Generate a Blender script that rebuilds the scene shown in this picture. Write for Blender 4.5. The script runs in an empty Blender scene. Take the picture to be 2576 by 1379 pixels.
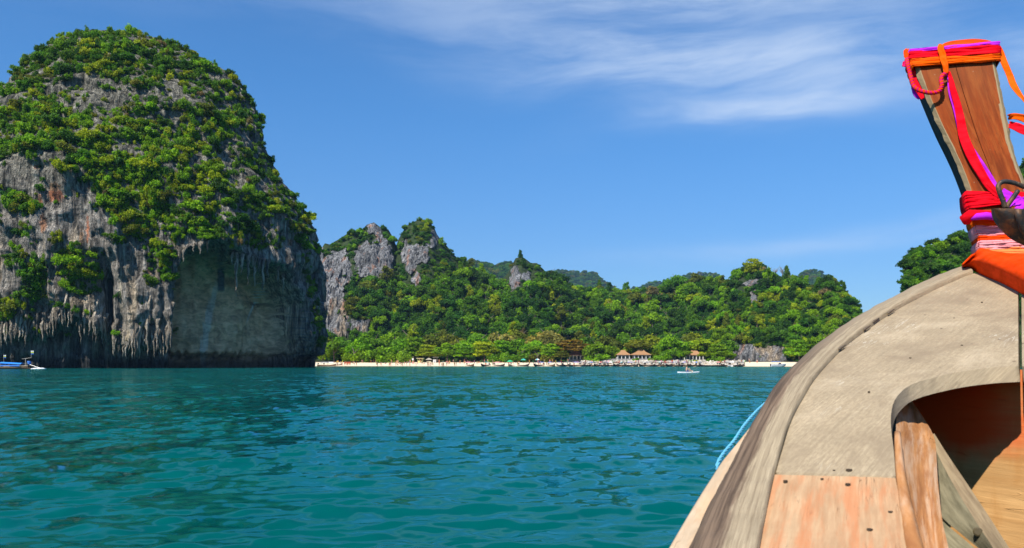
import bpy, bmesh, math, random
import numpy as np
from mathutils import Vector, Matrix

SC = bpy.context.scene
COL = SC.collection

# ---------------------------------------------------------------- camera, sky, sun, exposure
EYE = 1.3            # the lens is 1.3 m above the water
FPX, CU, HV = 2000.0, 1288.0, 915.0     # survey scale of the photograph (2576 wide)

cam_data = bpy.data.cameras.new("camera")
cam = bpy.data.objects.new("camera", cam_data)
COL.objects.link(cam)
cam.location = (0, 0, EYE)
cam.rotation_euler = (math.radians(90), 0, 0)
cam_data.sensor_width = 36.0
cam_data.lens = FPX / 2576.0 * 36.0
cam_data.shift_y = (HV - 689.5) / 2576.0
cam_data.clip_start = 0.05
cam_data.clip_end = 60000
cam_data.dof.use_dof = True
cam_data.dof.focus_distance = 9.0
cam_data.dof.aperture_fstop = 10.0
SC.camera = cam

SUN_EL = math.radians(50)
SUN_AZ = (-0.558, -0.830)                # behind the camera, to the left
S_TO = Vector((SUN_AZ[0] * math.cos(SUN_EL), SUN_AZ[1] * math.cos(SUN_EL), math.sin(SUN_EL))).normalized()
sun_data = bpy.data.lights.new("sun", 'SUN')
sun_data.energy = 5.0
sun_data.angle = math.radians(0.53)
sun_data.color = (1.0, 0.95, 0.86)
sun = bpy.data.objects.new("sun", sun_data)
COL.objects.link(sun)
sun.rotation_euler = S_TO.to_track_quat('Z', 'Y').to_euler()
sun.location = (0, 0, 400)

world = bpy.data.worlds.new("World")
SC.world = world
world.use_nodes = True
WN = world.node_tree
WN.nodes.clear()


class NB:
    """small node-graph builder"""
    def __init__(self, tree):
        self.t = tree

    def n(self, typ, **props):
        nd = self.t.nodes.new(typ)
        for k, v in props.items():
            setattr(nd, k, v)
        return nd

    def put(self, nd, key, val):
        s = nd.inputs[key]
        if hasattr(val, "is_output") or isinstance(val, bpy.types.NodeSocket):
            self.t.links.new(val, s)
        else:
            if isinstance(val, (tuple, list)) and s.type == 'RGBA' and len(val) == 3:
                val = (*val, 1)
            s.default_value = val
        return nd

    def m(self, op, a, b=0.0, c=None, clamp=False):
        nd = self.n('ShaderNodeMath', operation=op, use_clamp=clamp)
        self.put(nd, 0, a)
        self.put(nd, 1, b)
        if c is not None:
            self.put(nd, 2, c)
        return nd.outputs[0]

    def ramp(self, x, lo, hi, a=0.0, b=1.0, smooth=True):
        nd = self.n('ShaderNodeMapRange', interpolation_type='SMOOTHSTEP' if smooth else 'LINEAR')
        self.put(nd, 'Value', x)
        self.put(nd, 'From Min', lo)
        self.put(nd, 'From Max', hi)
        self.put(nd, 'To Min', a)
        self.put(nd, 'To Max', b)
        return nd.outputs[0]

    def mix(self, f, a, b, mode='MIX'):
        nd = self.n('ShaderNodeMix', data_type='RGBA', blend_type=mode)
        self.put(nd, 0, f)
        self.put(nd, 6, a)
        self.put(nd, 7, b)
        return nd.outputs[2]

    def noise(self, vec, scale, detail=4.0, rough=0.55, dist=0.0, dims='3D'):
        nd = self.n('ShaderNodeTexNoise', noise_dimensions=dims)
        if vec is not None:
            self.put(nd, 'Vector', vec)
        self.put(nd, 'Scale', scale)
        self.put(nd, 'Detail', detail)
        self.put(nd, 'Roughness', rough)
        self.put(nd, 'Distortion', dist)
        return nd

    def xyz(self, x=0.0, y=0.0, z=0.0):
        nd = self.n('ShaderNodeCombineXYZ')
        self.put(nd, 0, x)
        self.put(nd, 1, y)
        self.put(nd, 2, z)
        return nd.outputs[0]

    def mapping(self, vec, scale=(1, 1, 1), rot=(0, 0, 0), loc=(0, 0, 0)):
        nd = self.n('ShaderNodeMapping')
        self.put(nd, 'Vector', vec)
        nd.inputs['Scale'].default_value = scale
        nd.inputs['Rotation'].default_value = rot
        nd.inputs['Location'].default_value = loc
        return nd.outputs[0]


def build_sky():
    b = NB(WN)
    out = b.n('ShaderNodeOutputWorld')
    bg = b.n('ShaderNodeBackground')
    bg.inputs['Strength'].default_value = 0.128
    sky = b.n('ShaderNodeTexSky', sky_type='NISHITA')
    sky.sun_disc = False
    sky.sun_elevation = SUN_EL
    sky.sun_rotation = math.atan2(SUN_AZ[0], SUN_AZ[1])
    sky.altitude = 0
    sky.air_density = 1.0
    sky.dust_density = 0.15
    sky.ozone_density = 3.0
    hs = b.n('ShaderNodeHueSaturation')
    hs.inputs['Saturation'].default_value = 1.30
    hs.inputs['Value'].default_value = 1.0
    hs.inputs['Hue'].default_value = 0.499
    b.put(hs, 'Color', sky.outputs[0])
    tc = b.n('ShaderNodeTexCoord')
    sp = b.n('ShaderNodeSeparateXYZ')
    b.put(sp, 0, tc.outputs['Generated'])
    x, y, z = sp.outputs
    az = b.m('ARCTAN2', x, y)
    el = b.m('ARCSINE', z)
    # thin high cloud: streaks drawn out along the horizon, warped by a broad noise
    warp = b.noise(b.xyz(b.m('MULTIPLY', az, 2.2), b.m('MULTIPLY', el, 5.0), 3.1), 1.0, 3.0).outputs[0]
    el2 = b.m('ADD', el, b.m('MULTIPLY', b.m('SUBTRACT', warp, 0.5), 0.10))
    fine = b.noise(b.xyz(b.m('MULTIPLY', az, 4.2), b.m('MULTIPLY', el2, 24.0), 0.7), 1.0, 6.0, 0.60, 0.25).outputs[0]
    broad = b.noise(b.xyz(b.m('MULTIPLY', az, 1.6), b.m('MULTIPLY', el2, 4.6), 7.3), 1.0, 3.0).outputs[0]

    def streak(az0, el0, slope, wa, we):
        da = b.m('SUBTRACT', az, az0)
        de = b.m('SUBTRACT', b.m('SUBTRACT', el2, el0), b.m('MULTIPLY', da, slope))
        q = b.m('ADD', b.m('POWER', b.m('ABSOLUTE', b.m('DIVIDE', da, wa)), 2.0),
                b.m('POWER', b.m('ABSOLUTE', b.m('DIVIDE', de, we)), 2.0))
        return b.m('EXPONENT', b.m('MULTIPLY', q, -1.0))

    bands = None
    for args, amp in (((0.36, 0.452, -0.02, 0.50, 0.056), 1.45),
                      ((0.28, 0.342, -0.12, 0.32, 0.038), 1.15),
                      ((0.30, 0.292, -0.02, 0.12, 0.014), 1.1),
                      ((0.42, 0.155, 0.10, 0.26, 0.014), 0.50),
                      ((-0.58, 0.44, 0.1, 0.25, 0.05), 0.5),
                      ((0.05, 0.52, 0.0, 0.9, 0.06), 0.8),
                      ((1.6, 0.40, 0.0, 0.8, 0.08), 0.9),
                      ((-2.0, 0.45, 0.0, 0.9, 0.08), 0.9)):
        s = b.m('MULTIPLY', streak(*args), amp)
        bands = s if bands is None else b.m('ADD', bands, s)
    gen = b.ramp(broad, 0.52, 0.80, 0.0, 0.30)
    dens = b.m('MULTIPLY', b.m('ADD', bands, gen), b.ramp(fine, 0.26, 0.76, 0.16, 1.0))
    dens = b.m('MINIMUM', b.m('MULTIPLY', dens, 0.66), 0.72)
    dens = b.m('MULTIPLY', dens, b.ramp(el, 0.0, 0.12))
    base = b.mix(1.0, hs.outputs[0], b.mix(b.ramp(el, -0.05, 0.36), (0.26, 0.385, 0.58), (0.74, 0.80, 0.89)), 'MULTIPLY')
    colr = b.mix(dens, base, (3.9, 4.6, 5.7))
    b.put(bg, 'Color', colr)
    WN.links.new(bg.outputs[0], out.inputs['Surface'])


build_sky()
SC.view_settings.view_transform = 'Standard'
SC.view_settings.look = 'None'
SC.view_settings.gamma = 1.0
SC.view_settings.use_curve_mapping = False
SC.view_settings.exposure = 0.48
SC.render.engine = 'CYCLES'
SC.cycles.max_bounces = 6
SC.cycles.diffuse_bounces = 4
SC.cycles.glossy_bounces = 3
SC.cycles.transmission_bounces = 3
SC.cycles.transparent_max_bounces = 6
SC.cycles.volume_bounces = 0
SC.cycles.use_denoising = True
SC.cycles.caustics_reflective = False
SC.cycles.caustics_refractive = False

R = random.Random(11)
RN = np.random.RandomState(5)


def P(u, v, Y):
    """the point that a sight line through survey pixel (u, v) meets at depth Y"""
    return np.array([(u - CU) / FPX * Y, Y, EYE + (HV - v) / FPX * Y])


def uv_of(p):
    return CU + FPX * p[..., 0] / p[..., 1], HV - FPX * (p[..., 2] - EYE) / p[..., 1]


# ---------------------------------------------------------------- object helpers
def obj_from(name, verts, faces, mat=None, parent=None, smooth=True, attrs=None, cols=None):
    me = bpy.data.meshes.new(name)
    verts = np.asarray(verts, dtype=np.float32)
    if isinstance(faces, np.ndarray):
        nf, k = faces.shape
        me.vertices.add(len(verts))
        me.vertices.foreach_set("co", verts.ravel())
        me.loops.add(nf * k)
        me.loops.foreach_set("vertex_index", faces.astype(np.int32).ravel())
        me.polygons.add(nf)
        me.polygons.foreach_set("loop_start", np.arange(0, nf * k, k, dtype=np.int32))
        me.polygons.foreach_set("loop_total", np.full(nf, k, dtype=np.int32))
        me.update(calc_edges=True)
    else:
        me.from_pydata([tuple(map(float, v)) for v in verts], [], faces)
        me.update()
    me.polygons.foreach_set("use_smooth", np.full(len(me.polygons), bool(smooth)))
    for k, a in (attrs or {}).items():
        at = me.attributes.new(k, 'FLOAT', 'POINT')
        at.data.foreach_set("value", np.asarray(a, dtype=np.float32).ravel())
    for k, a in (cols or {}).items():
        at = me.attributes.new(k, 'FLOAT_COLOR', 'POINT')
        c = np.ones((len(verts), 4), dtype=np.float32)
        c[:, :3] = a
        at.data.foreach_set("color", c.ravel())
    if mat is not None:
        me.materials.append(mat)
    o = bpy.data.objects.new(name, me)
    COL.objects.link(o)
    if parent is not None:
        o.parent = parent
    return o


def grid_faces(nr, nc, wrap=False):
    i, j = np.meshgrid(np.arange(nr - 1), np.arange(nc if wrap else nc - 1), indexing='ij')
    j2 = (j + 1) % nc
    return np.stack([i * nc + j, i * nc + j2, (i + 1) * nc + j2, (i + 1) * nc + j], -1).reshape(-1, 4)


def tag(o, label=None, cat=None, group=None, kind=None):
    if label:
        o['label'] = label
    if cat:
        o['category'] = cat
    if group:
        o['group'] = group
    if kind:
        o['kind'] = kind
    return o


def empty(name, loc=(0, 0, 0), rz=0.0):
    o = bpy.data.objects.new(name, None)
    o.empty_display_size = 0.2
    COL.objects.link(o)
    o.location = loc
    o.rotation_euler = (0, 0, rz)
    return o


def copy_tree(o, parent=None):
    c = o.copy()
    COL.objects.link(c)
    if parent is not None:
        c.parent = parent
    for ch in KIDS.get(o.name, []):
        cc = copy_tree(ch, c)
        KIDS.setdefault(c.name, []).append(cc)
    return c


KIDS = {}


def part(name, bm_or_data, mat, parent, smooth=False):
    """link a part mesh (bmesh or (verts, faces)) under its thing"""
    if isinstance(bm_or_data, bmesh.types.BMesh):
        me = bpy.data.meshes.new(name)
        bmesh.ops.recalc_face_normals(bm_or_data, faces=bm_or_data.faces)
        bm_or_data.to_mesh(me)
        bm_or_data.free()
        me.polygons.foreach_set("use_smooth", np.full(len(me.polygons), bool(smooth)))
        if mat is not None:
            me.materials.append(mat)
        o = bpy.data.objects.new(name, me)
        COL.objects.link(o)
        if parent is not None:
            o.parent = parent
    else:
        o = obj_from(name, bm_or_data[0], bm_or_data[1], mat, parent, smooth)
    if parent is not None:
        KIDS.setdefault(parent.name, []).append(o)
    return o


def bm_box(bm, c, s, rot=None, taper=1.0):
    """box of size s about centre c (top scaled by taper)"""
    vs = []
    M = rot if rot is not None else Matrix.Identity(3)
    for dz in (-.5, .5):
        k = taper if dz > 0 else 1.0
        for dx, dy in ((-.5, -.5), (.5, -.5), (.5, .5), (-.5, .5)):
            vs.append(bm.verts.new(Vector(c) + M @ Vector((dx * s[0] * k, dy * s[1] * k, dz * s[2]))))
    a = vs
    for f in ((3, 2, 1, 0), (4, 5, 6, 7), (0, 1, 5, 4), (1, 2, 6, 5), (2, 3, 7, 6), (3, 0, 4, 7)):
        bm.faces.new([a[k] for k in f])
    return vs


def bm_tube(bm, pts, rad, n=8, cap=True):
    pts = [Vector(p) for p in pts]
    if not hasattr(rad, '__len__'):
        rad = [rad] * len(pts)
    rings = []
    prev = None
    for i, p in enumerate(pts):
        t = (pts[min(i + 1, len(pts) - 1)] - pts[max(i - 1, 0)]).normalized()
        if prev is None:
            a = Vector((0, 0, 1)) if abs(t.z) < 0.9 else Vector((1, 0, 0))
            x = t.cross(a).normalized()
        else:
            x = (prev - t * prev.dot(t)).normalized()
        prev = x
        y = t.cross(x)
        rings.append([bm.verts.new(p + (x * math.cos(2 * math.pi * k / n) + y * math.sin(2 * math.pi * k / n)) * rad[i]) for k in range(n)])
    for r0, r1 in zip(rings, rings[1:]):
        for k in range(n):
            bm.faces.new((r0[k], r0[(k + 1) % n], r1[(k + 1) % n], r1[k]))
    if cap:
        bm.faces.new(list(reversed(rings[0])))
        bm.faces.new(rings[-1])
    return rings


def smoothstep(a, b, x):
    t = np.clip((np.asarray(x, dtype=float) - a) / (b - a), 0, 1)
    return t * t * (3 - 2 * t)


# ---------------------------------------------------------------- gradient noise in numpy
_perm = np.random.RandomState(77).permutation(256)
_perm = np.concatenate([_perm, _perm, _perm]).astype(np.int32)
_g = np.random.RandomState(78).normal(size=(256, 3)).astype(np.float32)
_g /= np.linalg.norm(_g, axis=1)[:, None]


def pn(x, y, z):
    x = np.asarray(x, np.float32); y = np.asarray(y, np.float32); z = np.asarray(z, np.float32)
    x, y, z = np.broadcast_arrays(x, y, z)
    xi = np.floor(x).astype(np.int32); yi = np.floor(y).astype(np.int32); zi = np.floor(z).astype(np.int32)
    fx = x - xi; fy = y - yi; fz = z - zi
    xi &= 255; yi &= 255; zi &= 255
    u = fx * fx * fx * (fx * (fx * 6 - 15) + 10)
    v = fy * fy * fy * (fy * (fy * 6 - 15) + 10)
    w = fz * fz * fz * (fz * (fz * 6 - 15) + 10)

    def gr(i, j, k, a, b_, c):
        h = _perm[_perm[_perm[xi + i] + yi + j] + zi + k]
        g = _g[h]
        return g[..., 0] * a + g[..., 1] * b_ + g[..., 2] * c
    x00 = gr(0, 0, 0, fx, fy, fz) * (1 - u) + gr(1, 0, 0, fx - 1, fy, fz) * u
    x10 = gr(0, 1, 0, fx, fy - 1, fz) * (1 - u) + gr(1, 1, 0, fx - 1, fy - 1, fz) * u
    x01 = gr(0, 0, 1, fx, fy, fz - 1) * (1 - u) + gr(1, 0, 1, fx - 1, fy, fz - 1) * u
    x11 = gr(0, 1, 1, fx, fy - 1, fz - 1) * (1 - u) + gr(1, 1, 1, fx - 1, fy - 1, fz - 1) * u
    return ((x00 * (1 - v) + x10 * v) * (1 - w) + (x01 * (1 - v) + x11 * v) * w) * 1.6


def fbm(x, y, z, o=4, g=0.5):
    s = 0; a = 1.0; f = 1.0; n = 0
    for k in range(o):
        s = s + a * pn(x * f + 17.3 * k, y * f + 5.1 * k, z * f - 9.7 * k)
        n += a
        a *= g
        f *= 2.03
    return s / n


def ridged(x, y, z, o=3):
    s = 0; a = 1.0; f = 1.0; n = 0
    for k in range(o):
        s = s + a * (1 - np.abs(pn(x * f + 7.3 * k, y * f, z * f + 3.7 * k)) * 2.0)
        n += a
        a *= 0.5
        f *= 2.1
    return s / n


def in_poly(u, v, poly):
    u = np.asarray(u); v = np.asarray(v)
    ins = np.zeros(u.shape, bool)
    n = len(poly)
    for i in range(n):
        x1, y1 = poly[i]; x2, y2 = poly[(i + 1) % n]
        if y1 == y2:
            continue
        c = ((y1 > v) != (y2 > v)) & (u < (x2 - x1) * (v - y1) / (y2 - y1) + x1)
        ins ^= c
    return ins

# ---------------------------------------------------------------- materials
def new_mat(name):
    m = bpy.data.materials.new(name)
    m.use_nodes = True
    nt = m.node_tree
    nt.nodes.clear()
    b = NB(nt)
    out = b.n('ShaderNodeOutputMaterial')
    return m, b, out


def principled(b, out, color, rough=0.6, spec=0.4, bump=None, strength=0.3, dist=0.02, **kw):
    p = b.n('ShaderNodeBsdfPrincipled')
    b.put(p, 'Base Color', color)
    b.put(p, 'Roughness', rough)
    b.put(p, 'Specular IOR Level', spec)
    for k, v in kw.items():
        b.put(p, k.replace('_', ' '), v)
    if bump is not None:
        bp = b.n('ShaderNodeBump')
        b.put(bp, 'Strength', strength)
        b.put(bp, 'Distance', dist)
        b.put(bp, 'Height', bump)
        b.put(p, 'Normal', bp.outputs[0])
    b.t.links.new(p.outputs[0], out.inputs['Surface'])
    return p


_plain = {}


def plain(name, col, rough=0.6, spec=0.4, var=0.12, scale=6.0, metal=0.0):
    """a painted / plastic / cloth surface with slight uneven wear"""
    if name in _plain:
        return _plain[name]
    m, b, out = new_mat(name)
    tc = b.n('ShaderNodeTexCoord').outputs['Object']
    n = b.noise(tc, scale, 4.0, 0.6).outputs[0]
    c = b.mix(n, tuple(x * (1 - var) for x in col), tuple(min(1, x * (1 + var)) for x in col))
    principled(b, out, c, rough, spec, n, 0.15, 0.01, Metallic=metal)
    _plain[name] = m
    return m


def rock_material():
    m, b, out = new_mat("limestone")
    pos = b.n('ShaderNodeNewGeometry').outputs['Position']
    tint = b.n('ShaderNodeAttribute', attribute_name='tint').outputs['Color']
    st = b.mapping(pos, (0.9, 0.9, 0.07))
    n1 = b.noise(st, 1.0, 6.0, 0.62, 0.3).outputs[0]
    n2 = b.noise(pos, 0.55, 6.0, 0.65).outputs[0]
    st3 = b.mapping(pos, (2.6, 2.6, 0.22))
    n3 = b.noise(st3, 1.0, 5.0, 0.6).outputs[0]
    k = b.ramp(n1, 0.30, 0.68, 0.22, 1.7)
    c = b.mix(1.0, tint, b.xyz(k, k, k), 'MULTIPLY')
    k3 = b.ramp(n3, 0.3, 0.7, 0.55, 1.35)
    c = b.mix(1.0, c, b.xyz(k3, k3, k3), 'MULTIPLY')
    k2 = b.ramp(n2, 0.3, 0.7, 0.72, 1.25)
    c = b.mix(1.0, c, b.xyz(k2, k2, b.m('MULTIPLY', k2, 1.02)), 'MULTIPLY')
    # dark water-run streaks
    s = b.ramp(b.noise(b.mapping(pos, (0.45, 0.45, 0.022)), 1.0, 4.0, 0.6).outputs[0], 0.52, 0.66)
    c = b.mix(b.m('MULTIPLY', s, 0.6), c, (0.035, 0.038, 0.04))
    h = b.m('ADD', b.m('MULTIPLY', n1, 1.0), b.m('ADD', b.m('MULTIPLY', n3, 0.5), b.m('MULTIPLY', n2, 0.6)))
    principled(b, out, c, 0.9, 0.15, h, 1.0, 2.6)
    return m


def smooth_rock_material():
    m, b, out = new_mat("bare_limestone")
    pos = b.n('ShaderNodeNewGeometry').outputs['Position']
    tint = b.n('ShaderNodeAttribute', attribute_name='tint').outputs['Color']
    n2 = b.noise(b.mapping(pos, (0.34, 0.34, 0.62)), 1.0, 9.0, 0.70, 0.6).outputs[0]
    k2 = b.ramp(n2, 0.30, 0.70, 0.55, 1.45)
    c = b.mix(1.0, tint, b.xyz(k2, k2, k2), 'MULTIPLY')
    principled(b, out, c, 0.9, 0.10, n2, 0.7, 1.4)
    return m


LEAF = {  # linear albedo of each kind of foliage
    'deep':   (0.036, 0.105, 0.007),
    'mid':    (0.080, 0.190, 0.006),
    'bright': (0.160, 0.310, 0.004),
    'yellow': (0.260, 0.330, 0.005),
    'olive':  (0.130, 0.158, 0.010),
    'pale':   (0.270, 0.265, 0.050),
    'rust':   (0.200, 0.115, 0.014),
    'dry':    (0.190, 0.150, 0.060),
}


def leaf_material(key):
    m, b, out = new_mat("foliage_" + key)
    col = LEAF[key]
    at = b.n('ShaderNodeAttribute', attribute_name='shade').outputs['Fac']
    oi = b.n('ShaderNodeObjectInfo').outputs['Random']
    k = b.m('MULTIPLY', at, b.ramp(oi, 0, 1, 0.78, 1.22, False))
    c = b.mix(1.0, col, b.xyz(k, k, k), 'MULTIPLY')
    # some clumps carry yellower new growth
    c = b.mix(b.ramp(at, 1.05, 1.5, 0.0, 0.45), c, (col[0] * 1.9 + .012, col[1] * 1.5, col[2]))
    hs = b.n('ShaderNodeHueSaturation')
    b.put(hs, 'Hue', b.ramp(b.m('FRACT', b.m('MULTIPLY', oi, 7.31)), 0, 1, 0.492, 0.516, False))
    b.put(hs, 'Color', c)
    d = b.n('ShaderNodeBsdfPrincipled')
    b.put(d, 'Base Color', hs.outputs[0])
    b.put(d, 'Roughness', 0.62)
    b.put(d, 'Specular IOR Level', 0.22)
    t = b.n('ShaderNodeBsdfTranslucent')
    b.put(t, 'Color', b.mix(1.0, hs.outputs[0], (1.25, 1.15, 0.6), 'MULTIPLY'))
    mx = b.n('ShaderNodeMixShader')
    mx.inputs[0].default_value = 0.42
    b.t.links.new(d.outputs[0], mx.inputs[1])
    b.t.links.new(t.outputs[0], mx.inputs[2])
    b.t.links.new(mx.outputs[0], out.inputs['Surface'])
    return m


def bark_material():
    m, b, out = new_mat("bark")
    pos = b.n('ShaderNodeTexCoord').outputs['Object']
    n = b.noise(b.mapping(pos, (3, 3, .6)), 1.0, 4.0).outputs[0]
    principled(b, out, b.mix(n, (0.06, 0.045, 0.03), (0.25, 0.21, 0.16)), 0.9, 0.1, n, 0.5, 0.05)
    return m


def soil_material():
    m, b, out = new_mat("forest_floor")
    pos = b.n('ShaderNodeNewGeometry').outputs['Position']
    tint = b.n('ShaderNodeAttribute', attribute_name='tint').outputs['Color']
    n = b.noise(pos, 0.3, 5.0, 0.65).outputs[0]
    k = b.ramp(n, 0.3, 0.7, 0.6, 1.35)
    principled(b, out, b.mix(1.0, tint, b.xyz(k, k, k), 'MULTIPLY'), 0.95, 0.1, n, 0.8, 0.8)
    return m


def sand_material():
    m, b, out = new_mat("beach_sand")
    pos = b.n('ShaderNodeNewGeometry').outputs['Position']
    n = b.noise(pos, 0.35, 6.0, 0.65).outputs[0]
    sp = b.n('ShaderNodeSeparateXYZ')
    b.put(sp, 0, pos)
    wet = b.ramp(b.m('ADD', sp.outputs[2], b.m('MULTIPLY', n, 0.2)), 0.10, 0.42)
    c = b.mix(n, (0.66, 0.53, 0.36), (0.80, 0.68, 0.50))
    c = b.mix(wet, (0.42, 0.31, 0.19), c)
    principled(b, out, c, 0.9, 0.15, n, 0.3, 0.1)
    return m


def sea_material():
    m, b, out = new_mat("sea_water")
    geo = b.n('ShaderNodeNewGeometry')
    pos = geo.outputs['Position']
    lost = b.n('ShaderNodeAttribute', attribute_name='chop').outputs['Fac']   # slope of the wavelets too small for the mesh
    n1 = b.noise(b.mapping(pos, (0.55, 0.16, 1.0), (0, 0, 0.12)), 1.0, 4.0, 0.7).outputs['Color']
    n2 = b.noise(b.mapping(pos, (2.2, 1.1, 1.0), (0, 0, -0.2)), 1.0, 3.0, 0.65).outputs['Color']
    n3 = b.noise(b.mapping(pos, (0.10, 0.045, 1.0), (0, 0, 0.1)), 1.0, 2.0, 0.6).outputs[0]
    def vm(op, a, c):
        nd = b.n('ShaderNodeVectorMath', operation=op)
        b.put(nd, 0, a)
        b.put(nd, 1, c)
        return nd.outputs[0]
    d = vm('ADD', vm('SUBTRACT', n1, (0.5, 0.5, 0.5)), vm('SUBTRACT', n2, (0.5, 0.5, 0.5)))
    k = b.m('MULTIPLY', b.m('ADD', b.m('MULTIPLY', lost, 4.0), 0.24), b.ramp(n3, .3, .7, .55, 1.35))
    d = vm('MULTIPLY', d, b.xyz(b.m('MULTIPLY', k, .8), b.m('MULTIPLY', k, 1.25), 0.0))
    nrm = b.n('ShaderNodeVectorMath', operation='NORMALIZE')
    b.put(nrm, 0, vm('ADD', geo.outputs['Normal'], d))
    patch = b.noise(b.mapping(pos, (0.02, 0.05, 1)), 1.0, 3.0).outputs[0]
    c = b.mix(b.ramp(patch, .35, .65), (0.000, 0.070, 0.062), (0.000, 0.084, 0.084))
    d = b.n('ShaderNodeBsdfDiffuse')
    b.put(d, 'Color', c)
    b.put(d, 'Normal', nrm.outputs[0])
    g = b.n('ShaderNodeBsdfGlossy')
    b.put(g, 'Color', (0.42, 0.92, 0.95))        # reflection colour itself set green-blue, tinting the mirrored light
    b.put(g, 'Roughness', 0.10)
    b.put(g, 'Normal', nrm.outputs[0])
    fr = b.n('ShaderNodeFresnel')
    fr.inputs['IOR'].default_value = 1.333
    b.put(fr, 'Normal', nrm.outputs[0])
    mx = b.n('ShaderNodeMixShader')
    b.put(mx, 0, fr.outputs[0])
    b.t.links.new(d.outputs[0], mx.inputs[1])
    b.t.links.new(g.outputs[0], mx.inputs[2])
    b.t.links.new(mx.outputs[0], out.inputs['Surface'])
    return m


M_ROCK = rock_material()
M_BARE = smooth_rock_material()
M_LEAF = {k: leaf_material(k) for k in LEAF}
M_BARK = bark_material()
M_SOIL = soil_material()
M_SAND = sand_material()
M_SEA = sea_material()


# ---------------------------------------------------------------- the sea
def build_sea():
    vs = np.concatenate([np.linspace(1900, 1400, 70), np.linspace(1400, 1100, 130)[1:], np.linspace(1100, 917.2, 300)[1:]])
    ys = FPX * EYE / (vs - HV)
    ang = np.linspace(math.radians(-52), math.radians(48), 900)
    Y, A = np.meshgrid(ys, ang, indexing='ij')
    X = Y * np.tan(A)
    dY = np.abs(np.gradient(ys))[:, None]
    dX = (Y / np.cos(A) ** 2) * (ang[1] - ang[0])
    r = np.random.RandomState(3)
    Z = np.zeros_like(X)
    lost = np.zeros_like(X)
    # gusts: patches of livelier and calmer water
    gust = 0.75 + 0.9 * np.clip(fbm(X / 16, Y / 26, X * 0, 3) + .25, -.4, .8)
    for k in range(110):
        lam = 0.10 * (2.3 / 0.10) ** r.rand() if k < 105 else r.uniform(3, 8)
        th = r.normal(math.radians(101), math.radians(14 if lam > 0.8 else 26))
        kk = 2 * math.pi / lam
        kx, ky = kk * math.cos(th), kk * math.sin(th)
        amp = 0.027 * (0.5 + 1.0 * r.rand()) / kk * (1.25 if lam < 0.7 else 0.42 if lam < 2.6 else 0.28)
        att = np.exp(-((np.abs(ky) * dY / 1.7) ** 2) - (np.abs(kx) * dX / 1.7) ** 2)
        ph = kx * X + ky * Y + r.rand() * 6.283
        lost += (amp * kk) ** 2 / 2 * (1 - att ** 2)
        c = np.cos(ph)
        Z += amp * att * (c + 0.28 * np.cos(2 * ph + .4)) * (gust if lam < 2.0 else 1.0)
    V = np.stack([X, Y, Z], -1).reshape(-1, 3)
    sea = obj_from("sea", V, grid_faces(len(vs), len(ang)), M_SEA, attrs={'chop': np.sqrt(lost)})
    tag(sea, "teal blue rippled sea between the boat and the beach", kind='structure')
    # calm water all round, under the rippled sheet
    far = obj_from("open_sea", [(-30000, -30000, -0.55), (30000, -30000, -0.55), (30000, 30000, -0.55), (-30000, 30000, -0.55)],
                   [(0, 1, 2, 3)], M_SEA)
    tag(far, "open sea reaching out to the horizon", kind='structure')


build_sea()


# ---------------------------------------------------------------- leaf crowns (shared meshes)
def leaf_cards(centres, normals, size, rs, jit=0.9, flat=1.0):
    """one bent quad per leaf clump"""
    n = len(centres)
    nrm = normals + rs.normal(size=(n, 3)) * jit
    nrm[:, 2] = nrm[:, 2] * flat + (flat - 1) * 0.6
    nrm /= np.linalg.norm(nrm, axis=1)[:, None] + 1e-9
    a = rs.normal(size=(n, 3))
    t = np.cross(nrm, a)
    t /= np.linalg.norm(t, axis=1)[:, None] + 1e-9
    bt = np.cross(nrm, t)
    s = (size * (0.45 + 1.1 * rs.rand(n)))[:, None]
    q = []
    for du, dv in ((-1, -.7), (.9, -1), (1, .8), (-.8, 1)):
        ju = du + rs.normal(size=(n, 1)) * 0.25
        jv = dv + rs.normal(size=(n, 1)) * 0.25
        q.append(centres + t * s * ju * 0.6 + bt * s * jv * 0.5 + nrm * s * rs.normal(size=(n, 1)) * 0.15)
    V = np.stack(q, 1).reshape(-1, 3)
    F = np.arange(n * 4).reshape(n, 4)
    return V, F


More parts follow.
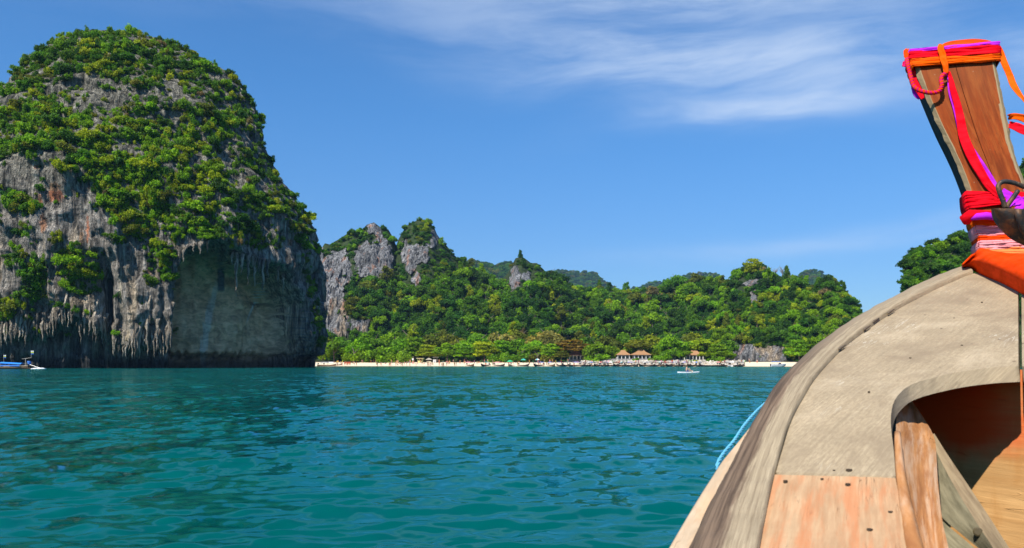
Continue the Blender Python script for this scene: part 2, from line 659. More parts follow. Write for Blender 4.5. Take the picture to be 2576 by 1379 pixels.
def crown_mesh(name, kind, seed, nleaf=1300):
    """crown of unit-ish radius 1 (scaled per tree), base at z=0, top near z=1.5"""
    rs = np.random.RandomState(seed)
    lobes = []
    if kind == 'dome':
        off = rs.normal(size=2) * .12
        for k in range(19):
            a = rs.rand() * 6.283
            r = 0.86 * math.sqrt(rs.rand())
            z = 0.35 + 0.85 * (1 - (r / 0.95) ** 2) * (0.45 + 0.55 * rs.rand())
            lobes.append((r * math.cos(a) + off[0], r * math.sin(a) + off[1], z, 0.17 + 0.22 * rs.rand(), 0.7))
    elif kind == 'tall':
        for k in range(14):
            t = (k + rs.rand()) / 14
            a = rs.rand() * 6.283
            r = (0.5 - 0.28 * t) * rs.rand() ** .5 * 1.4
            lobes.append((r * math.cos(a), r * math.sin(a), 0.3 + 1.7 * t, 0.38 - 0.14 * t, 0.85))
    elif kind == 'tier':
        for t in range(4):
            m = 7 - t
            rad = (0.95, 0.85, 0.65, 0.35)[t]
            for k in range(m):
                a = 6.283 * (k + rs.rand() * .7) / m
                r = rad * (0.35 + 0.6 * rs.rand())
                lobes.append((r * math.cos(a), r * math.sin(a), 0.35 + 0.36 * t + rs.normal() * 0.05, 0.32 + .1 * rs.rand(), 0.32))
    elif kind == 'bush':
        sx, sy = 0.75 + .5 * rs.rand(), 0.75 + .5 * rs.rand()
        for k in range(14):
            a = rs.rand() * 6.283
            r = 0.85 * math.sqrt(rs.rand())
            lobes.append((r * math.cos(a) * sx, r * math.sin(a) * sy, 0.2 + 0.62 * rs.rand() * (1.1 - r * .5), 0.16 + 0.24 * rs.rand() ** 1.3, 0.75))
    else:  # 'sprig' loose hanging shrub
        for k in range(7):
            a = rs.rand() * 6.283
            r = 0.7 * rs.rand()
            lobes.append((r * math.cos(a), r * math.sin(a), 0.15 + 0.6 * rs.rand(), 0.22 + 0.16 * rs.rand(), 0.9))
    L = np.array(lobes)
    w = L[:, 3] ** 2
    which = rs.choice(len(L), nleaf, p=w / w.sum())
    d = rs.normal(size=(nleaf, 3))
    d[:, 2] += 0.35
    d /= np.linalg.norm(d, axis=1)[:, None]
    rad = L[which, 3] * (0.62 + 0.55 * rs.rand(nleaf) ** 1.4)
    C = L[which, :3] + d * rad[:, None] * np.stack([np.ones(nleaf), np.ones(nleaf), L[which, 4]], 1)
    C += 0.055 * rs.normal(size=C.shape)
    lobeshade = 0.74 + 0.62 * rs.rand(len(L))
    sh = lobeshade[which] * (0.75 + 0.5 * rs.rand(nleaf))
    V, F = leaf_cards(C, d, 0.088 if kind != 'sprig' else 0.085, rs, 0.6)
    A = np.repeat(sh, 4)
    return V, F, A


CROWN = {}
for kind, cnt, nl in (('dome', 8, 2600), ('tall', 4, 2000), ('tier', 5, 2400), ('bush', 9, 1600), ('sprig', 7, 760)):
    CROWN[kind] = []
    for k in range(cnt):
        V, F, A = crown_mesh(kind, kind, 100 * len(CROWN) + k, nl)
        me = bpy.data.meshes.new("crown_" + kind)
        me.vertices.add(len(V))
        me.vertices.foreach_set("co", V.astype(np.float32).ravel())
        me.loops.add(len(F) * 4)
        me.loops.foreach_set("vertex_index", F.astype(np.int32).ravel())
        me.polygons.add(len(F))
        me.polygons.foreach_set("loop_start", np.arange(0, len(F) * 4, 4, dtype=np.int32))
        me.polygons.foreach_set("loop_total", np.full(len(F), 4, dtype=np.int32))
        me.update(calc_edges=True)
        at = me.attributes.new("shade", 'FLOAT', 'POINT')
        at.data.foreach_set("value", A.astype(np.float32))
        me.materials.append(M_LEAF['mid'])
        CROWN[kind].append(me)


def trunk_mesh(seed, h=1.0):
    """tapered trunk with four limbs, unit height"""
    rs = random.Random(seed)
    bm = bmesh.new()
    bend = [(rs.uniform(-.04, .04), rs.uniform(-.04, .04)) for _ in range(4)]
    pts = [(bend[i][0] * i / 3, bend[i][1] * i / 3, z) for i, z in enumerate((-0.12, 0.3, 0.6, 0.95))]
    bm_tube(bm, pts, [0.05, 0.042, 0.034, 0.015], 6)
    for k in range(4):
        a = k * 1.6 + rs.random()
        z = 0.42 + 0.12 * k
        r = 0.3 + .12 * rs.random()
        bm_tube(bm, [(0, 0, z), (math.cos(a) * r * .5, math.sin(a) * r * .5, z + .16), (math.cos(a) * r, math.sin(a) * r, z + .34)],
                [0.026, 0.018, 0.008], 5)
    me = bpy.data.meshes.new("trunk")
    bm.to_mesh(me)
    bm.free()
    me.materials.append(M_BARK)
    return me


TRUNK = [trunk_mesh(k) for k in range(5)]


def set_leaf(o, key):
    o.material_slots[0].link = 'OBJECT'
    o.material_slots[0].material = M_LEAF[key]


def plant_tree(name, loc, rad, height, kind, key, label, group=None, cat='tree', bole=0.0):
    """a tree: Empty > trunk, crown"""
    root = empty(name, loc, R.uniform(0, 6.28))
    tag(root, label, cat, group)
    cm = R.choice(CROWN[kind])
    top = {'dome': 1.45, 'tall': 2.1, 'tier': 1.6, 'bush': 1.15, 'sprig': 1.0}[kind]
    bole = max(bole, max(0.0, height - rad * 1.45) * 0.9)
    cz = (height - bole) / top
    c = bpy.data.objects.new("crown", cm)
    COL.objects.link(c)
    c.parent = root
    c.location = (0, 0, bole)
    c.scale = (rad, rad, cz)
    set_leaf(c, key)
    t = bpy.data.objects.new("trunk", R.choice(TRUNK))
    COL.objects.link(t)
    t.parent = root
    t.scale = (max(.6, height * .8), max(.6, height * .8), height * .86)
    KIDS[root.name] = [c, t]
    return root


def plant_shrub(name, loc, rad, kind, key, label, group=None, cat='shrub', sz=1.0, tilt=(0, 0)):
    o = bpy.data.objects.new(name, R.choice(CROWN[kind]))
    COL.objects.link(o)
    o.location = loc
    o.scale = (rad * R.uniform(.85, 1.3), rad * R.uniform(.85, 1.2), rad * sz)
    o.rotation_euler = (tilt[0], tilt[1], R.uniform(0, 6.28))
    set_leaf(o, key)
    tag(o, label, cat, group)
    return o


# stuff that nobody could count: one object scattering crowns over points
SRC = {}


def source_collection(kinds, keys):
    sig = (tuple(kinds), tuple(keys))
    if sig in SRC:
        return SRC[sig]
    c = bpy.data.collections.new("foliage_source")
    i = 0
    for kd in kinds:
        for me in CROWN[kd]:
            for ky in keys:
                o = bpy.data.objects.new("leaf_mass_%03d" % i, me)
                o.material_slots[0].link = 'OBJECT'
                o.material_slots[0].material = M_LEAF[ky]
                c.objects.link(o)
                i += 1
    SRC[sig] = (c, i)
    return SRC[sig]


def scatter(name, pts, scl, rots, kinds, keys, label, keyw=None):
    coll, n = source_collection(kinds, keys)
    me = bpy.data.meshes.new(name)
    pts = np.asarray(pts, np.float32)
    me.vertices.add(len(pts))
    me.vertices.foreach_set("co", pts.ravel())
    a = me.attributes.new("scl", 'FLOAT_VECTOR', 'POINT')
    a.data.foreach_set("vector", np.asarray(scl, np.float32).ravel())
    a = me.attributes.new("rot", 'FLOAT_VECTOR', 'POINT')
    a.data.foreach_set("vector", np.asarray(rots, np.float32).ravel())
    a = me.attributes.new("pick", 'INT', 'POINT')
    nk = len(keys)
    kw = np.asarray(keyw if keyw is not None else np.ones(nk), float)
    ky = RN.choice(nk, len(pts), p=kw / kw.sum())
    vr = RN.randint(0, n // nk, len(pts))
    a.data.foreach_set("value", (vr * nk + ky).astype(np.int32))
    o = bpy.data.objects.new(name, me)
    COL.objects.link(o)
    ng = bpy.data.node_groups.new(name + "_scatter", 'GeometryNodeTree')
    ng.interface.new_socket("Geometry", in_out='INPUT', socket_type='NodeSocketGeometry')
    ng.interface.new_socket("Geometry", in_out='OUTPUT', socket_type='NodeSocketGeometry')
    N, Lk = ng.nodes, ng.links
    gi, go = N.new('NodeGroupInput'), N.new('NodeGroupOutput')
    ci = N.new('GeometryNodeCollectionInfo')
    ci.inputs['Collection'].default_value = coll
    ci.inputs['Separate Children'].default_value = True
    ci.inputs['Reset Children'].default_value = True
    ip = N.new('GeometryNodeInstanceOnPoints')
    ip.inputs['Pick Instance'].default_value = True

    def named(nm, typ):
        nd = N.new('GeometryNodeInputNamedAttribute')
        nd.data_type = typ
        nd.inputs['Name'].default_value = nm
        return nd.outputs['Attribute']
    Lk.new(gi.outputs[0], ip.inputs['Points'])
    Lk.new(ci.outputs[0], ip.inputs['Instance'])
    Lk.new(named('pick', 'INT'), ip.inputs['Instance Index'])
    er = N.new('FunctionNodeEulerToRotation')
    Lk.new(named('rot', 'FLOAT_VECTOR'), er.inputs[0])
    Lk.new(er.outputs[0], ip.inputs['Rotation'])
    Lk.new(named('scl', 'FLOAT_VECTOR'), ip.inputs['Scale'])
    Lk.new(ip.outputs[0], go.inputs[0])
    md = o.modifiers.new("scatter", 'NODES')
    md.node_group = ng
    tag(o, label, kind='stuff')
    return o

# ---------------------------------------------------------------- land: the big limestone cliff
from mathutils.bvhtree import BVHTree


class Surface:
    """terrain mesh that sight lines can be dropped on"""
    def __init__(self, V, F):
        self.bvh = BVHTree.FromPolygons([Vector(v) for v in V.tolist()], F.tolist())

    def hit(self, u, v):
        d = Vector(((u - CU) / FPX, 1, (HV - v) / FPX)).normalized()
        p, n, i, dist = self.bvh.ray_cast(Vector((0, 0, EYE)), d)
        return (p, n) if p is not None else (None, None)


def build_cliff():
    D = 300.0
    K = D / 385.0
    right = [(295, 93), (350, 99), (400, 112), (450, 135), (500, 165), (560, 195), (600, 225), (628, 268), (645, 320),
             (664, 375), (684, 432), (700, 468), (724, 505), (748, 545), (764, 585), (764, 620), (770, 650), (780, 700),
             (789, 760), (797, 800), (805, 845), (800, 880), (797, 923)]
    left = [(295, 93), (240, 96), (190, 110), (140, 136), (100, 162), (60, 191), (30, 225), (0, 262), (-30, 310), (-60, 370),
            (-100, 450), (-130, 600), (-150, 923)]

    def conv(lst, other):
        zs, al = [], []
        for u, v in lst:
            ar = math.atan((u - CU) / FPX)
            uo = np.interp(v, [q[1] for q in other], [q[0] for q in other])
            de = abs(ar - math.atan((uo - CU) / FPX)) / 2
            Y = (D + 24.0 * K * float(smoothstep(0.45, 1.0, (923 - v) / 847.0))) * math.cos(de) * math.cos(ar)
            zs.append(EYE + (HV - v) / FPX * Y)
            al.append(ar)
        return np.array(zs), np.array(al)
    zr, ar = conv(right, left)
    zl, al = conv(left, right)
    ztop = min(zr[0], zl[0])
    nz, nf, nb = 400, 560, 70
    zz = np.concatenate([np.linspace(-2.5, ztop - 0.01, nz)])
    aR = np.interp(zz, zr[::-1], ar[::-1])
    aL = np.interp(zz, zl[::-1], al[::-1])
    aM, de = (aR + aL) / 2, (aR - aL) / 2
    # round the very top
    px = (D + 24.0 * K * smoothstep(0.45, 1.0, zz / ztop)) * np.sin(de)
    q = np.minimum(px, 66.0 * K)
    ph = np.concatenate([np.linspace(-0.25, math.pi + 0.25, nf), np.linspace(math.pi + 0.25, 2 * math.pi - 0.25, nb + 2)[1:-1]])
    Z, PH = np.meshgrid(zz, ph, indexing='ij')
    am, pxx, qq = aM[:, None], px[:, None], q[:, None]
    c, s = np.cos(PH), np.sin(PH)
    ex = 0.86
    cs = np.sign(c) * np.abs(c) ** ex
    sn = np.sign(s) * np.abs(s) ** ex
    er = np.stack([np.cos(am), -np.sin(am)], -1)          # to the right, seen from the lens
    ev = np.stack([np.sin(am), np.cos(am)], -1)
    # the summit leans back from the sea, the belly stands out over the foot
    lean = 24.0 * K * smoothstep(0.45, 1.0, zz / ztop)[:, None]
    bas = ev * (D + lean[..., None] * 1.0) + er * (cs * pxx)[..., None] - ev * (sn * qq)[..., None]
    # keep the silhouette where it was after the lean
    bas = bas
    nx = er * (cs / np.maximum(pxx, 1))[..., None] - ev * (sn / np.maximum(qq, 1))[..., None]
    nx = nx / (np.linalg.norm(nx, axis=-1, keepdims=True) + 1e-9)
    arc = PH * 78.0
    pts = np.concatenate([bas, Z[..., None]], -1)
    U, V = uv_of(pts)
    X0, Y0 = bas[..., 0] / K, bas[..., 1] / K
    ZM = Z
    Z = Z / K
    front = s > -0.2
    # recessed smooth wall
    vt = np.interp(U, [420, 436, 446, 470, 520, 560, 590, 630, 690, 720, 748, 760], [905, 740, 668, 628, 614, 608, 640, 652, 668, 705, 765, 880])
    vt = vt + 7 * pn(U / 9.0, V * 0 + 2.5, V * 0)
    wall = smoothstep(vt - 3, vt + 22, V) * smoothstep(424, 450, U) * (1 - smoothstep(742, 764, U))
    vn = np.interp(U, [-200, 0, 100, 160, 200, 270, 300, 345, 400, 436, 450, 760, 800], [848, 845, 838, 800, 800, 850, 872, 868, 872, 868, 886, 886, 892])
    vn = vn + 11 * pn(U / 13.0, V * 0 + 8.1, V * 0) + 8 * pn(U / 5.0, V * 0 + 1.1, V * 0)
    notch = smoothstep(vn - 3, vn + 14, V)
    gully = np.exp(-((U - 272) / 9.0) ** 2) * smoothstep(640, 740, V) * (1 - smoothstep(850, 880, V))
    rough = 1 - 0.72 * wall
    lump = fbm(X0 / 30, Y0 / 30, Z / 26, 3)
    lump2 = fbm(X0 / 11, Y0 / 11, Z / 16, 3)
    fl1 = ridged(X0 / 9.0, Y0 / 9.0, Z / 60, 2)
    fl2 = ridged(X0 / 3.4, Y0 / 3.4, Z / 30, 2)
    led = fbm(X0 / 9, Y0 / 9, Z / 5, 3)
    fine = fbm(X0 / 2.0, Y0 / 2.0, Z / 4.5, 3)
    low = smoothstep(520, 660, V)
    off = 5.5 * lump + 3.6 * lump2 * rough + (1.0 + 3.3 * low) * (fl1 - 0.35) * rough + (0.6 + 0.7 * low) * (fl2 - .3) * rough \
        + 1.8 * led * rough + 0.8 * fine * (0.25 + 0.75 * rough)
    off += (1.0 + 4.0 * smoothstep(410, 460, U)) * smoothstep(430, 600, V) * (1 - smoothstep(700, 900, V)) * (1 - wall)
    off -= (21.0 - 4.0 * smoothstep(700, 890, V)) * wall
    off -= np.where((U > 445) & (U < 745), 4.0, 8.0) * notch
    off -= 9.0 * gully
    # columns draped at the wall's far edge
    off += 2.2 * np.exp(-((U - 772) / 16.0) ** 2) * low * ridged(U / 7.0, V / 260.0, V * 0, 1)
    edge = 0.18 + 0.82 * smoothstep(0.05, 0.5, s)           # spare the outline
    off = K * off * np.where(s > 0, edge, 0.18)
    pts[..., :2] += nx * off[..., None]
    Vv = pts.reshape(-1, 3)
    F = grid_faces(nz, len(ph), wrap=True)
    n = len(ph)
    top = np.array([[aM[-1] * 0, 0, 0]])
    cap_c = pts[-1].mean(0)
    cap_c[2] += 1.0
    Vv = np.concatenate([Vv, cap_c[None]], 0)
    base = (nz - 1) * n
    capF = np.array([[base + k, base + (k + 1) % n, len(Vv) - 1, len(Vv) - 1] for k in range(n)])
    # tint of the rock itself
    U2, V2 = uv_of(pts)
    g = fbm(X0 / 12, Y0 / 12, Z / 22, 4)
    g2 = fbm(X0 / 5, Y0 / 5, Z / 30 + 50, 3)
    col = np.ones(U.shape + (3,)) * np.array([0.278, 0.250, 0.208])
    col *= (1 + 0.6 * g)[..., None]

    def blend(mask, rgb):
        nonlocal col
        m = np.clip(mask, 0, 1)[..., None]
        col = col * (1 - m) + np.array(rgb) * m
    blend(0.8 * smoothstep(0.05, 0.42, g2) * smoothstep(470, 700, V2), (0.36, 0.28, 0.18))
    blend(0.9 * smoothstep(0.25, 0.5, fbm(X0 / 3, Y0 / 3, Z / 60 + 9, 3)) * smoothstep(560, 760, V2), (0.46, 0.385, 0.27))
    blend(0.8 * smoothstep(0.2, 0.5, fbm(X0 / 4, Y0 / 4, Z / 35 + 31, 3)), (0.060, 0.066, 0.072))
    for (cu, cv, ru, rv, rgb) in ((140, 492, 22, 19, (0.50, 0.165, 0.07)), (138, 470, 16, 12, (0.42, 0.24, 0.13)), (108, 562, 9, 26, (0.34, 0.16, 0.08)),
                                  (221, 575, 4, 34, (0.46, 0.16, 0.07)), (100, 505, 7, 16, (0.38, 0.16, 0.08)), (205, 600, 6, 30, (0.33, 0.2, 0.11)),
                                  (66, 735, 12, 20, (0.36, 0.27, 0.2)), (375, 690, 7, 22, (0.36, 0.2, 0.11)), (290, 880, 9, 16, (0.42, 0.33, 0.21)),
                                  (320, 850, 14, 20, (0.34, 0.27, 0.17)), (92, 420, 10, 6, (0.44, 0.15, 0.08)), (730, 610, 9, 10, (0.33, 0.15, 0.09))):
        wob = 0.45 * pn(U2 / 6, V2 / 9, U2 * 0 + cu)
        blend(0.9 * (1 - smoothstep(0.6, 1.1, np.sqrt(((U2 - cu) / ru) ** 2 + ((V2 - cv) / rv) ** 2) + wob)), rgb)
    w = wall
    wc = np.array([0.640, 0.400, 0.225])
    gw = fbm(U2 / 46, V2 / 30, U2 * 0 + 3, 4)
    blend(w, wc)
    blend(w * 0.7 * smoothstep(0.0, 0.4, gw), (0.70, 0.47, 0.28))
    blend(w * 0.7 * smoothstep(0.0, 0.4, -gw), (0.40, 0.27, 0.16))
    # run-off streaks on the smooth wall
    cu = np.interp(V2, [600, 640, 690, 730, 780, 830, 885], [564, 562, 555, 541, 528, 519, 512])
    hw = np.interp(V2, [600, 690, 780, 885], [5, 7, 10, 9])
    d = np.abs(U2 - cu) / hw + 0.75 * pn(U2 / 2.6, V2 / 70, U2 * 0)
    blend(w * (1 - smoothstep(0.6, 1.1, d)) * (0.35 + 0.65 * smoothstep(690, 740, V2)), (0.56, 0.47, 0.36))
    blend(w * (1 - smoothstep(0.6, 1.0, np.abs(U2 - 556) / 11)) * (1 - smoothstep(728, 738, V2)), (0.085, 0.115, 0.12))
    blend(w * (1 - smoothstep(0.5, 1.0, np.abs(U2 - np.interp(V2, [690, 740, 790, 830], [664, 650, 628, 614])) / 3)) * smoothstep(690, 700, V2) * (1 - smoothstep(760, 830, V2)), (0.52, 0.54, 0.50))
    for (a, b_, ru, rv, rgb) in ((583, 640, 10, 40, (0.62, 0.36, 0.12)), (690, 690, 14, 26, (0.64, 0.46, 0.18)), (672, 655, 8, 20, (0.58, 0.32, 0.12)),
                                 (726, 860, 10, 8, (0.55, 0.44, 0.20)), (712, 835, 16, 18, (0.42, 0.31, 0.17)), (700, 800, 25, 14, (0.36, 0.27, 0.19))):
        blend(w * 0.8 * (1 - smoothstep(0.4, 1.1, np.sqrt(((U2 - a) / ru) ** 2 + ((V2 - b_) / rv) ** 2) + 0.4 * gw)), rgb)
    # shade in the hollows of the broken seam across it, painted near-black
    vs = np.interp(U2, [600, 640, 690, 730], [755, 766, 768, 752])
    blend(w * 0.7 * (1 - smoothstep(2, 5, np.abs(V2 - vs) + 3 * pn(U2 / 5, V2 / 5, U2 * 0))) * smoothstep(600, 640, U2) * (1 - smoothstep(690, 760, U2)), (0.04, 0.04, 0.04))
    # drape columns
    blend(0.8 * smoothstep(0.0, 0.3, pn(U2 / 4.5, V2 / 240, U2 * 0 + 4)) * smoothstep(744, 756, U2) * smoothstep(700, 800, V2), (0.07, 0.085, 0.11))
    blend(0.6 * smoothstep(0.0, 0.3, pn(U2 / 3.1, V2 / 240, U2 * 0 + 14)) * smoothstep(744, 756, U2) * smoothstep(700, 800, V2), (0.26, 0.22, 0.17))
    # tide-stained foot
    ft = smoothstep(1.0, 6.5, Z + 1.6 * fbm(X0 / 14, Y0 / 14, Z * 0, 3))
    col *= (0.22 + 0.78 * ft)[..., None]
    blend(0.5 * (1 - ft), (0.020, 0.026, 0.030))
    # soil and litter under the bushes on top
    blend(0.35 * (1 - smoothstep(380, 560, V2)), (0.10, 0.11, 0.06))
    col = np.clip(col, 0.01, 0.8)
    colv = np.concatenate([col.reshape(-1, 3), [[0.05, 0.06, 0.03]]], 0)
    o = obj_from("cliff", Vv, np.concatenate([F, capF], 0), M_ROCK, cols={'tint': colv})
    tag(o, "tall grey limestone cliff hung with green bushes rising from the sea", kind='structure')
    srf = Surface(Vv, F)
    # smooth wall gets the bare-rock surface
    o.data.materials.append(M_BARE)
    wf = (wall.reshape(-1)[F].mean(1) > 0.6)
    mi = np.zeros(len(o.data.polygons), np.int32)
    mi[:len(F)][wf] = 1
    o.data.polygons.foreach_set("material_index", mi)
    return o, srf


CLIFF, S_CLIFF = build_cliff()


def stalactites():
    """spikes of rock hanging from the cliff's overhangs (parts of the cliff)"""
    bars = [(204, 740, 866, 7), (242, 752, 836, 6), (289, 812, 899, 11), (317, 835, 878, 10), (346, 820, 888, 11), (121, 800, 847, 6), (17, 835, 862, 9),
            (422, 820, 893, 9), (432, 760, 880, 8), (598, 640, 746, 6), (628, 640, 718, 5), (644, 640, 721, 6), (665, 650, 730, 6), (526, 606, 636, 5),
            (467, 622, 660, 5), (492, 612, 634, 4), (508, 610, 640, 5), (612, 640, 690, 6), (676, 655, 700, 5), (655, 648, 690, 5), (702, 670, 715, 5),
            (372, 790, 872, 8), (396, 800, 884, 7), (160, 780, 822, 6), (180, 770, 815, 5), (228, 760, 812, 5), (80, 820, 852, 8), (50, 815, 850, 8),
            (258, 770, 826, 5), (360, 700, 790, 6), (378, 740, 815, 6), (715, 690, 735, 5), (588, 630, 668, 5), (640, 640, 672, 6)]
    rb = random.Random(12)
    for u in range(4, 436, 7):
        vb = float(np.interp(u, [-200, 0, 100, 160, 200, 270, 300, 345, 400, 436], [848, 845, 838, 800, 800, 850, 872, 868, 872, 868]))
        a = vb - rb.uniform(20, 70)
        bars.append((u + rb.uniform(-3, 3), a, min(902, vb + rb.choice([4, 8, 12, 18, 26, 34])), rb.uniform(3.5, 8)))
    for (u, v0, v1, w) in bars:
        hung = 440 < u < 750
        vl = float(np.interp(u, [436, 446, 470, 520, 560, 590, 630, 690, 720], [740, 668, 628, 614, 608, 640, 652, 668, 705])) - 8 if hung else v0
        p, n = S_CLIFF.hit(u, vl)
        if p is None:
            continue
        v0 = min(v0, vl)
        p = p - Vector((0, 1.6 if hung else .6, 0))
        w *= 1.5 if hung else 1.25
        p.z = EYE + (HV - v0) / FPX * p.y
        Y = p.y
        k = Y / FPX
        rs = random.Random(int(u * 7 + v0))
        L = (v1 - v0) * k
        nn = 9
        pts, rad = [], []
        for i in range(nn):
            t = i / (nn - 1)
            pts.append((p.x + rs.uniform(-.25, .25), p.y + 1.2 - 1.0 * min(1, t * 3), p.z - L * t))
            rad.append(max(0.12, w * k * 0.62 * (1 - t) ** 0.65 * rs.uniform(0.7, 1.25)))
        bm = bmesh.new()
        bm_tube(bm, pts, rad, 8)
        o = part("stalactite", bm, M_ROCK, CLIFF, smooth=True)
        c = np.tile(np.array([[0.36, 0.305, 0.23]]) * rs.uniform(0.7, 1.25), (len(o.data.vertices), 1))
        at = o.data.attributes.new('tint', 'FLOAT_COLOR', 'POINT')
        cc = np.ones((len(c), 4), np.float32)
        cc[:, :3] = c
        at.data.foreach_set("color", cc.ravel())


stalactites()

# ---------------------------------------------------------------- hills behind the beach


def zp(lst, u0, v0, k):
    return [(u0 + a * k, v0 + b * k) for a, b in lst]


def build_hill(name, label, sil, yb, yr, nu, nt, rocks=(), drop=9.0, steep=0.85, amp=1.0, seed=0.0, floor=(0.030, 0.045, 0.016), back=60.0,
               cliffy=None):
    su = np.array([p[0] for p in sil]); sv = np.array([p[1] for p in sil])
    us = np.linspace(su[0], su[-1], nu)
    vs = np.interp(us, su, sv) + drop
    vs = np.minimum(vs, HV + 2)
    Yr = np.interp(us, [q[0] for q in yr], [q[1] for q in yr])
    Yb = np.interp(us, [q[0] for q in yb], [q[1] for q in yb])
    st = np.full(nu, steep) if cliffy is None else np.interp(us, [q[0] for q in cliffy], [q[1] for q in cliffy])
    zr = np.maximum(EYE + (HV - vs) / FPX * Yr, 1.0)
    t = np.linspace(0, 1, nt)
    Y = Yb[None] + (Yr - Yb)[None] * t[:, None]
    Z = zr[None] * t[:, None] ** st[None]
    Ux = np.broadcast_to(us[None], Y.shape)
    # behind the ridge
    tb = np.linspace(0, 1, 8)[1:, None]
    Y = np.concatenate([Y, Yr[None] + back * tb], 0)
    Z = np.concatenate([Z, zr[None] * (1 - tb ** 1.5)], 0)
    Ux = np.concatenate([Ux, np.broadcast_to(us[None], (7, nu))], 0)
    X = (Ux - CU) / FPX * Y
    T = np.concatenate([np.broadcast_to(t[:, None], (nt, nu)), 1 + np.broadcast_to(tb, (7, nu))], 0)
    U, V = uv_of(np.stack([X, Y, Z], -1))
    rk = np.zeros(U.shape)
    ju = U + 7 * pn(U / 14, V / 14, U * 0 + seed) + 3 * pn(U / 5, V / 5, U * 0 + seed)
    jv = V + 9 * pn(U / 14, V / 20, U * 0 + seed + 9)
    for poly in rocks:
        rk = np.maximum(rk, in_poly(ju, jv, poly).astype(float))
    rk[T > 1.0] = 0
    mid = np.sin(np.clip(T, 0, 1) * math.pi) ** 0.5
    gul = fbm(X / 40, Y / 60, Z * 0 + seed, 3) * 9 + fbm(X / 14, Y / 20, Z / 20 + seed, 3) * 3.5
    fl = ridged(X / 6.0, Y / 20, Z / 50 + seed, 3) * 4.0 + ridged(X / 2.2, Y / 9, Z / 22, 2) * 1.5 + fbm(X / 5, Y / 5, Z / 7, 3) * 2.2
    dy = -(gul * mid * amp * (1 - 0.6 * rk) + fl * rk * (0.35 + 0.65 * mid) * amp)
    Yn = Y + dy
    X = X * (Yn / Y)
    Z = EYE + (Z - EYE) * (Yn / Y) * np.where(Z > EYE, 1, Y / Yn)
    pts = np.stack([X, Yn, Z], -1)
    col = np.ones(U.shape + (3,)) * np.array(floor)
    g = fbm(X / 14, Yn / 14, Z / 26 + seed, 4)
    rc = np.ones(U.shape + (3,)) * np.array([0.23, 0.228, 0.222]) * (1 + 0.75 * g)[..., None]
    tanm = smoothstep(0.05, 0.35, fbm(X / 9, Yn / 9, Z / 30 + 20 + seed, 3)) * smoothstep(700, 800, V)
    rc = rc * (1 - 0.75 * tanm[..., None]) + np.array([0.38, 0.28, 0.17]) * 0.75 * tanm[..., None]
    orm = smoothstep(0.22, 0.4, fbm(X / 5, Yn / 5, Z / 24 + 60 + seed, 3)) * rk
    rc = rc * (1 - 0.6 * orm[..., None]) + np.array([0.40, 0.17, 0.08]) * 0.6 * orm[..., None]
    dk = smoothstep(0.12, 0.42, fbm(X / 3.5, Yn / 8, Z / 40 + 90 + seed, 3))
    rc = rc * (1 - 0.75 * dk[..., None]) + np.array([0.055, 0.058, 0.062]) * 0.75 * dk[..., None]
    col = col * (1 - rk[..., None]) + rc * rk[..., None]
    F = grid_faces(nt + 7, nu)
    Vv = pts.reshape(-1, 3)
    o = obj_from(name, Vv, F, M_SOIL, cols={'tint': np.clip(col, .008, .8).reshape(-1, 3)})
    o.data.materials.append(M_ROCK)
    o.data.polygons.foreach_set("material_index", (rk.reshape(-1)[F].mean(1) > .4).astype(np.int32))
    tag(o, label, kind='structure')
    srf = Surface(Vv, F)
    srf.rocks, srf.seed = rocks, seed
    srf.sil = (us, vs)
    return o, srf


K5 = 0.30157
SIL_MAIN = [(778, 800), (782, 690), (785, 664)] + zp([(60, 370), (100, 310), (130, 265), (170, 275), (240, 235), (310, 190), (360, 155), (430, 165), (480, 110), (540, 90),
               (590, 130), (660, 150), (700, 220), (725, 285), (745, 230), (790, 150), (840, 100), (920, 65), (980, 70), (1040, 130), (1065, 190),
               (1100, 240), (1150, 290), (1200, 355), (1260, 410), (1300, 430), (1350, 470), (1400, 490), (1440, 530), (1530, 540), (1590, 590),
               (1650, 520), (1690, 450), (1720, 390), (1770, 375), (1810, 400), (1850, 430), (1900, 430), (1950, 480), (2000, 530)], 778, 523.2, K5) + \
    [(1396, 696), (1411, 699), (1420, 706), (1430, 720), (1454, 711), (1481, 718), (1498, 713), (1518, 718), (1554, 723), (1579, 725), (1615, 723),
     (1652, 723), (1683, 708), (1712, 701), (1744, 696), (1793, 691), (1817, 697), (1841, 695), (1853, 679), (1885, 667), (1902, 663), (1924, 667),
     (1934, 674), (1939, 688), (1987, 688), (1999, 697), (2024, 702), (2051, 712), (2060, 697), (2085, 688), (2099, 694), (2114, 708), (2131, 728),
     (2145, 745), (2155, 752), (2160, 769), (2176, 782), (2200, 830), (2225, 900)]
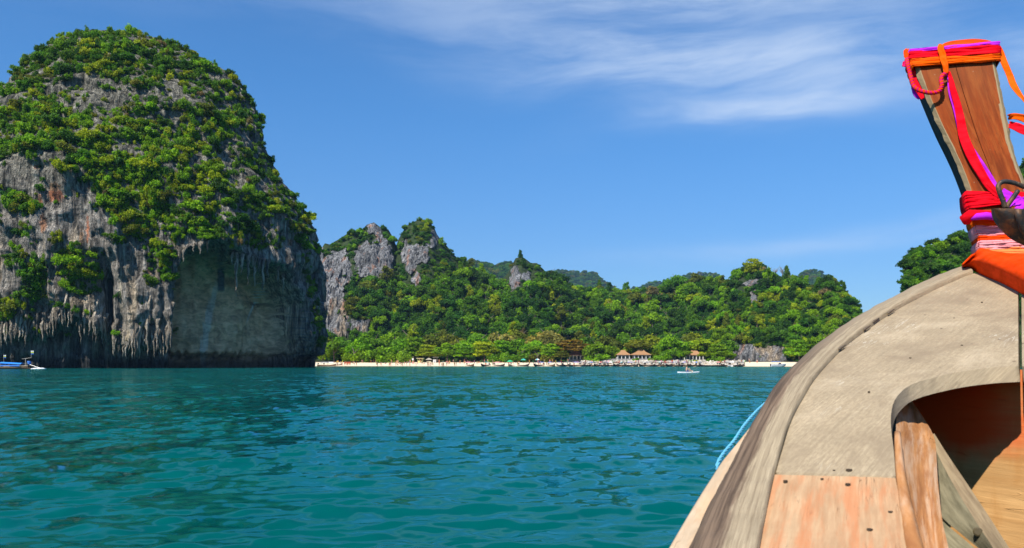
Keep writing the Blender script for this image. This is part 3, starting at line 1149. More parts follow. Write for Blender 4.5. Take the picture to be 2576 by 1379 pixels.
RK_MAIN = [zp(q, 778, 523.2, K5) for q in (
    [(20, 480), (70, 320), (110, 320), (125, 420), (200, 370), (300, 340), (345, 480), (380, 600), (290, 640), (310, 800), (350, 1070), (160, 1100), (100, 950), (60, 700), (30, 560)],
    [(385, 350), (470, 270), (520, 300), (585, 170), (612, 240), (655, 260), (690, 380), (705, 520), (650, 550), (650, 640), (560, 600), (400, 570), (380, 430)],
    [(1020, 200), (1062, 180), (1075, 330), (1000, 320)],
    [(760, 420), (800, 240), (830, 300), (890, 310), (1000, 310), (995, 440), (900, 470), (840, 570)],
    [(330, 930), (500, 930), (495, 1075), (310, 1070)],
    [(470, 110), (520, 120), (580, 150), (600, 230), (500, 220)],
    [(1680, 500), (1740, 460), (1770, 560), (1760, 660), (1680, 690)],
    [(1770, 540), (1840, 515), (1850, 620), (1790, 640)],
    [(850, 580), (900, 520), (930, 600), (880, 660)])] + \
    [zp(q, 1744, 603.7, 0.24326) for q in (
        [(300, 1100), (520, 1080), (700, 1110), (960, 1090), (970, 1230), (900, 1290), (400, 1290), (300, 1200)],
        [(480, 475), (560, 420), (690, 390), (750, 400), (720, 450), (600, 480)],
        [(590, 520), (650, 510), (670, 640), (590, 670)])]
HILL, S_HILL = build_hill("hill", "rocky forested hill with two grey limestone peaks behind the beach", SIL_MAIN,
                          [(778, 520), (1000, 515), (1150, 490), (1300, 470), (1800, 450), (1990, 415), (2230, 380)],
                          [(778, 570), (1000, 590), (1150, 600), (1300, 600), (1420, 620), (1650, 640), (1900, 520), (2000, 500), (2230, 420)],
                          960, 170, RK_MAIN, seed=1.0,
                          cliffy=[(778, 0.62), (1000, 0.66), (1150, 0.72), (1300, 0.78), (1450, 0.85), (1800, 0.85), (1850, 0.6), (1980, 0.6), (2230, 0.6)])

FAR = []
for (nm, lb, sil, Y, sd) in (
        ("far_hill", "distant blue grey hill between the twin peaks and the spire", [(1140, 720), (1165, 662), (1173, 654), (1185, 654), (1197, 660), (1215, 660), (1242, 666), (1251, 672), (1267, 661), (1285, 658), (1310, 690), (1330, 730)], 1900, 11),
        ("far_hill", "distant hazy flat topped hill behind the forest", [(1360, 740), (1368, 690), (1377, 684), (1396, 679), (1430, 678), (1459, 683), (1489, 683), (1506, 690), (1518, 704), (1540, 717), (1570, 735), (1600, 760)], 2700, 12),
        ("far_hill", "distant hazy ridge above the long forest slope", [(1560, 740), (1588, 723), (1615, 717), (1639, 706), (1664, 708), (1688, 708), (1703, 702), (1725, 689), (1761, 686), (1802, 686), (1822, 697), (1850, 720), (1880, 760)], 2900, 13),
        ("far_hill", "small distant hazy hill top behind the headland", [(1985, 730), (2000, 698), (2024, 683), (2048, 680), (2072, 685), (2090, 700), (2110, 740)], 2500, 14)):
    FAR.append(build_hill(nm, lb, sil, [(0, Y - 300), (3000, Y - 300)], [(0, Y), (3000, Y)], 130, 40, (), drop=4.0, seed=sd, amp=3.0, back=200.0))

SIL_R = [(2262, 905), (2264, 735), (2273, 713), (2270, 674), (2277, 650), (2299, 626), (2333, 609), (2367, 610), (2381, 601), (2403, 590), (2425, 588),
         (2447, 590), (2465, 601), (2490, 620), (2520, 560), (2545, 480), (2564, 421), (2576, 409), (2620, 360), (2720, 330), (2900, 420), (3050, 900)]
RHILL, S_RHILL = build_hill("headland", "steep dark green headland behind the wooden bow", SIL_R, [(2262, 275), (3050, 250)], [(2262, 290), (2480, 315), (3050, 330)], 420, 120,
                            [[(2266, 665), (2276, 665), (2279, 700), (2270, 705)], [(2310, 690), (2330, 686), (2332, 700), (2312, 704)]], seed=21.0,
                            drop=8.0, cliffy=[(2262, .35), (2400, .5), (3050, .6)])


# ---------------------------------------------------------------- beach and ground
def shore_y(u):
    return np.interp(u, [600, 800, 1500, 2000, 3000], [412, 402, 372, 340, 310])


def build_beach():
    us = np.linspace(640, 2900, 420)
    prof_d = np.array([-14, -6, -2, 0, 3, 7, 12, 18, 24, 30, 34])
    prof_z = np.array([-1.6, -.6, -.2, 0.0, 0.22, 0.55, 0.95, 1.4, 1.8, 2.05, 2.1])
    Yw = shore_y(us)[None] + 1.6 * fbm(us / 60, us * 0, us * 0, 3)[None]
    Y = Yw + prof_d[:, None]
    X = (us[None] - CU) / FPX * Y
    Z = np.broadcast_to(prof_z[:, None], Y.shape) + 0.06 * fbm(X / 5, Y / 5, X * 0, 3)
    o = obj_from("beach", np.stack([X, Y, Z], -1).reshape(-1, 3), grid_faces(len(prof_d), len(us)), M_SAND)
    tag(o, "pale sand beach under the trees, crowded with bathers", kind='structure')
    # ground under the trees
    d = np.array([30, 45, 80, 140, 260, 520, 1500])
    z = np.array([1.9, 2.3, 2.6, 2.8, 3.0, 3.0, 3.0])
    Y = Yw + d[:, None]
    X = (us[None] - CU) / FPX * Y
    Z = np.broadcast_to(z[:, None], Y.shape) + 0.2 * fbm(X / 9, Y / 9, X * 0, 3)
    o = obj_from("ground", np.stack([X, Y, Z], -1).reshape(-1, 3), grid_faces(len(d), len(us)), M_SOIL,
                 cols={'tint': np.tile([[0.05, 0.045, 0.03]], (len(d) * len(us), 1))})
    tag(o, "shaded ground under the shore trees", kind='structure')


build_beach()


def ground_z(u, Y):
    d = Y - shore_y(u)
    return float(np.interp(d, [-14, -6, -2, 0, 3, 7, 12, 18, 24, 30, 45, 80, 140, 260], [-1.6, -.6, -.2, 0.0, 0.22, 0.55, 0.95, 1.4, 1.8, 2.05, 2.3, 2.6, 2.8, 3.0]))


# ---------------------------------------------------------------- haze in the air
def build_haze():
    me = bpy.data.meshes.new("haze")
    bm = bmesh.new()
    bm_box(bm, (0, 1550, 210), (6400, 3500, 425))
    bmesh.ops.recalc_face_normals(bm, faces=bm.faces)
    bm.to_mesh(me)
    bm.free()
    m, b, out = new_mat("haze_air")
    pv = b.n('ShaderNodeVolumePrincipled')
    pv.inputs['Color'].default_value = (0.40, 0.66, 1.0, 1)
    pv.inputs['Density'].default_value = HAZE
    pv.inputs['Anisotropy'].default_value = 0.0
    b.t.links.new(pv.outputs[0], out.inputs['Volume'])
    me.materials.append(m)
    o = bpy.data.objects.new("haze", me)
    COL.objects.link(o)
    tag(o, "thin bluish sea air between the boat and the hills", kind='stuff')


HAZE = 0.000055
if HAZE > 0:
    build_haze()

# ---------------------------------------------------------------- growth on the big cliff
def cliff_growth():
    rock_holes = [(200, 215, 95, 26), (270, 228, 70, 30), (330, 240, 55, 24), (200, 262, 40, 26), (290, 262, 50, 18), (120, 215, 25, 22), (420, 232, 46, 20), (415, 330, 34, 12),
                  (470, 250, 40, 14), (560, 262, 10, 22), (605, 330, 18, 15), (40, 285, 22, 12), (60, 345, 40, 16), (130, 400, 60, 30), (60, 430, 70, 45), (135, 370, 10, 20),
                  (290, 410, 10, 20), (620, 440, 24, 16), (655, 470, 24, 18), (575, 415, 12, 16), (370, 300, 60, 8), (520, 300, 24, 14), (500, 500, 18, 10), (350, 505, 22, 10),
                  (250, 560, 20, 30), (640, 350, 10, 26), (540, 545, 26, 10), (690, 560, 26, 24), (600, 520, 18, 12)]
    patches = [(185, 655, 38, 34), (225, 690, 30, 28), (40, 640, 30, 16), (85, 690, 22, 22), (85, 735, 26, 26), (30, 772, 34, 14), (395, 665, 26, 20), (412, 680, 20, 25), (385, 712, 18, 12),
               (70, 520, 30, 18), (35, 510, 20, 20), (60, 580, 16, 16), (140, 600, 14, 14), (30, 660, 16, 10), (100, 660, 14, 22), (190, 720, 40, 14), (230, 735, 18, 12), (300, 600, 26, 18),
               (640, 600, 36, 22), (690, 610, 22, 16), (600, 600, 30, 18), (655, 620, 20, 12), (10, 800, 20, 12), (100, 830, 14, 10), (140, 770, 12, 10), (620, 560, 34, 18), (430, 640, 16, 12),
               (775, 680, 10, 26), (783, 730, 12, 30), (790, 790, 12, 30), (800, 840, 14, 26), (760, 590, 14, 26), (768, 640, 8, 24), (806, 868, 12, 14), (120, 700, 14, 14), (150, 690, 12, 10)]
    vb_u = [-100, 0, 60, 120, 170, 210, 260, 300, 360, 400, 440, 470, 520, 570, 620, 680, 720, 760, 800]
    vb_v = [400, 395, 392, 420, 430, 440, 520, 590, 630, 632, 618, 596, 588, 598, 560, 548, 560, 610, 640]
    cand = []
    step = 10.5
    rs = np.random.RandomState(9)
    for v in np.arange(84, 905, step):
        for u in np.arange(-10, 830, step):
            uu, vv = u + rs.uniform(-6, 6), v + rs.uniform(-6, 6)
            vb = np.interp(uu, vb_u, vb_v) + 16 * float(pn(uu / 22, 0.5, 3.3))
            dens = 1.0 if vv < vb else 0.0
            if vv >= vb:
                dens = 0.06 if (vv < 850 and not (445 < uu < 755 and vv > 590)) else 0.0
                for (a, b_, ru, rv) in patches:
                    if ((uu - a) / ru) ** 2 + ((vv - b_) / rv) ** 2 < 1:
                        dens = 0.95
            else:
                for (a, b_, ru, rv) in rock_holes:
                    q = ((uu - a) / ru) ** 2 + ((vv - b_) / rv) ** 2 + 0.7 * float(pn(uu / 9, vv / 9, 1.7))
                    if q < 0.82:
                        dens = 0.17
                if vv > 170 and dens > 0.5 and float(fbm(np.float32(uu / 30), np.float32(vv / 22), np.float32(5.5), 3)) < -0.13:
                    dens = 0.22
            if rs.rand() > dens:
                continue
            p, n = S_CLIFF.hit(uu, vv)
            if p is None or p.y > 470:
                continue
            big = 0.72 if vv < 560 else 0.62
            r = rs.choice([1.2, 1.7, 2.3, 3.0, 4.0], p=[.24, .30, .26, .14, .06]) * big * rs.uniform(.85, 1.15)
            if dens < 0.3:
                r *= 0.62
            # tone: darker on the crown and the far right, brightest across the belly
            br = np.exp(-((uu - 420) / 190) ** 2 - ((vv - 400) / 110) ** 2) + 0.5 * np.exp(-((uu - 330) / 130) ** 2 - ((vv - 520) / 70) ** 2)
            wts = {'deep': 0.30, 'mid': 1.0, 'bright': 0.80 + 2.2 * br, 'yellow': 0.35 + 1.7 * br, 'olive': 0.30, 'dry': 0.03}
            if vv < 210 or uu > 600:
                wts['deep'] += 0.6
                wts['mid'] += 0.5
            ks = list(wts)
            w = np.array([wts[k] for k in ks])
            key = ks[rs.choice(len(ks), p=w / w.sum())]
            kind = 'sprig' if (r < 1.9 and rs.rand() < .6) else ('dome' if r > 3.2 and rs.rand() < .7 else 'bush')
            cand.append((r, p, n, uu, vv, key, kind))
    # the yellow flowering tree near the top and the lone bright bush on the wall of columns
    cand.sort(key=lambda c: -c[0])
    tone = {'deep': 'dark green', 'mid': 'mid green', 'bright': 'bright green', 'yellow': 'yellow green', 'olive': 'olive', 'dry': 'dry brown', 'pale': 'pale'}
    form = {'sprig': 'straggly shrub', 'dome': 'round headed tree', 'bush': 'dense bush'}

    def zone(u, v):
        if v < 190:
            return 'on the sea cliff summit'
        if u > 610 and v < 640:
            return 'on the right shoulder of the sea cliff'
        if v < 330:
            return 'below the upper grey band of the cliff' if v > 265 else 'beside the upper grey band of the cliff'
        if v < 460:
            return 'on the belly of the sea cliff' if u > 200 else 'on the left ledges of the cliff'
        if v < 640:
            return 'above the smooth hollow in the cliff' if u > 430 else 'on the lower ledges of the cliff'
        return 'on the stalactite wall of the cliff' if u < 440 else 'on the shaded right cliff edge'
    rest = []
    for i, (r, p, n, u, v, key, kind) in enumerate(cand):
        sink = p - Vector((0, 0, r * 0.45))
        if i < 285:   # the largest stand as things of their own
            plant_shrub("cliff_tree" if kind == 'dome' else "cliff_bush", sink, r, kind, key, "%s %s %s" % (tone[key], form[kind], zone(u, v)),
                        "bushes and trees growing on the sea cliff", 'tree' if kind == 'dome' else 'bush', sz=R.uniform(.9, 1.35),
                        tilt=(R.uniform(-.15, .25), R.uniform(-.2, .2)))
        else:
            rest.append((r, sink, key))
    for nm, keys in (("cliff_undergrowth", ('deep', 'mid', 'olive')), ("cliff_scrub", ('bright', 'yellow', 'dry'))):
        rr = [q for q in rest if q[2] in keys]
        if rr:
            s = np.array([[q[0] * R.uniform(.8, 1.2), q[0] * R.uniform(.8, 1.2), q[0] * R.uniform(.9, 2.0)] for q in rr])
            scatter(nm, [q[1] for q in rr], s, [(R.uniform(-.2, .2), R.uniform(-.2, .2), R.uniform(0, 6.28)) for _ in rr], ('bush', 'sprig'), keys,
                    "small %s scrub too dense to count on the cliff face" % ("dark green" if keys[0] == 'deep' else "bright green"),
                    keyw=[sum(q[2] == k for q in rr) + .01 for k in keys])
    for (u, v, r, key, kind, lb) in ((350, 213, 2.0, 'pale', 'bush', "yellow flowering tree just below the cliff summit greenery"),
                                     (178, 655, 4.0, 'bright', 'bush', "large bright green bush alone on the stalactite wall"),
                                     (225, 685, 3.1, 'yellow', 'bush', "yellow green bush right of the large bright one on the stalactite wall"),
                                     (85, 735, 2.8, 'mid', 'sprig', "hanging green bush low on the left of the stalactite wall"),
                                     (30, 775, 3.3, 'olive', 'bush', "spreading olive bush lowest on the left of the sea cliff"),
                                     (420, 640, 2.6, 'bright', 'bush', "bright bush overhanging the left edge of the smooth hollow"),
                                     (520, 596, 2.5, 'bright', 'tier', "flat topped bright bush at the top of the smooth hollow")):
        p, n = S_CLIFF.hit(u, v)
        if p is not None:
            plant_shrub("cliff_bush", p - Vector((0, 1.0, r * .5)), r, kind, key, lb, "bushes and trees growing on the sea cliff", 'bush')


cliff_growth()


# ---------------------------------------------------------------- forest on the hills
def forest():
    rs = np.random.RandomState(21)
    cand = []
    sv = S_HILL.sil
    for v in np.arange(545, 925, 10.5):
        for u in np.arange(784, 2215, 17):
            uu, vv = u + rs.uniform(-9, 9), v + rs.uniform(-6, 6)
            ridge = np.interp(uu, sv[0], sv[1])
            if vv < ridge - 2 or vv > 905:
                continue
            ju = uu + 7 * float(pn(uu / 14, vv / 14, 1.0)) + 3 * float(pn(uu / 5, vv / 5, 1.0))
            jv = vv + 9 * float(pn(uu / 14, vv / 20, 10.0))
            rock = any(in_poly(np.array([ju, ju, ju + 6, ju - 6]), np.array([jv, jv - 11, jv - 5, jv - 5]), q).any() for q in RK_MAIN)
            if rock and rs.rand() > 0.05:
                continue
            p, n = S_HILL.hit(uu, max(vv, ridge + 1.5))
            if p is None:
                continue
            peak = (uu < 1160 and vv < 720) or rock or (1270 < uu < 1380 and vv < 730)
            head = uu > 1800
            base = rs.choice([2.6, 3.4, 4.4, 5.6, 7.0], p=[.10, .26, .32, .22, .10])
            if peak:
                base = rs.choice([1.7, 2.3, 3.0, 3.8], p=[.25, .35, .28, .12])
            if rock:
                base *= .6
            if head:
                base *= .86
            r = base * rs.uniform(.9, 1.12) * (p.y / 520.0)
            n1 = float(fbm(np.float32(uu / 60), np.float32(vv / 40), np.float32(4.2), 3))
            wts = {'deep': 1.0 + 1.2 * max(0, -n1 * 2), 'mid': 1.35, 'bright': 0.62 + 1.2 * max(0, n1 * 2), 'yellow': 0.20 + .3 * max(0, n1 * 2), 'olive': 0.32, 'dry': 0.02, 'pale': .02}
            if head:
                wts['bright'] += .8; wts['yellow'] += .35
            if uu < 1000:
                wts['deep'] += .6; wts['bright'] *= .5
            ks = list(wts)
            w = np.array([wts[k] for k in ks])
            key = ks[rs.choice(len(ks), p=w / w.sum())]
            if vv < ridge + 14:
                r = min(r, 3.4 * p.y / 520.0)
            kind = rs.choice(['dome', 'bush', 'tall', 'tier'], p=[.5, .32, .10, .08]) if (not peak and vv > ridge + 16) else 'bush' if not peak else rs.choice(['bush', 'dome', 'sprig'], p=[.6, .25, .15])
            cand.append((r * (1.25 if kind == 'dome' else 1.0) / p.y, r, p, uu, vv, key, kind, peak))
    cand.sort(key=lambda c: -c[0])
    tone = {'deep': 'dark green', 'mid': 'mid green', 'bright': 'bright green', 'yellow': 'yellow green', 'olive': 'olive green', 'dry': 'half bare brown', 'pale': 'pale flowering'}
    form = {'dome': 'broad crowned tree', 'bush': 'low rounded tree', 'tall': 'tall narrow tree', 'tier': 'flat tiered tree', 'sprig': 'straggly shrub'}

    def zone(u, v):
        if u < 1000:
            return "beside the grey rock of the left peak" if v < 720 else "at the foot of the left peak"
        if u < 1170:
            return "on the slope under the rounded peak" if v > 640 else "on the rounded peak"
        if u < 1270:
            return "on the saddle right of the peaks" if v < 780 else "in the valley below the twin peaks"
        if u < 1430:
            return "around the small rock spire" if v < 760 else "on the slope below the small rock spire"
        if u < 1780:
            return "on the skyline of the long slope" if v < 745 else ("midway up the long slope" if v < 820 else "low on the long slope")
        return "on top of the right headland" if v < 740 else ("on the face of the right headland" if v < 830 else "above the tan rock foot")
    rest = []
    for i, (s, r, p, u, v, key, kind, peak) in enumerate(cand):
        h = r * (2.0 if kind in ('dome', 'tier') else 2.4 if kind == 'tall' else 1.25)
        if i < 290:
            plant_tree("forest_tree", p - Vector((0, 0, r * .45)), r, h, kind, key, "%s %s %s" % (tone[key], form[kind], zone(u, v)), "trees of the hillside forest")
        else:
            rest.append((r, h, p - Vector((0, 0, r * .4)), key))
    for nm, keys, lb in (("forest", ('deep', 'mid', 'olive'), "dense dark green forest covering the hill behind the beach"),
                         ("forest_canopy", ('bright', 'yellow', 'dry', 'pale'), "lighter green tree tops scattered through the hill forest")):
        rr = [q for q in rest if q[3] in keys]
        s = np.array([[q[0], q[0], q[0] * R.uniform(.9, 1.35)] for q in rr])
        scatter(nm, [q[2] for q in rr], s, [(R.uniform(-.1, .1), R.uniform(-.1, .1), R.uniform(0, 6.28)) for _ in rr], ('bush', 'dome', 'tall'), keys, lb,
                keyw=[sum(q[3] == k for q in rr) + .01 for k in keys])
    # undergrowth between the crowns
    pts = []
    for _ in range(2600):
        u = rs.uniform(790, 2200)
        ridge = np.interp(u, sv[0], sv[1])
        v = rs.uniform(ridge + 3, 912)
        if any(in_poly(np.array([u, u]), np.array([v, v - 8]), q).any() for q in RK_MAIN):
            continue
        p, n = S_HILL.hit(u, v)
        if p is not None:
            pts.append(p - Vector((0, 0, .8)))
    sc = RN.uniform(1.6, 2.6, (len(pts), 1)) * np.array([[1, 1, .9]])
    scatter("forest_undergrowth", pts, sc, [(0, 0, R.uniform(0, 6.28)) for _ in pts], ('bush',), ('deep', 'mid'), "dark undergrowth filling the gaps between the hill trees")


forest()


def far_forest():
    rs = np.random.RandomState(4)
    lbs = ["hazy forest on the far hill behind the twin peaks", "hazy forest on the far flat topped hill", "hazy forest on the far long ridge", "hazy forest on the small far hill top"]
    for (o, s), lb in zip(FAR, lbs):
        us, vs = s.sil
        pts = []
        for u in np.arange(us[0] + 4, us[-1] - 4, 5.2):
            top = np.interp(u, us, vs)
            for v in np.arange(top + 1, top + 70, 5.0):
                p, n = s.hit(u + rs.uniform(-3, 3), v + rs.uniform(-1.0, 2.5))
                if p is not None:
                    pts.append(p - Vector((0, 0, 1.5)))
        sc = rs.uniform(6.0, 11.5, (len(pts), 1)) * np.array([[1, 1, .95]])
        scatter("far_forest", pts, sc, [(0, 0, rs.uniform(0, 6.28)) for _ in pts], ('bush', 'dome'), ('deep', 'mid', 'olive'), lb, keyw=[1.2, .7, .4])
    # headland behind the bow
    us, vs = S_RHILL.sil
    cand = []
    for u in np.arange(2262, 2860, 12.5):
        top = np.interp(u, us, vs)
        for v in np.arange(top + 1, min(top + 340, 905), 9.5):
            p, n = S_RHILL.hit(u + rs.uniform(-6, 6), v + rs.uniform(-2, 5))
            if p is not None:
                cand.append((rs.choice([1.5, 2.1, 2.8, 3.4], p=[.2, .4, .3, .1]), p, u, v))
    seen = [c for c in cand if 2262 <= c[2] <= 2465 and c[3] < 740]
    seen.sort(key=lambda c: -c[0])
    one = set(id(c) for c in seen[:60])
    for c in seen[:60]:
        r, p, u, v = c
        key = rs.choice(['deep', 'mid', 'bright'], p=[.55, .35, .1])
        zone = ("on the skyline of the dark headland behind the bow" if v < np.interp(u, us, vs) + 14 else
                "on the left edge of the headland behind the bow" if u < 2300 else "on the dark headland face behind the bow")
        plant_tree("headland_tree", p - Vector((0, 0, r * .45)), r, r * 1.8, 'dome', key,
                   {'deep': 'dark green', 'mid': 'mid green', 'bright': 'bright green'}[key] + " tree " + zone, "trees on the headland behind the bow")
    rr = [c for c in cand if id(c) not in one]
    s = np.array([[c[0]] * 3 for c in rr])
    scatter("headland_forest", [c[1] - Vector((0, 0, c[0] * .45)) for c in rr], s, [(0, 0, rs.uniform(0, 6.28)) for _ in rr], ('bush', 'dome'), ('deep', 'mid'),
            "dense dark forest covering the headland behind the bow", keyw=[1.3, .7])


far_forest()


# ---------------------------------------------------------------- trees along the shore
def shore_trees():
    G = "trees along the edge of the beach"
    # u, top v, half width px, distance behind the waterline, kind, tone, label
    T = [(812, 862, 22, 30, 'bush', 'mid', "low green tree at the beach end beside the sea cliff"),
         (840, 852, 30, 34, 'dome', 'mid', "green tree next to the last low tree by the sea cliff"),
         (872, 845, 30, 46, 'dome', 'deep', "round tree behind the left end of the beach"),
         (905, 843, 34, 38, 'dome', 'mid', "broad bright tree below the tan foot of the left peak"),
         (940, 838, 36, 44, 'dome', 'deep', "broad tree above the left half of the sand"),
         (890, 868, 34, 28, 'bush', 'bright', "bright low thicket fronting the left end of the sand"),
         (955, 866, 36, 28, 'bush', 'mid', "leafy green thicket at the sand behind the sunbathers in red"),
         (985, 828, 32, 55, 'dome', 'bright', "bright tree standing tall under the grey slab of the left peak"),
         (1005, 846, 34, 40, 'dome', 'mid', "rounded tree left of the yellow lifeguard hut, second row"),
         (1010, 874, 30, 27, 'bush', 'bright', "bright bush reaching down to the sand left of the yellow hut"),
         (1045, 850, 34, 42, 'tier', 'mid', "tiered tree over the yellow lifeguard hut"),
         (1085, 838, 36, 50, 'dome', 'olive', "olive crowned tree behind the thatched kiosk"),
         (1078, 868, 32, 34, 'tier', 'yellow', "yellow green tiered tree right behind the yellow hut"),
         (1125, 832, 34, 56, 'dome', 'olive', "tall olive tree above the grey booth"),
         (1125, 862, 34, 33, 'dome', 'bright', "bright leafy tree behind the grey booth"),
         (1165, 850, 36, 46, 'dome', 'mid', "bright green tree right of the grey booth, second row"),
         (1172, 872, 34, 31, 'tier', 'bright', "bright tiered tree over the dark shade right of the booth"),
         (1200, 838, 34, 60, 'dome', 'bright', "bright domed tree below the valley of the twin peaks"),
         (1218, 862, 36, 34, 'tier', 'yellow', "yellow green tiered tree over the pink canopied boat"),
         (1255, 824, 42, 66, 'dome', 'pale', "pale cream flowering tree, the left one of the flowering pair"),
         (1262, 858, 36, 42, 'tier', 'mid', "green tiered tree below the left pale flowering tree"),
         (1268, 882, 30, 29, 'bush', 'mid', "green thicket behind the green parasol"),
         (1300, 848, 34, 48, 'dome', 'mid', "green tree between the two pale flowering trees"),
         (1312, 874, 30, 30, 'bush', 'deep', "small bush behind the boats left of the reddish tree"),
         (1342, 850, 38, 50, 'dome', 'bright', "deep bright tree in front of the right pale flowering tree"),
         (1385, 822, 46, 64, 'dome', 'pale', "pale cream flowering tree, the right one of the flowering pair"),
         (1352, 880, 34, 30, 'bush', 'olive', "olive thicket at the sand left of the reddish tree"),
         (1392, 866, 34, 36, 'tier', 'mid', "green tiered tree just left of the reddish tree"),
         (1438, 856, 46, 38, 'tier', 'rust', "reddish brown tiered tree over the low white bungalow"),
         (1412, 884, 20, 30, 'tier', 'olive', "olive tiered tree under the reddish tree"),
         (1470, 842, 34, 60, 'dome', 'mid', "mid green tree behind the reddish tree"),
         (1506, 854, 36, 34, 'dome', 'bright', "vivid green round tree between the bungalows"),
         (1500, 884, 30, 29, 'bush', 'bright', "vivid green skirt of leaves under the round tree"),
         (1543, 868, 15, 50, 'dome', 'mid', "small green tree left of the first orange roof"),
         (1530, 838, 34, 62, 'dome', 'olive', "olive tree behind the vivid round tree"),
         (1585, 836, 36, 66, 'dome', 'mid', "green tree behind the orange roofed bungalow"),
         (1606, 850, 36, 44, 'dome', 'olive', "soft olive tree leaning over two orange roofs"),
         (1656, 862, 26, 46, 'dome', 'mid', "green tree right of the second orange roof"),
         (1664, 886, 22, 28, 'bush', 'bright', "small bright bush on the stone bank right of the sea wall"),
         (1698, 838, 36, 40, 'dome', 'bright', "vivid green tall tree over the stone bank"),
         (1690, 872, 30, 32, 'dome', 'mid', "green understorey tree under the vivid tall tree"),
         (1640, 838, 34, 66, 'dome', 'yellow', "yellow green crown behind the second orange roof"),
         (1735, 858, 26, 44, 'dome', 'mid', "green tree left of the shaded bungalow"),
         (1768, 846, 38, 46, 'dome', 'yellow', "yellow green domed tree over the shaded bungalows"),
         (1741, 903, 15, 27, 'bush', 'bright', "low hedge like bush in front of the shaded bungalow"),
         (1806, 866, 30, 32, 'tier', 'bright', "bright tiered tree beside the tan rock face"),
         (1800, 890, 26, 27, 'bush', 'bright', "low bright bush at the left foot of the tan rock face"),
         (1830, 850, 26, 60, 'dome', 'mid', "green tree above the left end of the tan rock face"),
         (2010, 856, 30, 30, 'tier', 'bright', "bright tiered tree right of the tan rock face"),
         (2050, 850, 34, 32, 'tier', 'mid', "green tiered tree last before the wooden bow"),
         (2090, 840, 34, 36, 'dome', 'mid', "green tree half behind the wooden bow"),
         (1598, 896, 9, 30, 'bush', 'bright', "small leafy bush hiding the gap between the two orange roofs"),
         (1636, 898, 8, 30, 'bush', 'mid', "small bush at the right end of the second orange roofed bungalow"),
         (1728, 880, 14, 33, 'dome', 'bright', "slender leafy tree in front of the left part of the shaded bungalow"),
         (1772, 884, 14, 32, 'dome', 'yellow', "slender yellow green tree at the right corner of the shaded bungalow"),
         (1040, 816, 24, 74, 'tall', 'yellow', "tall yellow green tree at the foot of the cliffs left of the valley")]
    CLEAR = {1728: 3.4, 1772: 2.6, 1438: 5.2, 1550: 5.0, 1606: 6.0, 1652: 5.0, 1585: 4, 1768: 5.0, 1735: 4.0, 1506: 1.5, 1698: 3.0, 1690: 1.5}
    for (u, vt, hw, d, kind, key, lb) in T:
        if d < 56:      # salt-tolerant shore trees are a paler, fresher green than the hill forest
            key = {'deep': 'mid', 'mid': 'bright'}.get(key, key)
        Y = float(shore_y(u)) + d
        z0 = ground_z(u, Y) - 0.3
        top = EYE + (HV - vt) / FPX * Y
        rad = hw * Y / FPX * 1.08
        h = (top - z0) * (1.0 if kind != 'bush' else .95)
        x = (u - CU) / FPX * Y
        plant_tree("shore_tree", (x, Y, z0), rad, h, kind, key, lb, G, bole=CLEAR.get(u, 2.6 if (kind != 'bush' and d < 46) else 0))
    # thick leaf between them
    rs = np.random.RandomState(8)
    pts, sc = [], []
    for u in np.arange(806, 2100, 7):
        for d in (44, 52, 60, 72, 86):
            uu = u + rs.uniform(-6, 6)
            if 1840 < uu < 1975:
                continue
            Y = float(shore_y(uu)) + d + rs.uniform(-3, 3)
            hgt = rs.uniform(.3, 1.0) * (5.5 + 0.09 * (d - 32) * 1.2)
            pts.append(((uu - CU) / FPX * Y, Y, ground_z(uu, Y) + hgt - 1))
            r = rs.uniform(1.6, 3.0)
            sc.append((r, r, r))
    scatter("shore_thicket", pts, sc, [(0, 0, rs.uniform(0, 6.28)) for _ in pts], ('bush',), ('mid', 'bright', 'yellow'), "thick mixed greenery filling in behind the shore trees", keyw=[1, 1.2, .35])


shore_trees()


def bare_trees():
    """leafless grey trees on the headland's skyline"""
    rs = random.Random(5)
    for (u, v, h, lb) in ((1950, 690, 7.5, "leafless grey tree on the headland skyline, left of the pair"), (1968, 690, 9.0, "taller leafless grey tree on the headland skyline")):
        p, n = S_HILL.hit(u, v + 8)
        if p is None:
            continue
        root = empty("bare_tree", p - Vector((0, 0, .8)))
        tag(root, lb, "tree", "leafless trees on the headland")
        bm = bmesh.new()
        bm_tube(bm, [(0, 0, -.5), (.1, 0, h * .35), (.2, .1, h * .6)], [.28, .2, .14], 6)
        part("trunk", bm, M_BARK, root)
        bm = bmesh.new()
        for k in range(26):
            a = rs.random() * 6.28
            z = h * rs.uniform(.3, .62)
            L = h * rs.uniform(.25, .5)
            e = Vector((math.cos(a) * L * .7, math.sin(a) * L * .7, L * .75))
            s = Vector((.15, 0, z))
            bm_tube(bm, [s, s + e * .5 + Vector((0, 0, -.1)), s + e], [.09, .06, .02], 4)
            for q in range(3):
                f = s + e * rs.uniform(.4, .9)
                bm_tube(bm, [f, f + Vector((rs.uniform(-1, 1), rs.uniform(-1, 1), rs.uniform(.3, 1.2)))], [.04, .015], 3)
        part("branches", bm, plain("dead_wood", (0.26, 0.23, 0.19), .9, .1), root)


bare_trees()

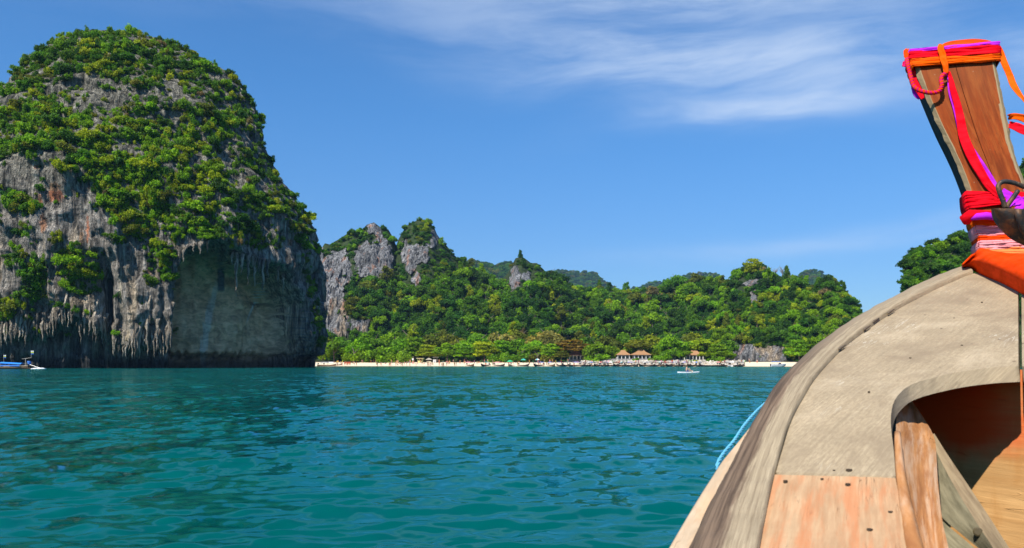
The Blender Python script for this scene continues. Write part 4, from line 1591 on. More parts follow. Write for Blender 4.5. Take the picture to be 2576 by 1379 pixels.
# ---------------------------------------------------------------- the wooden boat under the camera
def cr(pts, n):
    """smooth curve through points, resampled to n by length"""
    p = np.asarray(pts, float)
    q = np.vstack([2 * p[0] - p[1], p, 2 * p[-1] - p[-2]])
    out = []
    for i in range(1, len(q) - 2):
        for t in np.linspace(0, 1, 16, endpoint=False):
            a, b_, c, d = q[i - 1], q[i], q[i + 1], q[i + 2]
            out.append(0.5 * ((2 * b_) + (-a + c) * t + (2 * a - 5 * b_ + 4 * c - d) * t * t + (-a + 3 * b_ - 3 * c + d) * t ** 3))
    out.append(q[-2])
    out = np.array(out)
    L = np.concatenate([[0], np.cumsum(np.linalg.norm(np.diff(out, axis=0), axis=1))])
    s = np.linspace(0, L[-1], n)
    return np.stack([np.interp(s, L, out[:, k]) for k in range(out.shape[1])], 1)


A_AX = np.array([.538, .843])
RAIL_IN = [(2448, 688, 3.08), (2402, 706, 2.96), (2328, 740, 2.78), (2256, 779, 2.60), (2183, 828, 2.40), (2114, 883, 2.18), (2061, 939, 2.00), (2026, 989, 1.84),
           (1990, 1056, 1.70), (1968, 1122, 1.59), (1949, 1188, 1.50), (1927, 1295, 1.36), (1912, 1379, 1.25), (1890, 1520, 1.10), (1865, 1720, 0.92)]
_rp = np.array([P(*q) for q in RAIL_IN])
_s = _rp[:, 0] * A_AX[0] + _rp[:, 1] * A_AX[1]
_o = np.argsort(_s)
_sg, _zg = _s[_o], _rp[_o, 2] - EYE
_pf = np.poly1d(np.polyfit(_sg, _zg, 4))


def g_sheet(s):
    if s < _sg[0]:
        return _zg[0] + (s - _sg[0]) * 0.42
    if s > _sg[-1]:
        return _zg[-1] + (s - _sg[-1]) * 0.26
    return float(np.interp(s, _sg, _zg))


def on_deck(u, v, dz=0.0):
    """point of the deck sheet (raised dz) on the sight line"""
    dx, dzz = (u - CU) / FPX, (HV - v) / FPX
    k = A_AX[0] * dx + A_AX[1]
    best, by = 1e9, None
    for Y in np.linspace(0.6, 3.7, 622):
        f = abs(g_sheet(k * Y) + dz - Y * dzz)
        if f < best:
            best, by = f, Y
    return P(u, v, by)


def wood(name, light, dark, gs=(3.0, 40.0), rough=0.75, stain=None, stain_amt=0.5, extra=None, bump=0.35):
    """planed boards: grain follows the attributes al (along) and ac (across)"""
    m, b, out = new_mat(name)
    al = b.n('ShaderNodeAttribute', attribute_name='al').outputs['Fac']
    ac = b.n('ShaderNodeAttribute', attribute_name='ac').outputs['Fac']
    vec = b.xyz(b.m('MULTIPLY', al, gs[0]), b.m('MULTIPLY', ac, gs[1]), 0.3)
    iso = b.xyz(b.m('MULTIPLY', al, 9.0), b.m('MULTIPLY', ac, 9.0), 4.0)
    g1 = b.noise(vec, 1.0, 7.0, 0.65, 0.6).outputs[0]
    g2 = b.noise(b.xyz(b.m('MULTIPLY', al, gs[0] * 5), b.m('MULTIPLY', ac, gs[1] * 4), 2.3), 1.0, 4.0, 0.6).outputs[0]
    bl = b.noise(iso, 1.0, 5.0, 0.6, 0.4).outputs[0]
    c = b.mix(b.ramp(g1, .28, .74), dark, light)
    c = b.mix(b.ramp(g2, .35, .75, 0, .45), c, tuple(min(1, x * 1.3) for x in light))
    c = b.mix(b.ramp(bl, .35, .72, 0.28, 0.0), c, tuple(x * .45 for x in dark))
    if stain:
        st = b.noise(b.xyz(b.m('MULTIPLY', al, 4.5), b.m('MULTIPLY', ac, 30.0), 8.0), 1.0, 5.0, 0.62).outputs[0]
        c = b.mix(b.ramp(st, .44, .66, 0, stain_amt), c, stain)
    # fine cracks along the grain
    ck = b.noise(b.xyz(b.m('MULTIPLY', al, gs[0] * 1.4), b.m('MULTIPLY', ac, gs[1] * 2.2), 11.0), 1.0, 2.0, 0.5, .2).outputs[0]
    crk = b.ramp(b.m('ABSOLUTE', b.m('SUBTRACT', ck, 0.5)), 0.0, 0.010, 1.0, 0.0)
    crk = b.m('MULTIPLY', crk, b.ramp(bl, .48, .62))
    c = b.mix(b.m('MULTIPLY', crk, .55), c, tuple(x * .22 for x in dark))
    if extra:
        c = extra(b, c, al, ac, bl, g1)
    h = b.m('SUBTRACT', b.m('ADD', g1, b.m('MULTIPLY', g2, .5)), b.m('MULTIPLY', crk, 1.2))
    principled(b, out, c, rough, 0.12, h, bump, 0.006)
    return m


def rail_extra(b, c, al, ac, bl, g1):
    # sun-darkened outer half, paler worn inner half
    w = b.ramp(b.m('ADD', ac, b.m('MULTIPLY', b.m('SUBTRACT', bl, .5), .35)), 0.42, 0.60)
    near = b.ramp(al, 0.7, 1.9)
    dk = b.mix(b.ramp(g1, .3, .7), (0.072, 0.049, 0.034), (0.215, 0.148, 0.098))
    dk = b.mix(near, (0.285, 0.225, 0.150), dk)
    return b.mix(w, dk, c)


def post_extra(b, c, al, ac, bl, g1):
    chip = b.n('ShaderNodeAttribute', attribute_name='chip').outputs['Fac']
    k = b.ramp(b.m('ADD', chip, b.m('MULTIPLY', b.m('SUBTRACT', bl, .5), .9)), .42, .62)
    c = b.mix(b.ramp(al, 0.35, 0.0, 0, .45), c, (0.150, 0.060, 0.026))
    sp = b.n('ShaderNodeTexVoronoi')
    b.put(sp, 'Vector', b.xyz(b.m('MULTIPLY', al, 26.0), b.m('MULTIPLY', ac, 30.0), 0.0))
    b.put(sp, 'Scale', 1.0)
    c = b.mix(b.ramp(sp.outputs['Distance'], 0.03, 0.09, .6, 0), c, (0.33, 0.19, 0.11))
    return b.mix(k, c, (0.29, 0.215, 0.12))


def deck_extra(b, c, al, ac, bl, g1):
    fi = b.noise(b.xyz(b.m('MULTIPLY', al, 70.0), b.m('MULTIPLY', ac, 150.0), 5.0), 1.0, 4.0, .7).outputs[0]
    c = b.mix(b.ramp(fi, .38, .62, .40, 0), c, (0.20, 0.15, 0.095))
    sm = b.noise(b.xyz(b.m('MULTIPLY', al, 3.4), b.m('MULTIPLY', ac, 4.2), 21.0), 1.0, 5.0, .62, .5).outputs[0]
    c = b.mix(b.ramp(sm, .47, .66, 0, .75), c, (0.245, 0.185, 0.118))
    c = b.mix(b.ramp(sm, .46, .30, 0, .40), c, (0.54, 0.435, 0.295))
    vo = b.n('ShaderNodeTexVoronoi')
    b.put(vo, 'Vector', b.xyz(b.m('MULTIPLY', al, 16.0), b.m('MULTIPLY', ac, 24.0), 0.0))
    b.put(vo, 'Scale', 1.0)
    rare = b.ramp(b.noise(b.xyz(b.m('MULTIPLY', al, 7.0), b.m('MULTIPLY', ac, 7.0), 31.0), 1.0, 2.0).outputs[0], .52, .60)
    c = b.mix(b.m('MULTIPLY', b.ramp(vo.outputs['Distance'], .05, .12, .8, 0), rare), c, (0.09, 0.062, 0.04))
    sc = b.noise(b.xyz(b.m('MULTIPLY', al, 2.5), b.m('MULTIPLY', ac, 30.0), 41.0), 1.0, 3.0, .6, 1.4).outputs[0]
    line = b.ramp(b.m('ABSOLUTE', b.m('SUBTRACT', sc, .5)), 0.0, .012, 1.0, 0.0)
    where = b.ramp(b.noise(b.xyz(b.m('MULTIPLY', al, 4.0), b.m('MULTIPLY', ac, 4.0), 51.0), 1.0, 2.0).outputs[0], .55, .66)
    return b.mix(b.m('MULTIPLY', b.m('MULTIPLY', line, where), .7), c, (0.70, 0.64, 0.52))


W_RAIL = wood("weathered_rail_wood", (0.43, 0.345, 0.225), (0.23, 0.175, 0.110), (3.0, 14.0), extra=rail_extra)
W_DECK = wood("bleached_deck_wood", (0.455, 0.360, 0.232), (0.330, 0.256, 0.160), (4.0, 150.0), stain=(0.52, 0.385, 0.235), stain_amt=.12, extra=deck_extra)
W_RED = wood("worn_red_painted_wood", (0.50, 0.345, 0.20), (0.40, 0.225, 0.115), (3.0, 34.0), stain=(0.50, 0.185, 0.075), stain_amt=.66)
W_POST = wood("red_brown_prow_wood", (0.290, 0.052, 0.009), (0.135, 0.027, 0.007), (2.6, 30.0), rough=.85, stain=(0.35, 0.095, 0.020), stain_amt=.6, extra=post_extra)
W_SHELF = wood("scuffed_orange_wood", (0.50, 0.235, 0.085), (0.32, 0.125, 0.045), (4.0, 22.0), stain=(0.58, 0.40, 0.26), stain_amt=.7)
W_GREY = wood("grey_green_frame_wood", (0.300, 0.262, 0.165), (0.130, 0.115, 0.070), (4.0, 30.0))
W_EDGE = wood("pale_frame_edge", (0.36, 0.27, 0.155), (0.20, 0.14, 0.08), (4.0, 30.0))
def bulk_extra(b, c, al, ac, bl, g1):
    # red put into the upper boards to colour the shade under the deck
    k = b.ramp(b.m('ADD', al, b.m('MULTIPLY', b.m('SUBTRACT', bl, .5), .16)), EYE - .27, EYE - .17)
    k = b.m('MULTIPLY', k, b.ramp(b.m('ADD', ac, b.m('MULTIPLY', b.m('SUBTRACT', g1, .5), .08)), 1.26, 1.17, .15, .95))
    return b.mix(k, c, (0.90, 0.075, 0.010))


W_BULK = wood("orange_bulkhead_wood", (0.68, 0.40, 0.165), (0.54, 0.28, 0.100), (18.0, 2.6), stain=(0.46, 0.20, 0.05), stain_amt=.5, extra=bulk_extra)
W_STRAKE = wood("pale_strake_wood", (0.56, 0.43, 0.29), (0.36, 0.25, 0.15), (4.0, 20.0), stain=(0.55, .3, .14), stain_amt=.4)
W_HULL = wood("hull_paint", (0.10, 0.12, 0.14), (0.05, 0.06, 0.07), (2.0, 10.0))
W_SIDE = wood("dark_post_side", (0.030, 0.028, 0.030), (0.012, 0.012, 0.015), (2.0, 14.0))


def sheet(name, rows, mat, parent, thick=0.0, al=None, ac=None, smooth=True, down=(0, 0, -1), attrs=None):
    """lofted board from rows of points; with thickness it becomes a closed slab"""
    rows = np.asarray(rows, float)
    nr, nc = rows.shape[:2]
    V = rows.reshape(-1, 3)
    F = grid_faces(nr, nc)
    if al is None:
        d = np.linalg.norm(np.diff(rows.mean(1), axis=0), axis=1)
        al = np.broadcast_to(np.concatenate([[0], np.cumsum(d)])[:, None], (nr, nc))
    if ac is None:
        d = np.linalg.norm(np.diff(rows, axis=1), axis=2)
        ac = np.concatenate([np.zeros((nr, 1)), np.cumsum(d, 1)], 1)
    AL, AC = np.asarray(al).reshape(-1), np.asarray(ac).reshape(-1)
    ex = {k: np.asarray(v).reshape(-1) for k, v in (attrs or {}).items()}
    if thick > 0:
        n = len(V)
        V2 = V + np.asarray(down) * thick
        ring = list(range(nc)) + [r * nc + nc - 1 for r in range(1, nr)] + [(nr - 1) * nc + c for c in range(nc - 2, -1, -1)] + [r * nc for r in range(nr - 2, 0, -1)]
        m = len(ring)
        V = np.concatenate([V, V2, V[ring], V2[ring]])
        side = [[2 * n + k, 2 * n + m + k, 2 * n + m + (k + 1) % m, 2 * n + (k + 1) % m] for k in range(m)]
        F = np.concatenate([F, F[:, ::-1] + n, np.array(side)])
        AL = np.concatenate([AL, AL, AL[ring], AL[ring]])
        AC = np.concatenate([AC, AC, AC[ring], AC[ring] + thick])
        ex = {k: np.concatenate([v, v, v[ring], v[ring]]) for k, v in ex.items()}
    o = obj_from(name, V, F, mat, parent, smooth, attrs={'al': AL, 'ac': AC, **ex})
    if parent is not None:
        KIDS.setdefault(parent.name, []).append(o)
    return o


def lerp_rows(a, b_, n):
    t = np.linspace(0, 1, n)[None, :, None]
    return a[:, None, :] * (1 - t) + b_[:, None, :] * t


def tube_part(name, pts, rad, mat, parent, n=10):
    bm = bmesh.new()
    bm_tube(bm, pts, rad, n)
    return part(name, bm, mat, parent, smooth=True)


BOAT = empty("wooden_boat", (0, 0, 0))
tag(BOAT, "weathered wooden bow of the boat the picture is taken from, with a tall prow post", "boat")


def build_bow():
    rs = np.random.RandomState(2)
    # ---- rail
    n = 120
    I2 = cr([(q[0], q[1]) for q in RAIL_IN], n)
    O2 = cr([(2421, 671), (2372, 688), (2304, 718), (2231, 756), (2144, 803), (2071, 854), (2012, 902), (1982, 931), (1949, 968), (1915, 1022), (1872, 1098), (1831, 1177),
             (1784, 1262), (1729, 1379), (1660, 1520), (1560, 1720)], n)
    I3 = np.array([on_deck(u, v) for u, v in I2])
    O3 = np.array([on_deck(u, v, -0.004) for u, v in O2])

    def sm(a, k=9):
        ker = np.ones(k) / k
        pad = np.vstack([np.repeat(a[:1], k // 2, 0), a, np.repeat(a[-1:], k // 2, 0)])
        return np.stack([np.convolve(pad[:, i], ker, 'valid') for i in range(3)], 1)
    # smooth depth only, staying on each sight line
    I3 = np.array([P(u, v, y) for (u, v), y in zip(I2, sm(I3)[:, 1])])
    O3 = np.array([P(u, v, y) for (u, v), y in zip(O2, sm(O3)[:, 1])])
    rows = []
    prof = ((0.0, -0.055), (0.0, -0.006), (0.07, 0.004), (0.22, 0.011), (0.42, 0.014), (0.50, 0.012), (0.62, 0.0145), (0.80, 0.0155), (0.94, 0.0135), (0.985, 0.009), (1.0, -0.02))
    for k in range(n):
        w = np.linalg.norm(I3[k] - O3[k])
        f = min(1.0, w / 0.12)
        wear = [0.0022 * float(pn(k * .21, j * .9, 3.3)) + (0.003 * float(pn(k * .55, 9.1, j * .3))) for j in range(len(prof))]
        rows.append([O3[k] * (1 - t) + I3[k] * t + np.array([0, 0, h * f + wr]) for (t, h), wr in zip(prof, wear)])
    rows = np.array(rows)
    rail_rows = rows.copy()
    ac = np.broadcast_to(np.array([p[0] for p in prof])[None], (n, len(prof)))
    sheet("gunwale_rail", rows, W_RAIL, BOAT, al=None, ac=ac)
    # ---- strake outside the rail, and the hull skin below it
    S2 = cr([(2416, 676), (2366, 692), (2300, 722), (2228, 760), (2142, 808), (2070, 859), (2012, 907), (1983, 936), (1952, 973), (1918, 1030), (1862, 1102), (1821, 1152),
             (1799, 1185), (1750, 1262), (1681, 1379), (1600, 1520), (1490, 1720)], n)
    S3 = np.array([on_deck(u, v, -0.022) for u, v in S2])
    S3 = np.array([P(u, v, y) for (u, v), y in zip(S2, sm(S3)[:, 1])])
    inner = O3 + np.array([0.03, 0, -0.022])
    rows = np.stack([S3 + np.array([0, 0, -0.06]), S3 + np.array([-.002, 0, -.006]), S3 + np.array([.004, 0, 0.0]), inner], 1)
    sheet("rubbing_strake", rows, W_STRAKE, BOAT)
    nn = np.array([-0.843, 0.538, 0])
    rows = []
    for k in range(n):
        p = S3[k] + np.array([0.004, 0, -0.05])
        zz = [0, .18, .40, .62, .82, 1.0]
        base = p[2] + 0.25
        rows.append([p - nn * (0.30 * t ** 1.5) * min(1, 0.3 + k / 60) - np.array([0, 0, base * t]) for t in zz])
    hull_rows_ = [list(r) for r in rows]
    sheet("hull_side", rows, W_HULL, BOAT)
    # ---- fore deck, port side, with the curved lip of the opening
    m = 70
    k0 = int(np.argmin(np.abs(I2[:, 1] - 1192)))
    rail = cr([tuple(p) for p in I3[:k0 + 1]], m) + np.array([0.003, 0.001, 0])
    inn2 = cr([(2560, 690), (2561, 745), (2561.5, 830), (2562, 921)], 26)
    lip2 = cr([(2562, 921), (2490, 926), (2407, 938), (2326, 956), (2280, 974), (2252, 1005), (2242, 1040), (2242, 1080), (2248, 1130), (2253, 1197)], m - 25)
    inn = np.array([on_deck(u, v) for u, v in np.vstack([inn2, lip2[1:]])])
    rows = lerp_rows(rail, inn, 26)
    for i in range(m):
        for j in range(26):
            rows[i, j, 2] += 0.0016 * float(pn(rows[i, j, 0] * 9, rows[i, j, 1] * 9, 0.4))
    # grain runs along the boat
    al = rows[..., 0] * .70 + rows[..., 1] * .71
    ac = rows[..., 0] * .71 - rows[..., 1] * .70
    sheet("deck_plank", rows, W_DECK, BOAT, 0.036, al, ac, down=(-0.10, -0.34, -1))
    # ---- starboard half: the port side mirrored in the keel line
    ka, kb = on_deck(2566, 921), on_deck(2566, 745)
    kd = (kb - ka)[:2] / np.linalg.norm((kb - ka)[:2])
    kn = np.array([kd[1], -kd[0]])

    def mirror(p):
        q = np.array(p, float)
        s_ = (q[..., :2] - ka[:2]) @ kn
        q[..., :2] = q[..., :2] - 2 * s_[..., None] * kn
        return q
    sb_in = mirror(I3)
    near = int(np.argmin(np.abs(I2[:, 1] - 1000)))
    seam = np.array([ka + (kb - ka) * t for t in np.linspace(1.35, 0.0, 40)])
    seam[:, 2] = [g_sheet(p[0] * A_AX[0] + p[1] * A_AX[1]) + EYE for p in seam]
    seam[:, :2] += kn * 0.004
    edge = cr([tuple(p) for p in sb_in[:near]], 40)
    sb = lerp_rows(seam, edge, 14)
    sheet("deck_plank", sb, W_DECK, BOAT, 0.036, sb[..., 0] * .70 + sb[..., 1] * .71, sb[..., 0] * .71 - sb[..., 1] * .70, down=(-0.10, -0.34, -1))
    mr = mirror(np.array(rail_rows))
    sheet("gunwale_rail", mr[:, ::-1], W_RAIL, BOAT, al=None, ac=np.broadcast_to(np.array([p[0] for p in prof])[::-1][None], (n, len(prof))))
    sheet("hull_side", mirror(np.array(hull_rows_))[:, ::-1], W_HULL, BOAT)
    # ---- side deck, worn red, aft of the butt joint
    a2 = cr([(1949, 1194), (1927, 1297), (1912, 1381), (1890, 1520), (1866, 1715)], 24)
    b2 = cr([(2253, 1202), (2261, 1250), (2282, 1379), (2312, 1520), (2350, 1715)], 24)
    rows = lerp_rows(np.array([on_deck(u, v, -.002) for u, v in a2]), np.array([on_deck(u, v, -.002) for u, v in b2]), 16)
    for j in range(16):
        rows[0, j, 1] += .003 * float(pn(j * .7, 1.5, 3.0))
    sheet("side_deck_plank", rows, W_RED, BOAT, 0.040, rows[..., 1] * .9 + rows[..., 0] * .4, rows[..., 0] * .9 - rows[..., 1] * .4)
    # ---- plugs, nails and gouges
    iron = plain("old_nail", (0.050, 0.035, 0.022), .8, .2, .3, 60)
    worn = plain("gouged_wood", (0.13, 0.10, 0.072), .9, .1, .35, 80)
    for (u, v, r) in ((2136, 1181, .0060), (2133, 1217, .0050), (1976, 1209, .0042), (2188, 1331, .0050), (2240, 1287, .0042), (2068, 1204, .003), (2098, 1183, .0028), (2290, 900, .003), (2400, 800, .003),
                      (2420, 868, .0034), (2186, 985, .0028), (2470, 760, .003)):
        q = on_deck(u, v, .0012)
        bm = bmesh.new()
        bm_tube(bm, [q + np.array([0, 0, -.006]), q + np.array([0, 0, .0006])], [r, r * .9], 9)
        part("nail", bm, iron, BOAT)
    for (u, v, L) in ((2241, 784, .045), (2203, 806, .040), (2181, 825, .036), (2118, 874, .022)):
        q, q2 = on_deck(u - 8, v + 5, .0095), on_deck(u + 9, v - 6, .0095)
        bm = bmesh.new()
        bm_tube(bm, [q, q * .7 + q2 * .3 + np.array([-.003, 0, -.0015]), q * .3 + q2 * .7 + np.array([-.002, 0, -.001]), q2], [.001, .0042, .003, .001], 7)
        part("gouge", bm, worn, BOAT, smooth=True)
    # ---- rounded coaming strip along the opening
    cm2 = cr([(2250, 1090), (2252, 1130), (2258, 1200), (2272, 1290), (2290, 1379), (2322, 1520)], 30)
    c3 = np.array([on_deck(u, v, -.006) for u, v in cm2])
    c3[:, 0] += 0.006
    o = tube_part("coaming_strip", c3, np.linspace(.006, .017, 30), W_SHELF, BOAT, 10)
    for nm, vals in (('al', np.repeat(np.arange(30) * .02, 10)), ('ac', np.tile(np.arange(10) * .004, 30))):
        o.data.attributes.new(nm, 'FLOAT', 'POINT').data.foreach_set("value", vals.astype(np.float32))
    # ---- scuffed inner shelf
    ou = cr([P(2270, 985, 1.95), P(2262, 1010, 1.83), P(2256, 1040, 1.72), P(2254, 1090, 1.57), P(2256, 1150, 1.47), P(2262, 1210, 1.385), P(2292, 1380, 1.20), P(2322, 1520, 1.04), P(2370, 1720, .88)], 30)
    nu = cr([P(2280, 985, 2.00), P(2297, 1012, 1.92), P(2324, 1052, 1.83), P(2350, 1100, 1.72), P(2356, 1150, 1.60), P(2359, 1203, 1.50), P(2370, 1306, 1.34), P(2386, 1379, 1.23), P(2412, 1520, 1.06)], 30)
    def deeper(c, extra):
        q = c.copy()
        for i_, e_ in enumerate(np.linspace(extra, extra * .5, len(c))):
            d_ = (c[i_] - np.array([0, 0, EYE])) / c[i_][1]
            q[i_] = np.array([0, 0, EYE]) + d_ * (c[i_][1] + e_)
        return q
    rows = lerp_rows(deeper(ou, .085), deeper(nu, .070), 10)
    rows[:, 3:7, 2] -= 0.006
    sheet("inner_shelf", rows, W_SHELF, BOAT, 0.02)
    # ---- frame plank with its bolt, and the plank below
    r1 = cr([P(2350, 1090, 1.84), P(2378, 1135, 1.77), P(2421, 1199, 1.70), P(2480, 1287, 1.58), P(2539, 1379, 1.46), P(2630, 1520, 1.30)], 24)
    r2 = cr([P(2340, 1100, 1.82), P(2362, 1150, 1.75), P(2400, 1222, 1.665), P(2450, 1305, 1.55), P(2498, 1379, 1.43), P(2580, 1520, 1.26)], 24)
    r3 = cr([P(2300, 1180, 1.84), P(2330, 1250, 1.72), P(2372, 1304, 1.62), P(2420, 1345, 1.56), P(2462, 1380, 1.50), P(2570, 1470, 1.32)], 24)
    sheet("frame_edge", lerp_rows(r1, r2, 4), W_EDGE, BOAT)
    sheet("frame_plank", lerp_rows(r2, r3, 8), W_GREY, BOAT)
    r3b = r3 + np.array([0, 0.006, -0.004])
    r4 = cr([P(2270, 1300, 1.80), P(2300, 1380, 1.66), P(2340, 1460, 1.54), P(2400, 1560, 1.42), P(2450, 1640, 1.36), P(2560, 1700, 1.2)], 24)
    sheet("frame_plank", lerp_rows(r3b, r4, 6), W_GREY, BOAT)
    c = P(2460, 1338, 1.497)
    nb = np.array([-0.49, -0.85, 0.18])
    bm = bmesh.new()
    bm_tube(bm, [c - nb * .016, c - nb * .006, c - nb * .0045], [.0085, .0085, .006], 14)
    part("bolt", bm, plain("bolt_iron", (0.075, 0.055, 0.024), .6, .3, .3, 90, .0), BOAT, smooth=False)
    # ---- bulkhead under the deck
    def y_wall(u):
        dx = (u - CU) / FPX
        t = (1.202 - 1.951 * dx) / (0.425 + 0.905 * dx)
        return 1.951 + 0.905 * t
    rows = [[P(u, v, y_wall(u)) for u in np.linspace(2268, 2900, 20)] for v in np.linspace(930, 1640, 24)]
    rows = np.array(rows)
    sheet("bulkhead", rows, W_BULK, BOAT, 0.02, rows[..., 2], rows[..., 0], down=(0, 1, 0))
    return I3, O3


RAIL_I3, RAIL_O3 = build_bow()

# ---------------------------------------------------------------- prow post
PL = [(2296, 128), (2302, 169), (2327, 236), (2362, 318), (2391, 377), (2412, 423), (2434, 483), (2441, 525), (2456, 560), (2470, 600), (2474, 640), (2480, 700)]
PR = [(2503, 110), (2506, 150), (2520, 220), (2537, 304), (2549, 362), (2565, 414), (2588, 483), (2599, 525), (2609, 560), (2621, 600), (2631, 640), (2645, 700)]
POST_N = 64
_pl, _pr = cr(PL, POST_N), cr(PR, POST_N)


def post_y(t):
    return 3.50 - 0.40 * t ** 0.85


POST_BACK = np.array([0.375, 0.927, 0.02]) * 0.15


def post_edge(t):
    """left and right front edges of the prow post at 0 (top) .. 1 (foot)"""
    k = t * (POST_N - 1)
    i = np.arange(POST_N)
    l = [np.interp(k, i, _pl[:, c]) for c in (0, 1)]
    r = [np.interp(k, i, _pr[:, c]) for c in (0, 1)]
    y = post_y(t)
    L3 = P(l[0], l[1], y)
    w = (r[0] - l[0]) * y / FPX
    return L3, P(r[0], r[1], y - 0.42 * w * .8)


def t_of_v(v, side):
    c = _pl if side == 0 else _pr
    return np.interp(v, c[:, 1], np.linspace(0, 1, POST_N))


def build_post():
    def board(f0, f1, chips):
        fr = np.linspace(0, 1, 12)
        rows, chip, alr = [], [], []
        L0 = None
        for i in range(POST_N):
            t = i / (POST_N - 1)
            L, Rr = post_edge(t)
            a, b_ = L * (1 - f0) + Rr * f0, L * (1 - f1) + Rr * f1
            wob = 0.004 * float(pn(i * .33, 2.2, f0 * 7)) + 0.003 * float(pn(i * .9, 5.2, f0))
            e = 0.014
            d = (b_ - a) / np.linalg.norm(b_ - a)
            loop = [a + POST_BACK, a + POST_BACK * .12 + d * (wob if chips[0] else 0)]
            loop += [a + d * (e if chips[0] else .002) + (b_ - a - d * (2 * e if chips[0] and chips[1] else e)) * q for q in fr]
            loop += [b_ + POST_BACK * .12 + d * (wob if chips[1] else 0), b_ + POST_BACK]
            rows.append(loop)
            cp = np.zeros(len(loop))
            if chips[0]:
                cp[1] = 1.0
                cp[2] = .72
            if chips[1]:
                cp[-2] = 1.0
                cp[-3] = .85
                if 0.25 < t < 0.55:
                    cp[-4] = .55
            chip.append(cp)
            alr.append(np.full(len(loop), t * 0.95))
        rows = np.array(rows)
        cl = np.concatenate([rows, rows[:, :1]], 1)
        chip = np.array(chip)
        chip = np.concatenate([chip, chip[:, :1]], 1)
        alr = np.array(alr)
        alr = np.concatenate([alr, alr[:, :1]], 1)
        o = sheet("post_plank", cl, W_POST, BOAT, al=alr, attrs={'chip': chip}, smooth=False)
        # end grain cap
        me = o.data
        bm = bmesh.new()
        bm.from_mesh(me)
        bm.verts.ensure_lookup_table()
        nc = cl.shape[1]
        bm.faces.new([bm.verts[k] for k in range(nc - 1)])
        bm.to_mesh(me)
        bm.free()
        # the flank facing out to the left is given a darker material
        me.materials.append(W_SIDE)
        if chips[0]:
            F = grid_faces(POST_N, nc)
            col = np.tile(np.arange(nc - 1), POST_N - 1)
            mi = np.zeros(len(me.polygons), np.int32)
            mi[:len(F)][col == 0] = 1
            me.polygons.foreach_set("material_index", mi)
        return o
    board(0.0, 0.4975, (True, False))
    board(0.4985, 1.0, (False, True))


build_post()


# ---------------------------------------------------------------- cloths and ribbons tied to the prow
def cloth_mat(name, col):
    m, b, out = new_mat(name)
    tc = b.n('ShaderNodeTexCoord').outputs['Object']
    n = b.noise(tc, 40.0, 4.0, 0.6).outputs[0]
    fd = b.noise(b.mapping(tc, (9, 9, 30)), 1.0, 5.0, .65).outputs[0]
    c = b.mix(b.ramp(fd, .3, .7), tuple(x * .78 for x in col), tuple(min(1, x * 1.08 + .008) for x in col))
    d = b.n('ShaderNodeBsdfPrincipled')
    b.put(d, 'Base Color', c)
    b.put(d, 'Roughness', 0.85)
    b.put(d, 'Specular IOR Level', 0.04)
    wv = b.noise(tc, 420.0, 2.0).outputs[0]
    bp = b.n('ShaderNodeBump')
    b.put(bp, 'Strength', .12)
    b.put(bp, 'Distance', .001)
    b.put(bp, 'Height', wv)
    b.put(d, 'Normal', bp.outputs[0])
    t = b.n('ShaderNodeBsdfTranslucent')
    b.put(t, 'Color', c)
    mx = b.n('ShaderNodeMixShader')
    mx.inputs[0].default_value = .16
    b.t.links.new(d.outputs[0], mx.inputs[1])
    b.t.links.new(t.outputs[0], mx.inputs[2])
    b.t.links.new(mx.outputs[0], out.inputs['Surface'])
    return m


C_RED = cloth_mat("red_satin", (0.85, 0.002, 0.014))
C_ORANGE = cloth_mat("orange_satin", (0.92, 0.120, 0.000))
C_FIRE = cloth_mat("red_orange_satin", (0.92, 0.062, 0.000))
C_PURPLE = cloth_mat("purple_satin", (0.52, 0.022, 0.70))
C_PINK = cloth_mat("pink_satin", (0.98, 0.37, 0.40))
C_PEACH = cloth_mat("peach_satin", (0.92, 0.26, 0.07))
C_MAGENTA = cloth_mat("magenta_cord", (0.72, 0.010, 0.14))


def wrap(name, vl0, vl1, vr0, vr1, off, mat, label, seed=0, pleats=3, group="cloths tied round the prow post"):
    """a cloth band drawn tight round the post, between two lines (left and right edge heights)"""
    nr = 26
    rows = []
    for i in range(nr):
        f = i / (nr - 1)
        L, _ = post_edge(t_of_v(vl0 + (vl1 - vl0) * f, 0))
        _, Rr = post_edge(t_of_v(vr0 + (vr1 - vr0) * f, 1))
        d = (Rr - L) / np.linalg.norm(Rr - L)
        bk = POST_BACK / np.linalg.norm(POST_BACK)
        loop = []
        bulge = off * (0.62 + 0.30 * math.sin(f * math.pi) ** .7)
        corner = [(L, -d), (Rr, d)]
        for k in range(17):
            q = k / 16
            w = 0.26 * off * math.sin(f * math.pi * 2 * pleats + 2.2 * float(pn(q * 2.0, seed, f * 2)) * 3)
            w += 0.55 * off * float(pn(f * 3.2 * pleats + q * 1.5, q * 1.7, seed * 3.1)) + 0.22 * off * float(pn(f * 9 * pleats - q * 2, q * 3, seed * 1.7))
            loop.append(L - d * bulge * (1 if k == 0 else 0) + (Rr - L) * q + d * bulge * (1 if k == 16 else 0) - bk * (bulge + w + .004))
        loop.append(Rr + d * bulge + POST_BACK * .5)
        loop.append(Rr + d * bulge + POST_BACK + bk * bulge)
        loop.append(L - d * bulge + POST_BACK + bk * bulge)
        loop.append(L - d * bulge + POST_BACK * .5)
        loop.append(loop[0])
        rows.append(loop)
    o = sheet(name, rows, mat, None)
    sol = o.modifiers.new("thickness", 'SOLIDIFY')
    sol.thickness = 0.004
    sol.offset = -1
    return tag(o, label, "cloth", group)


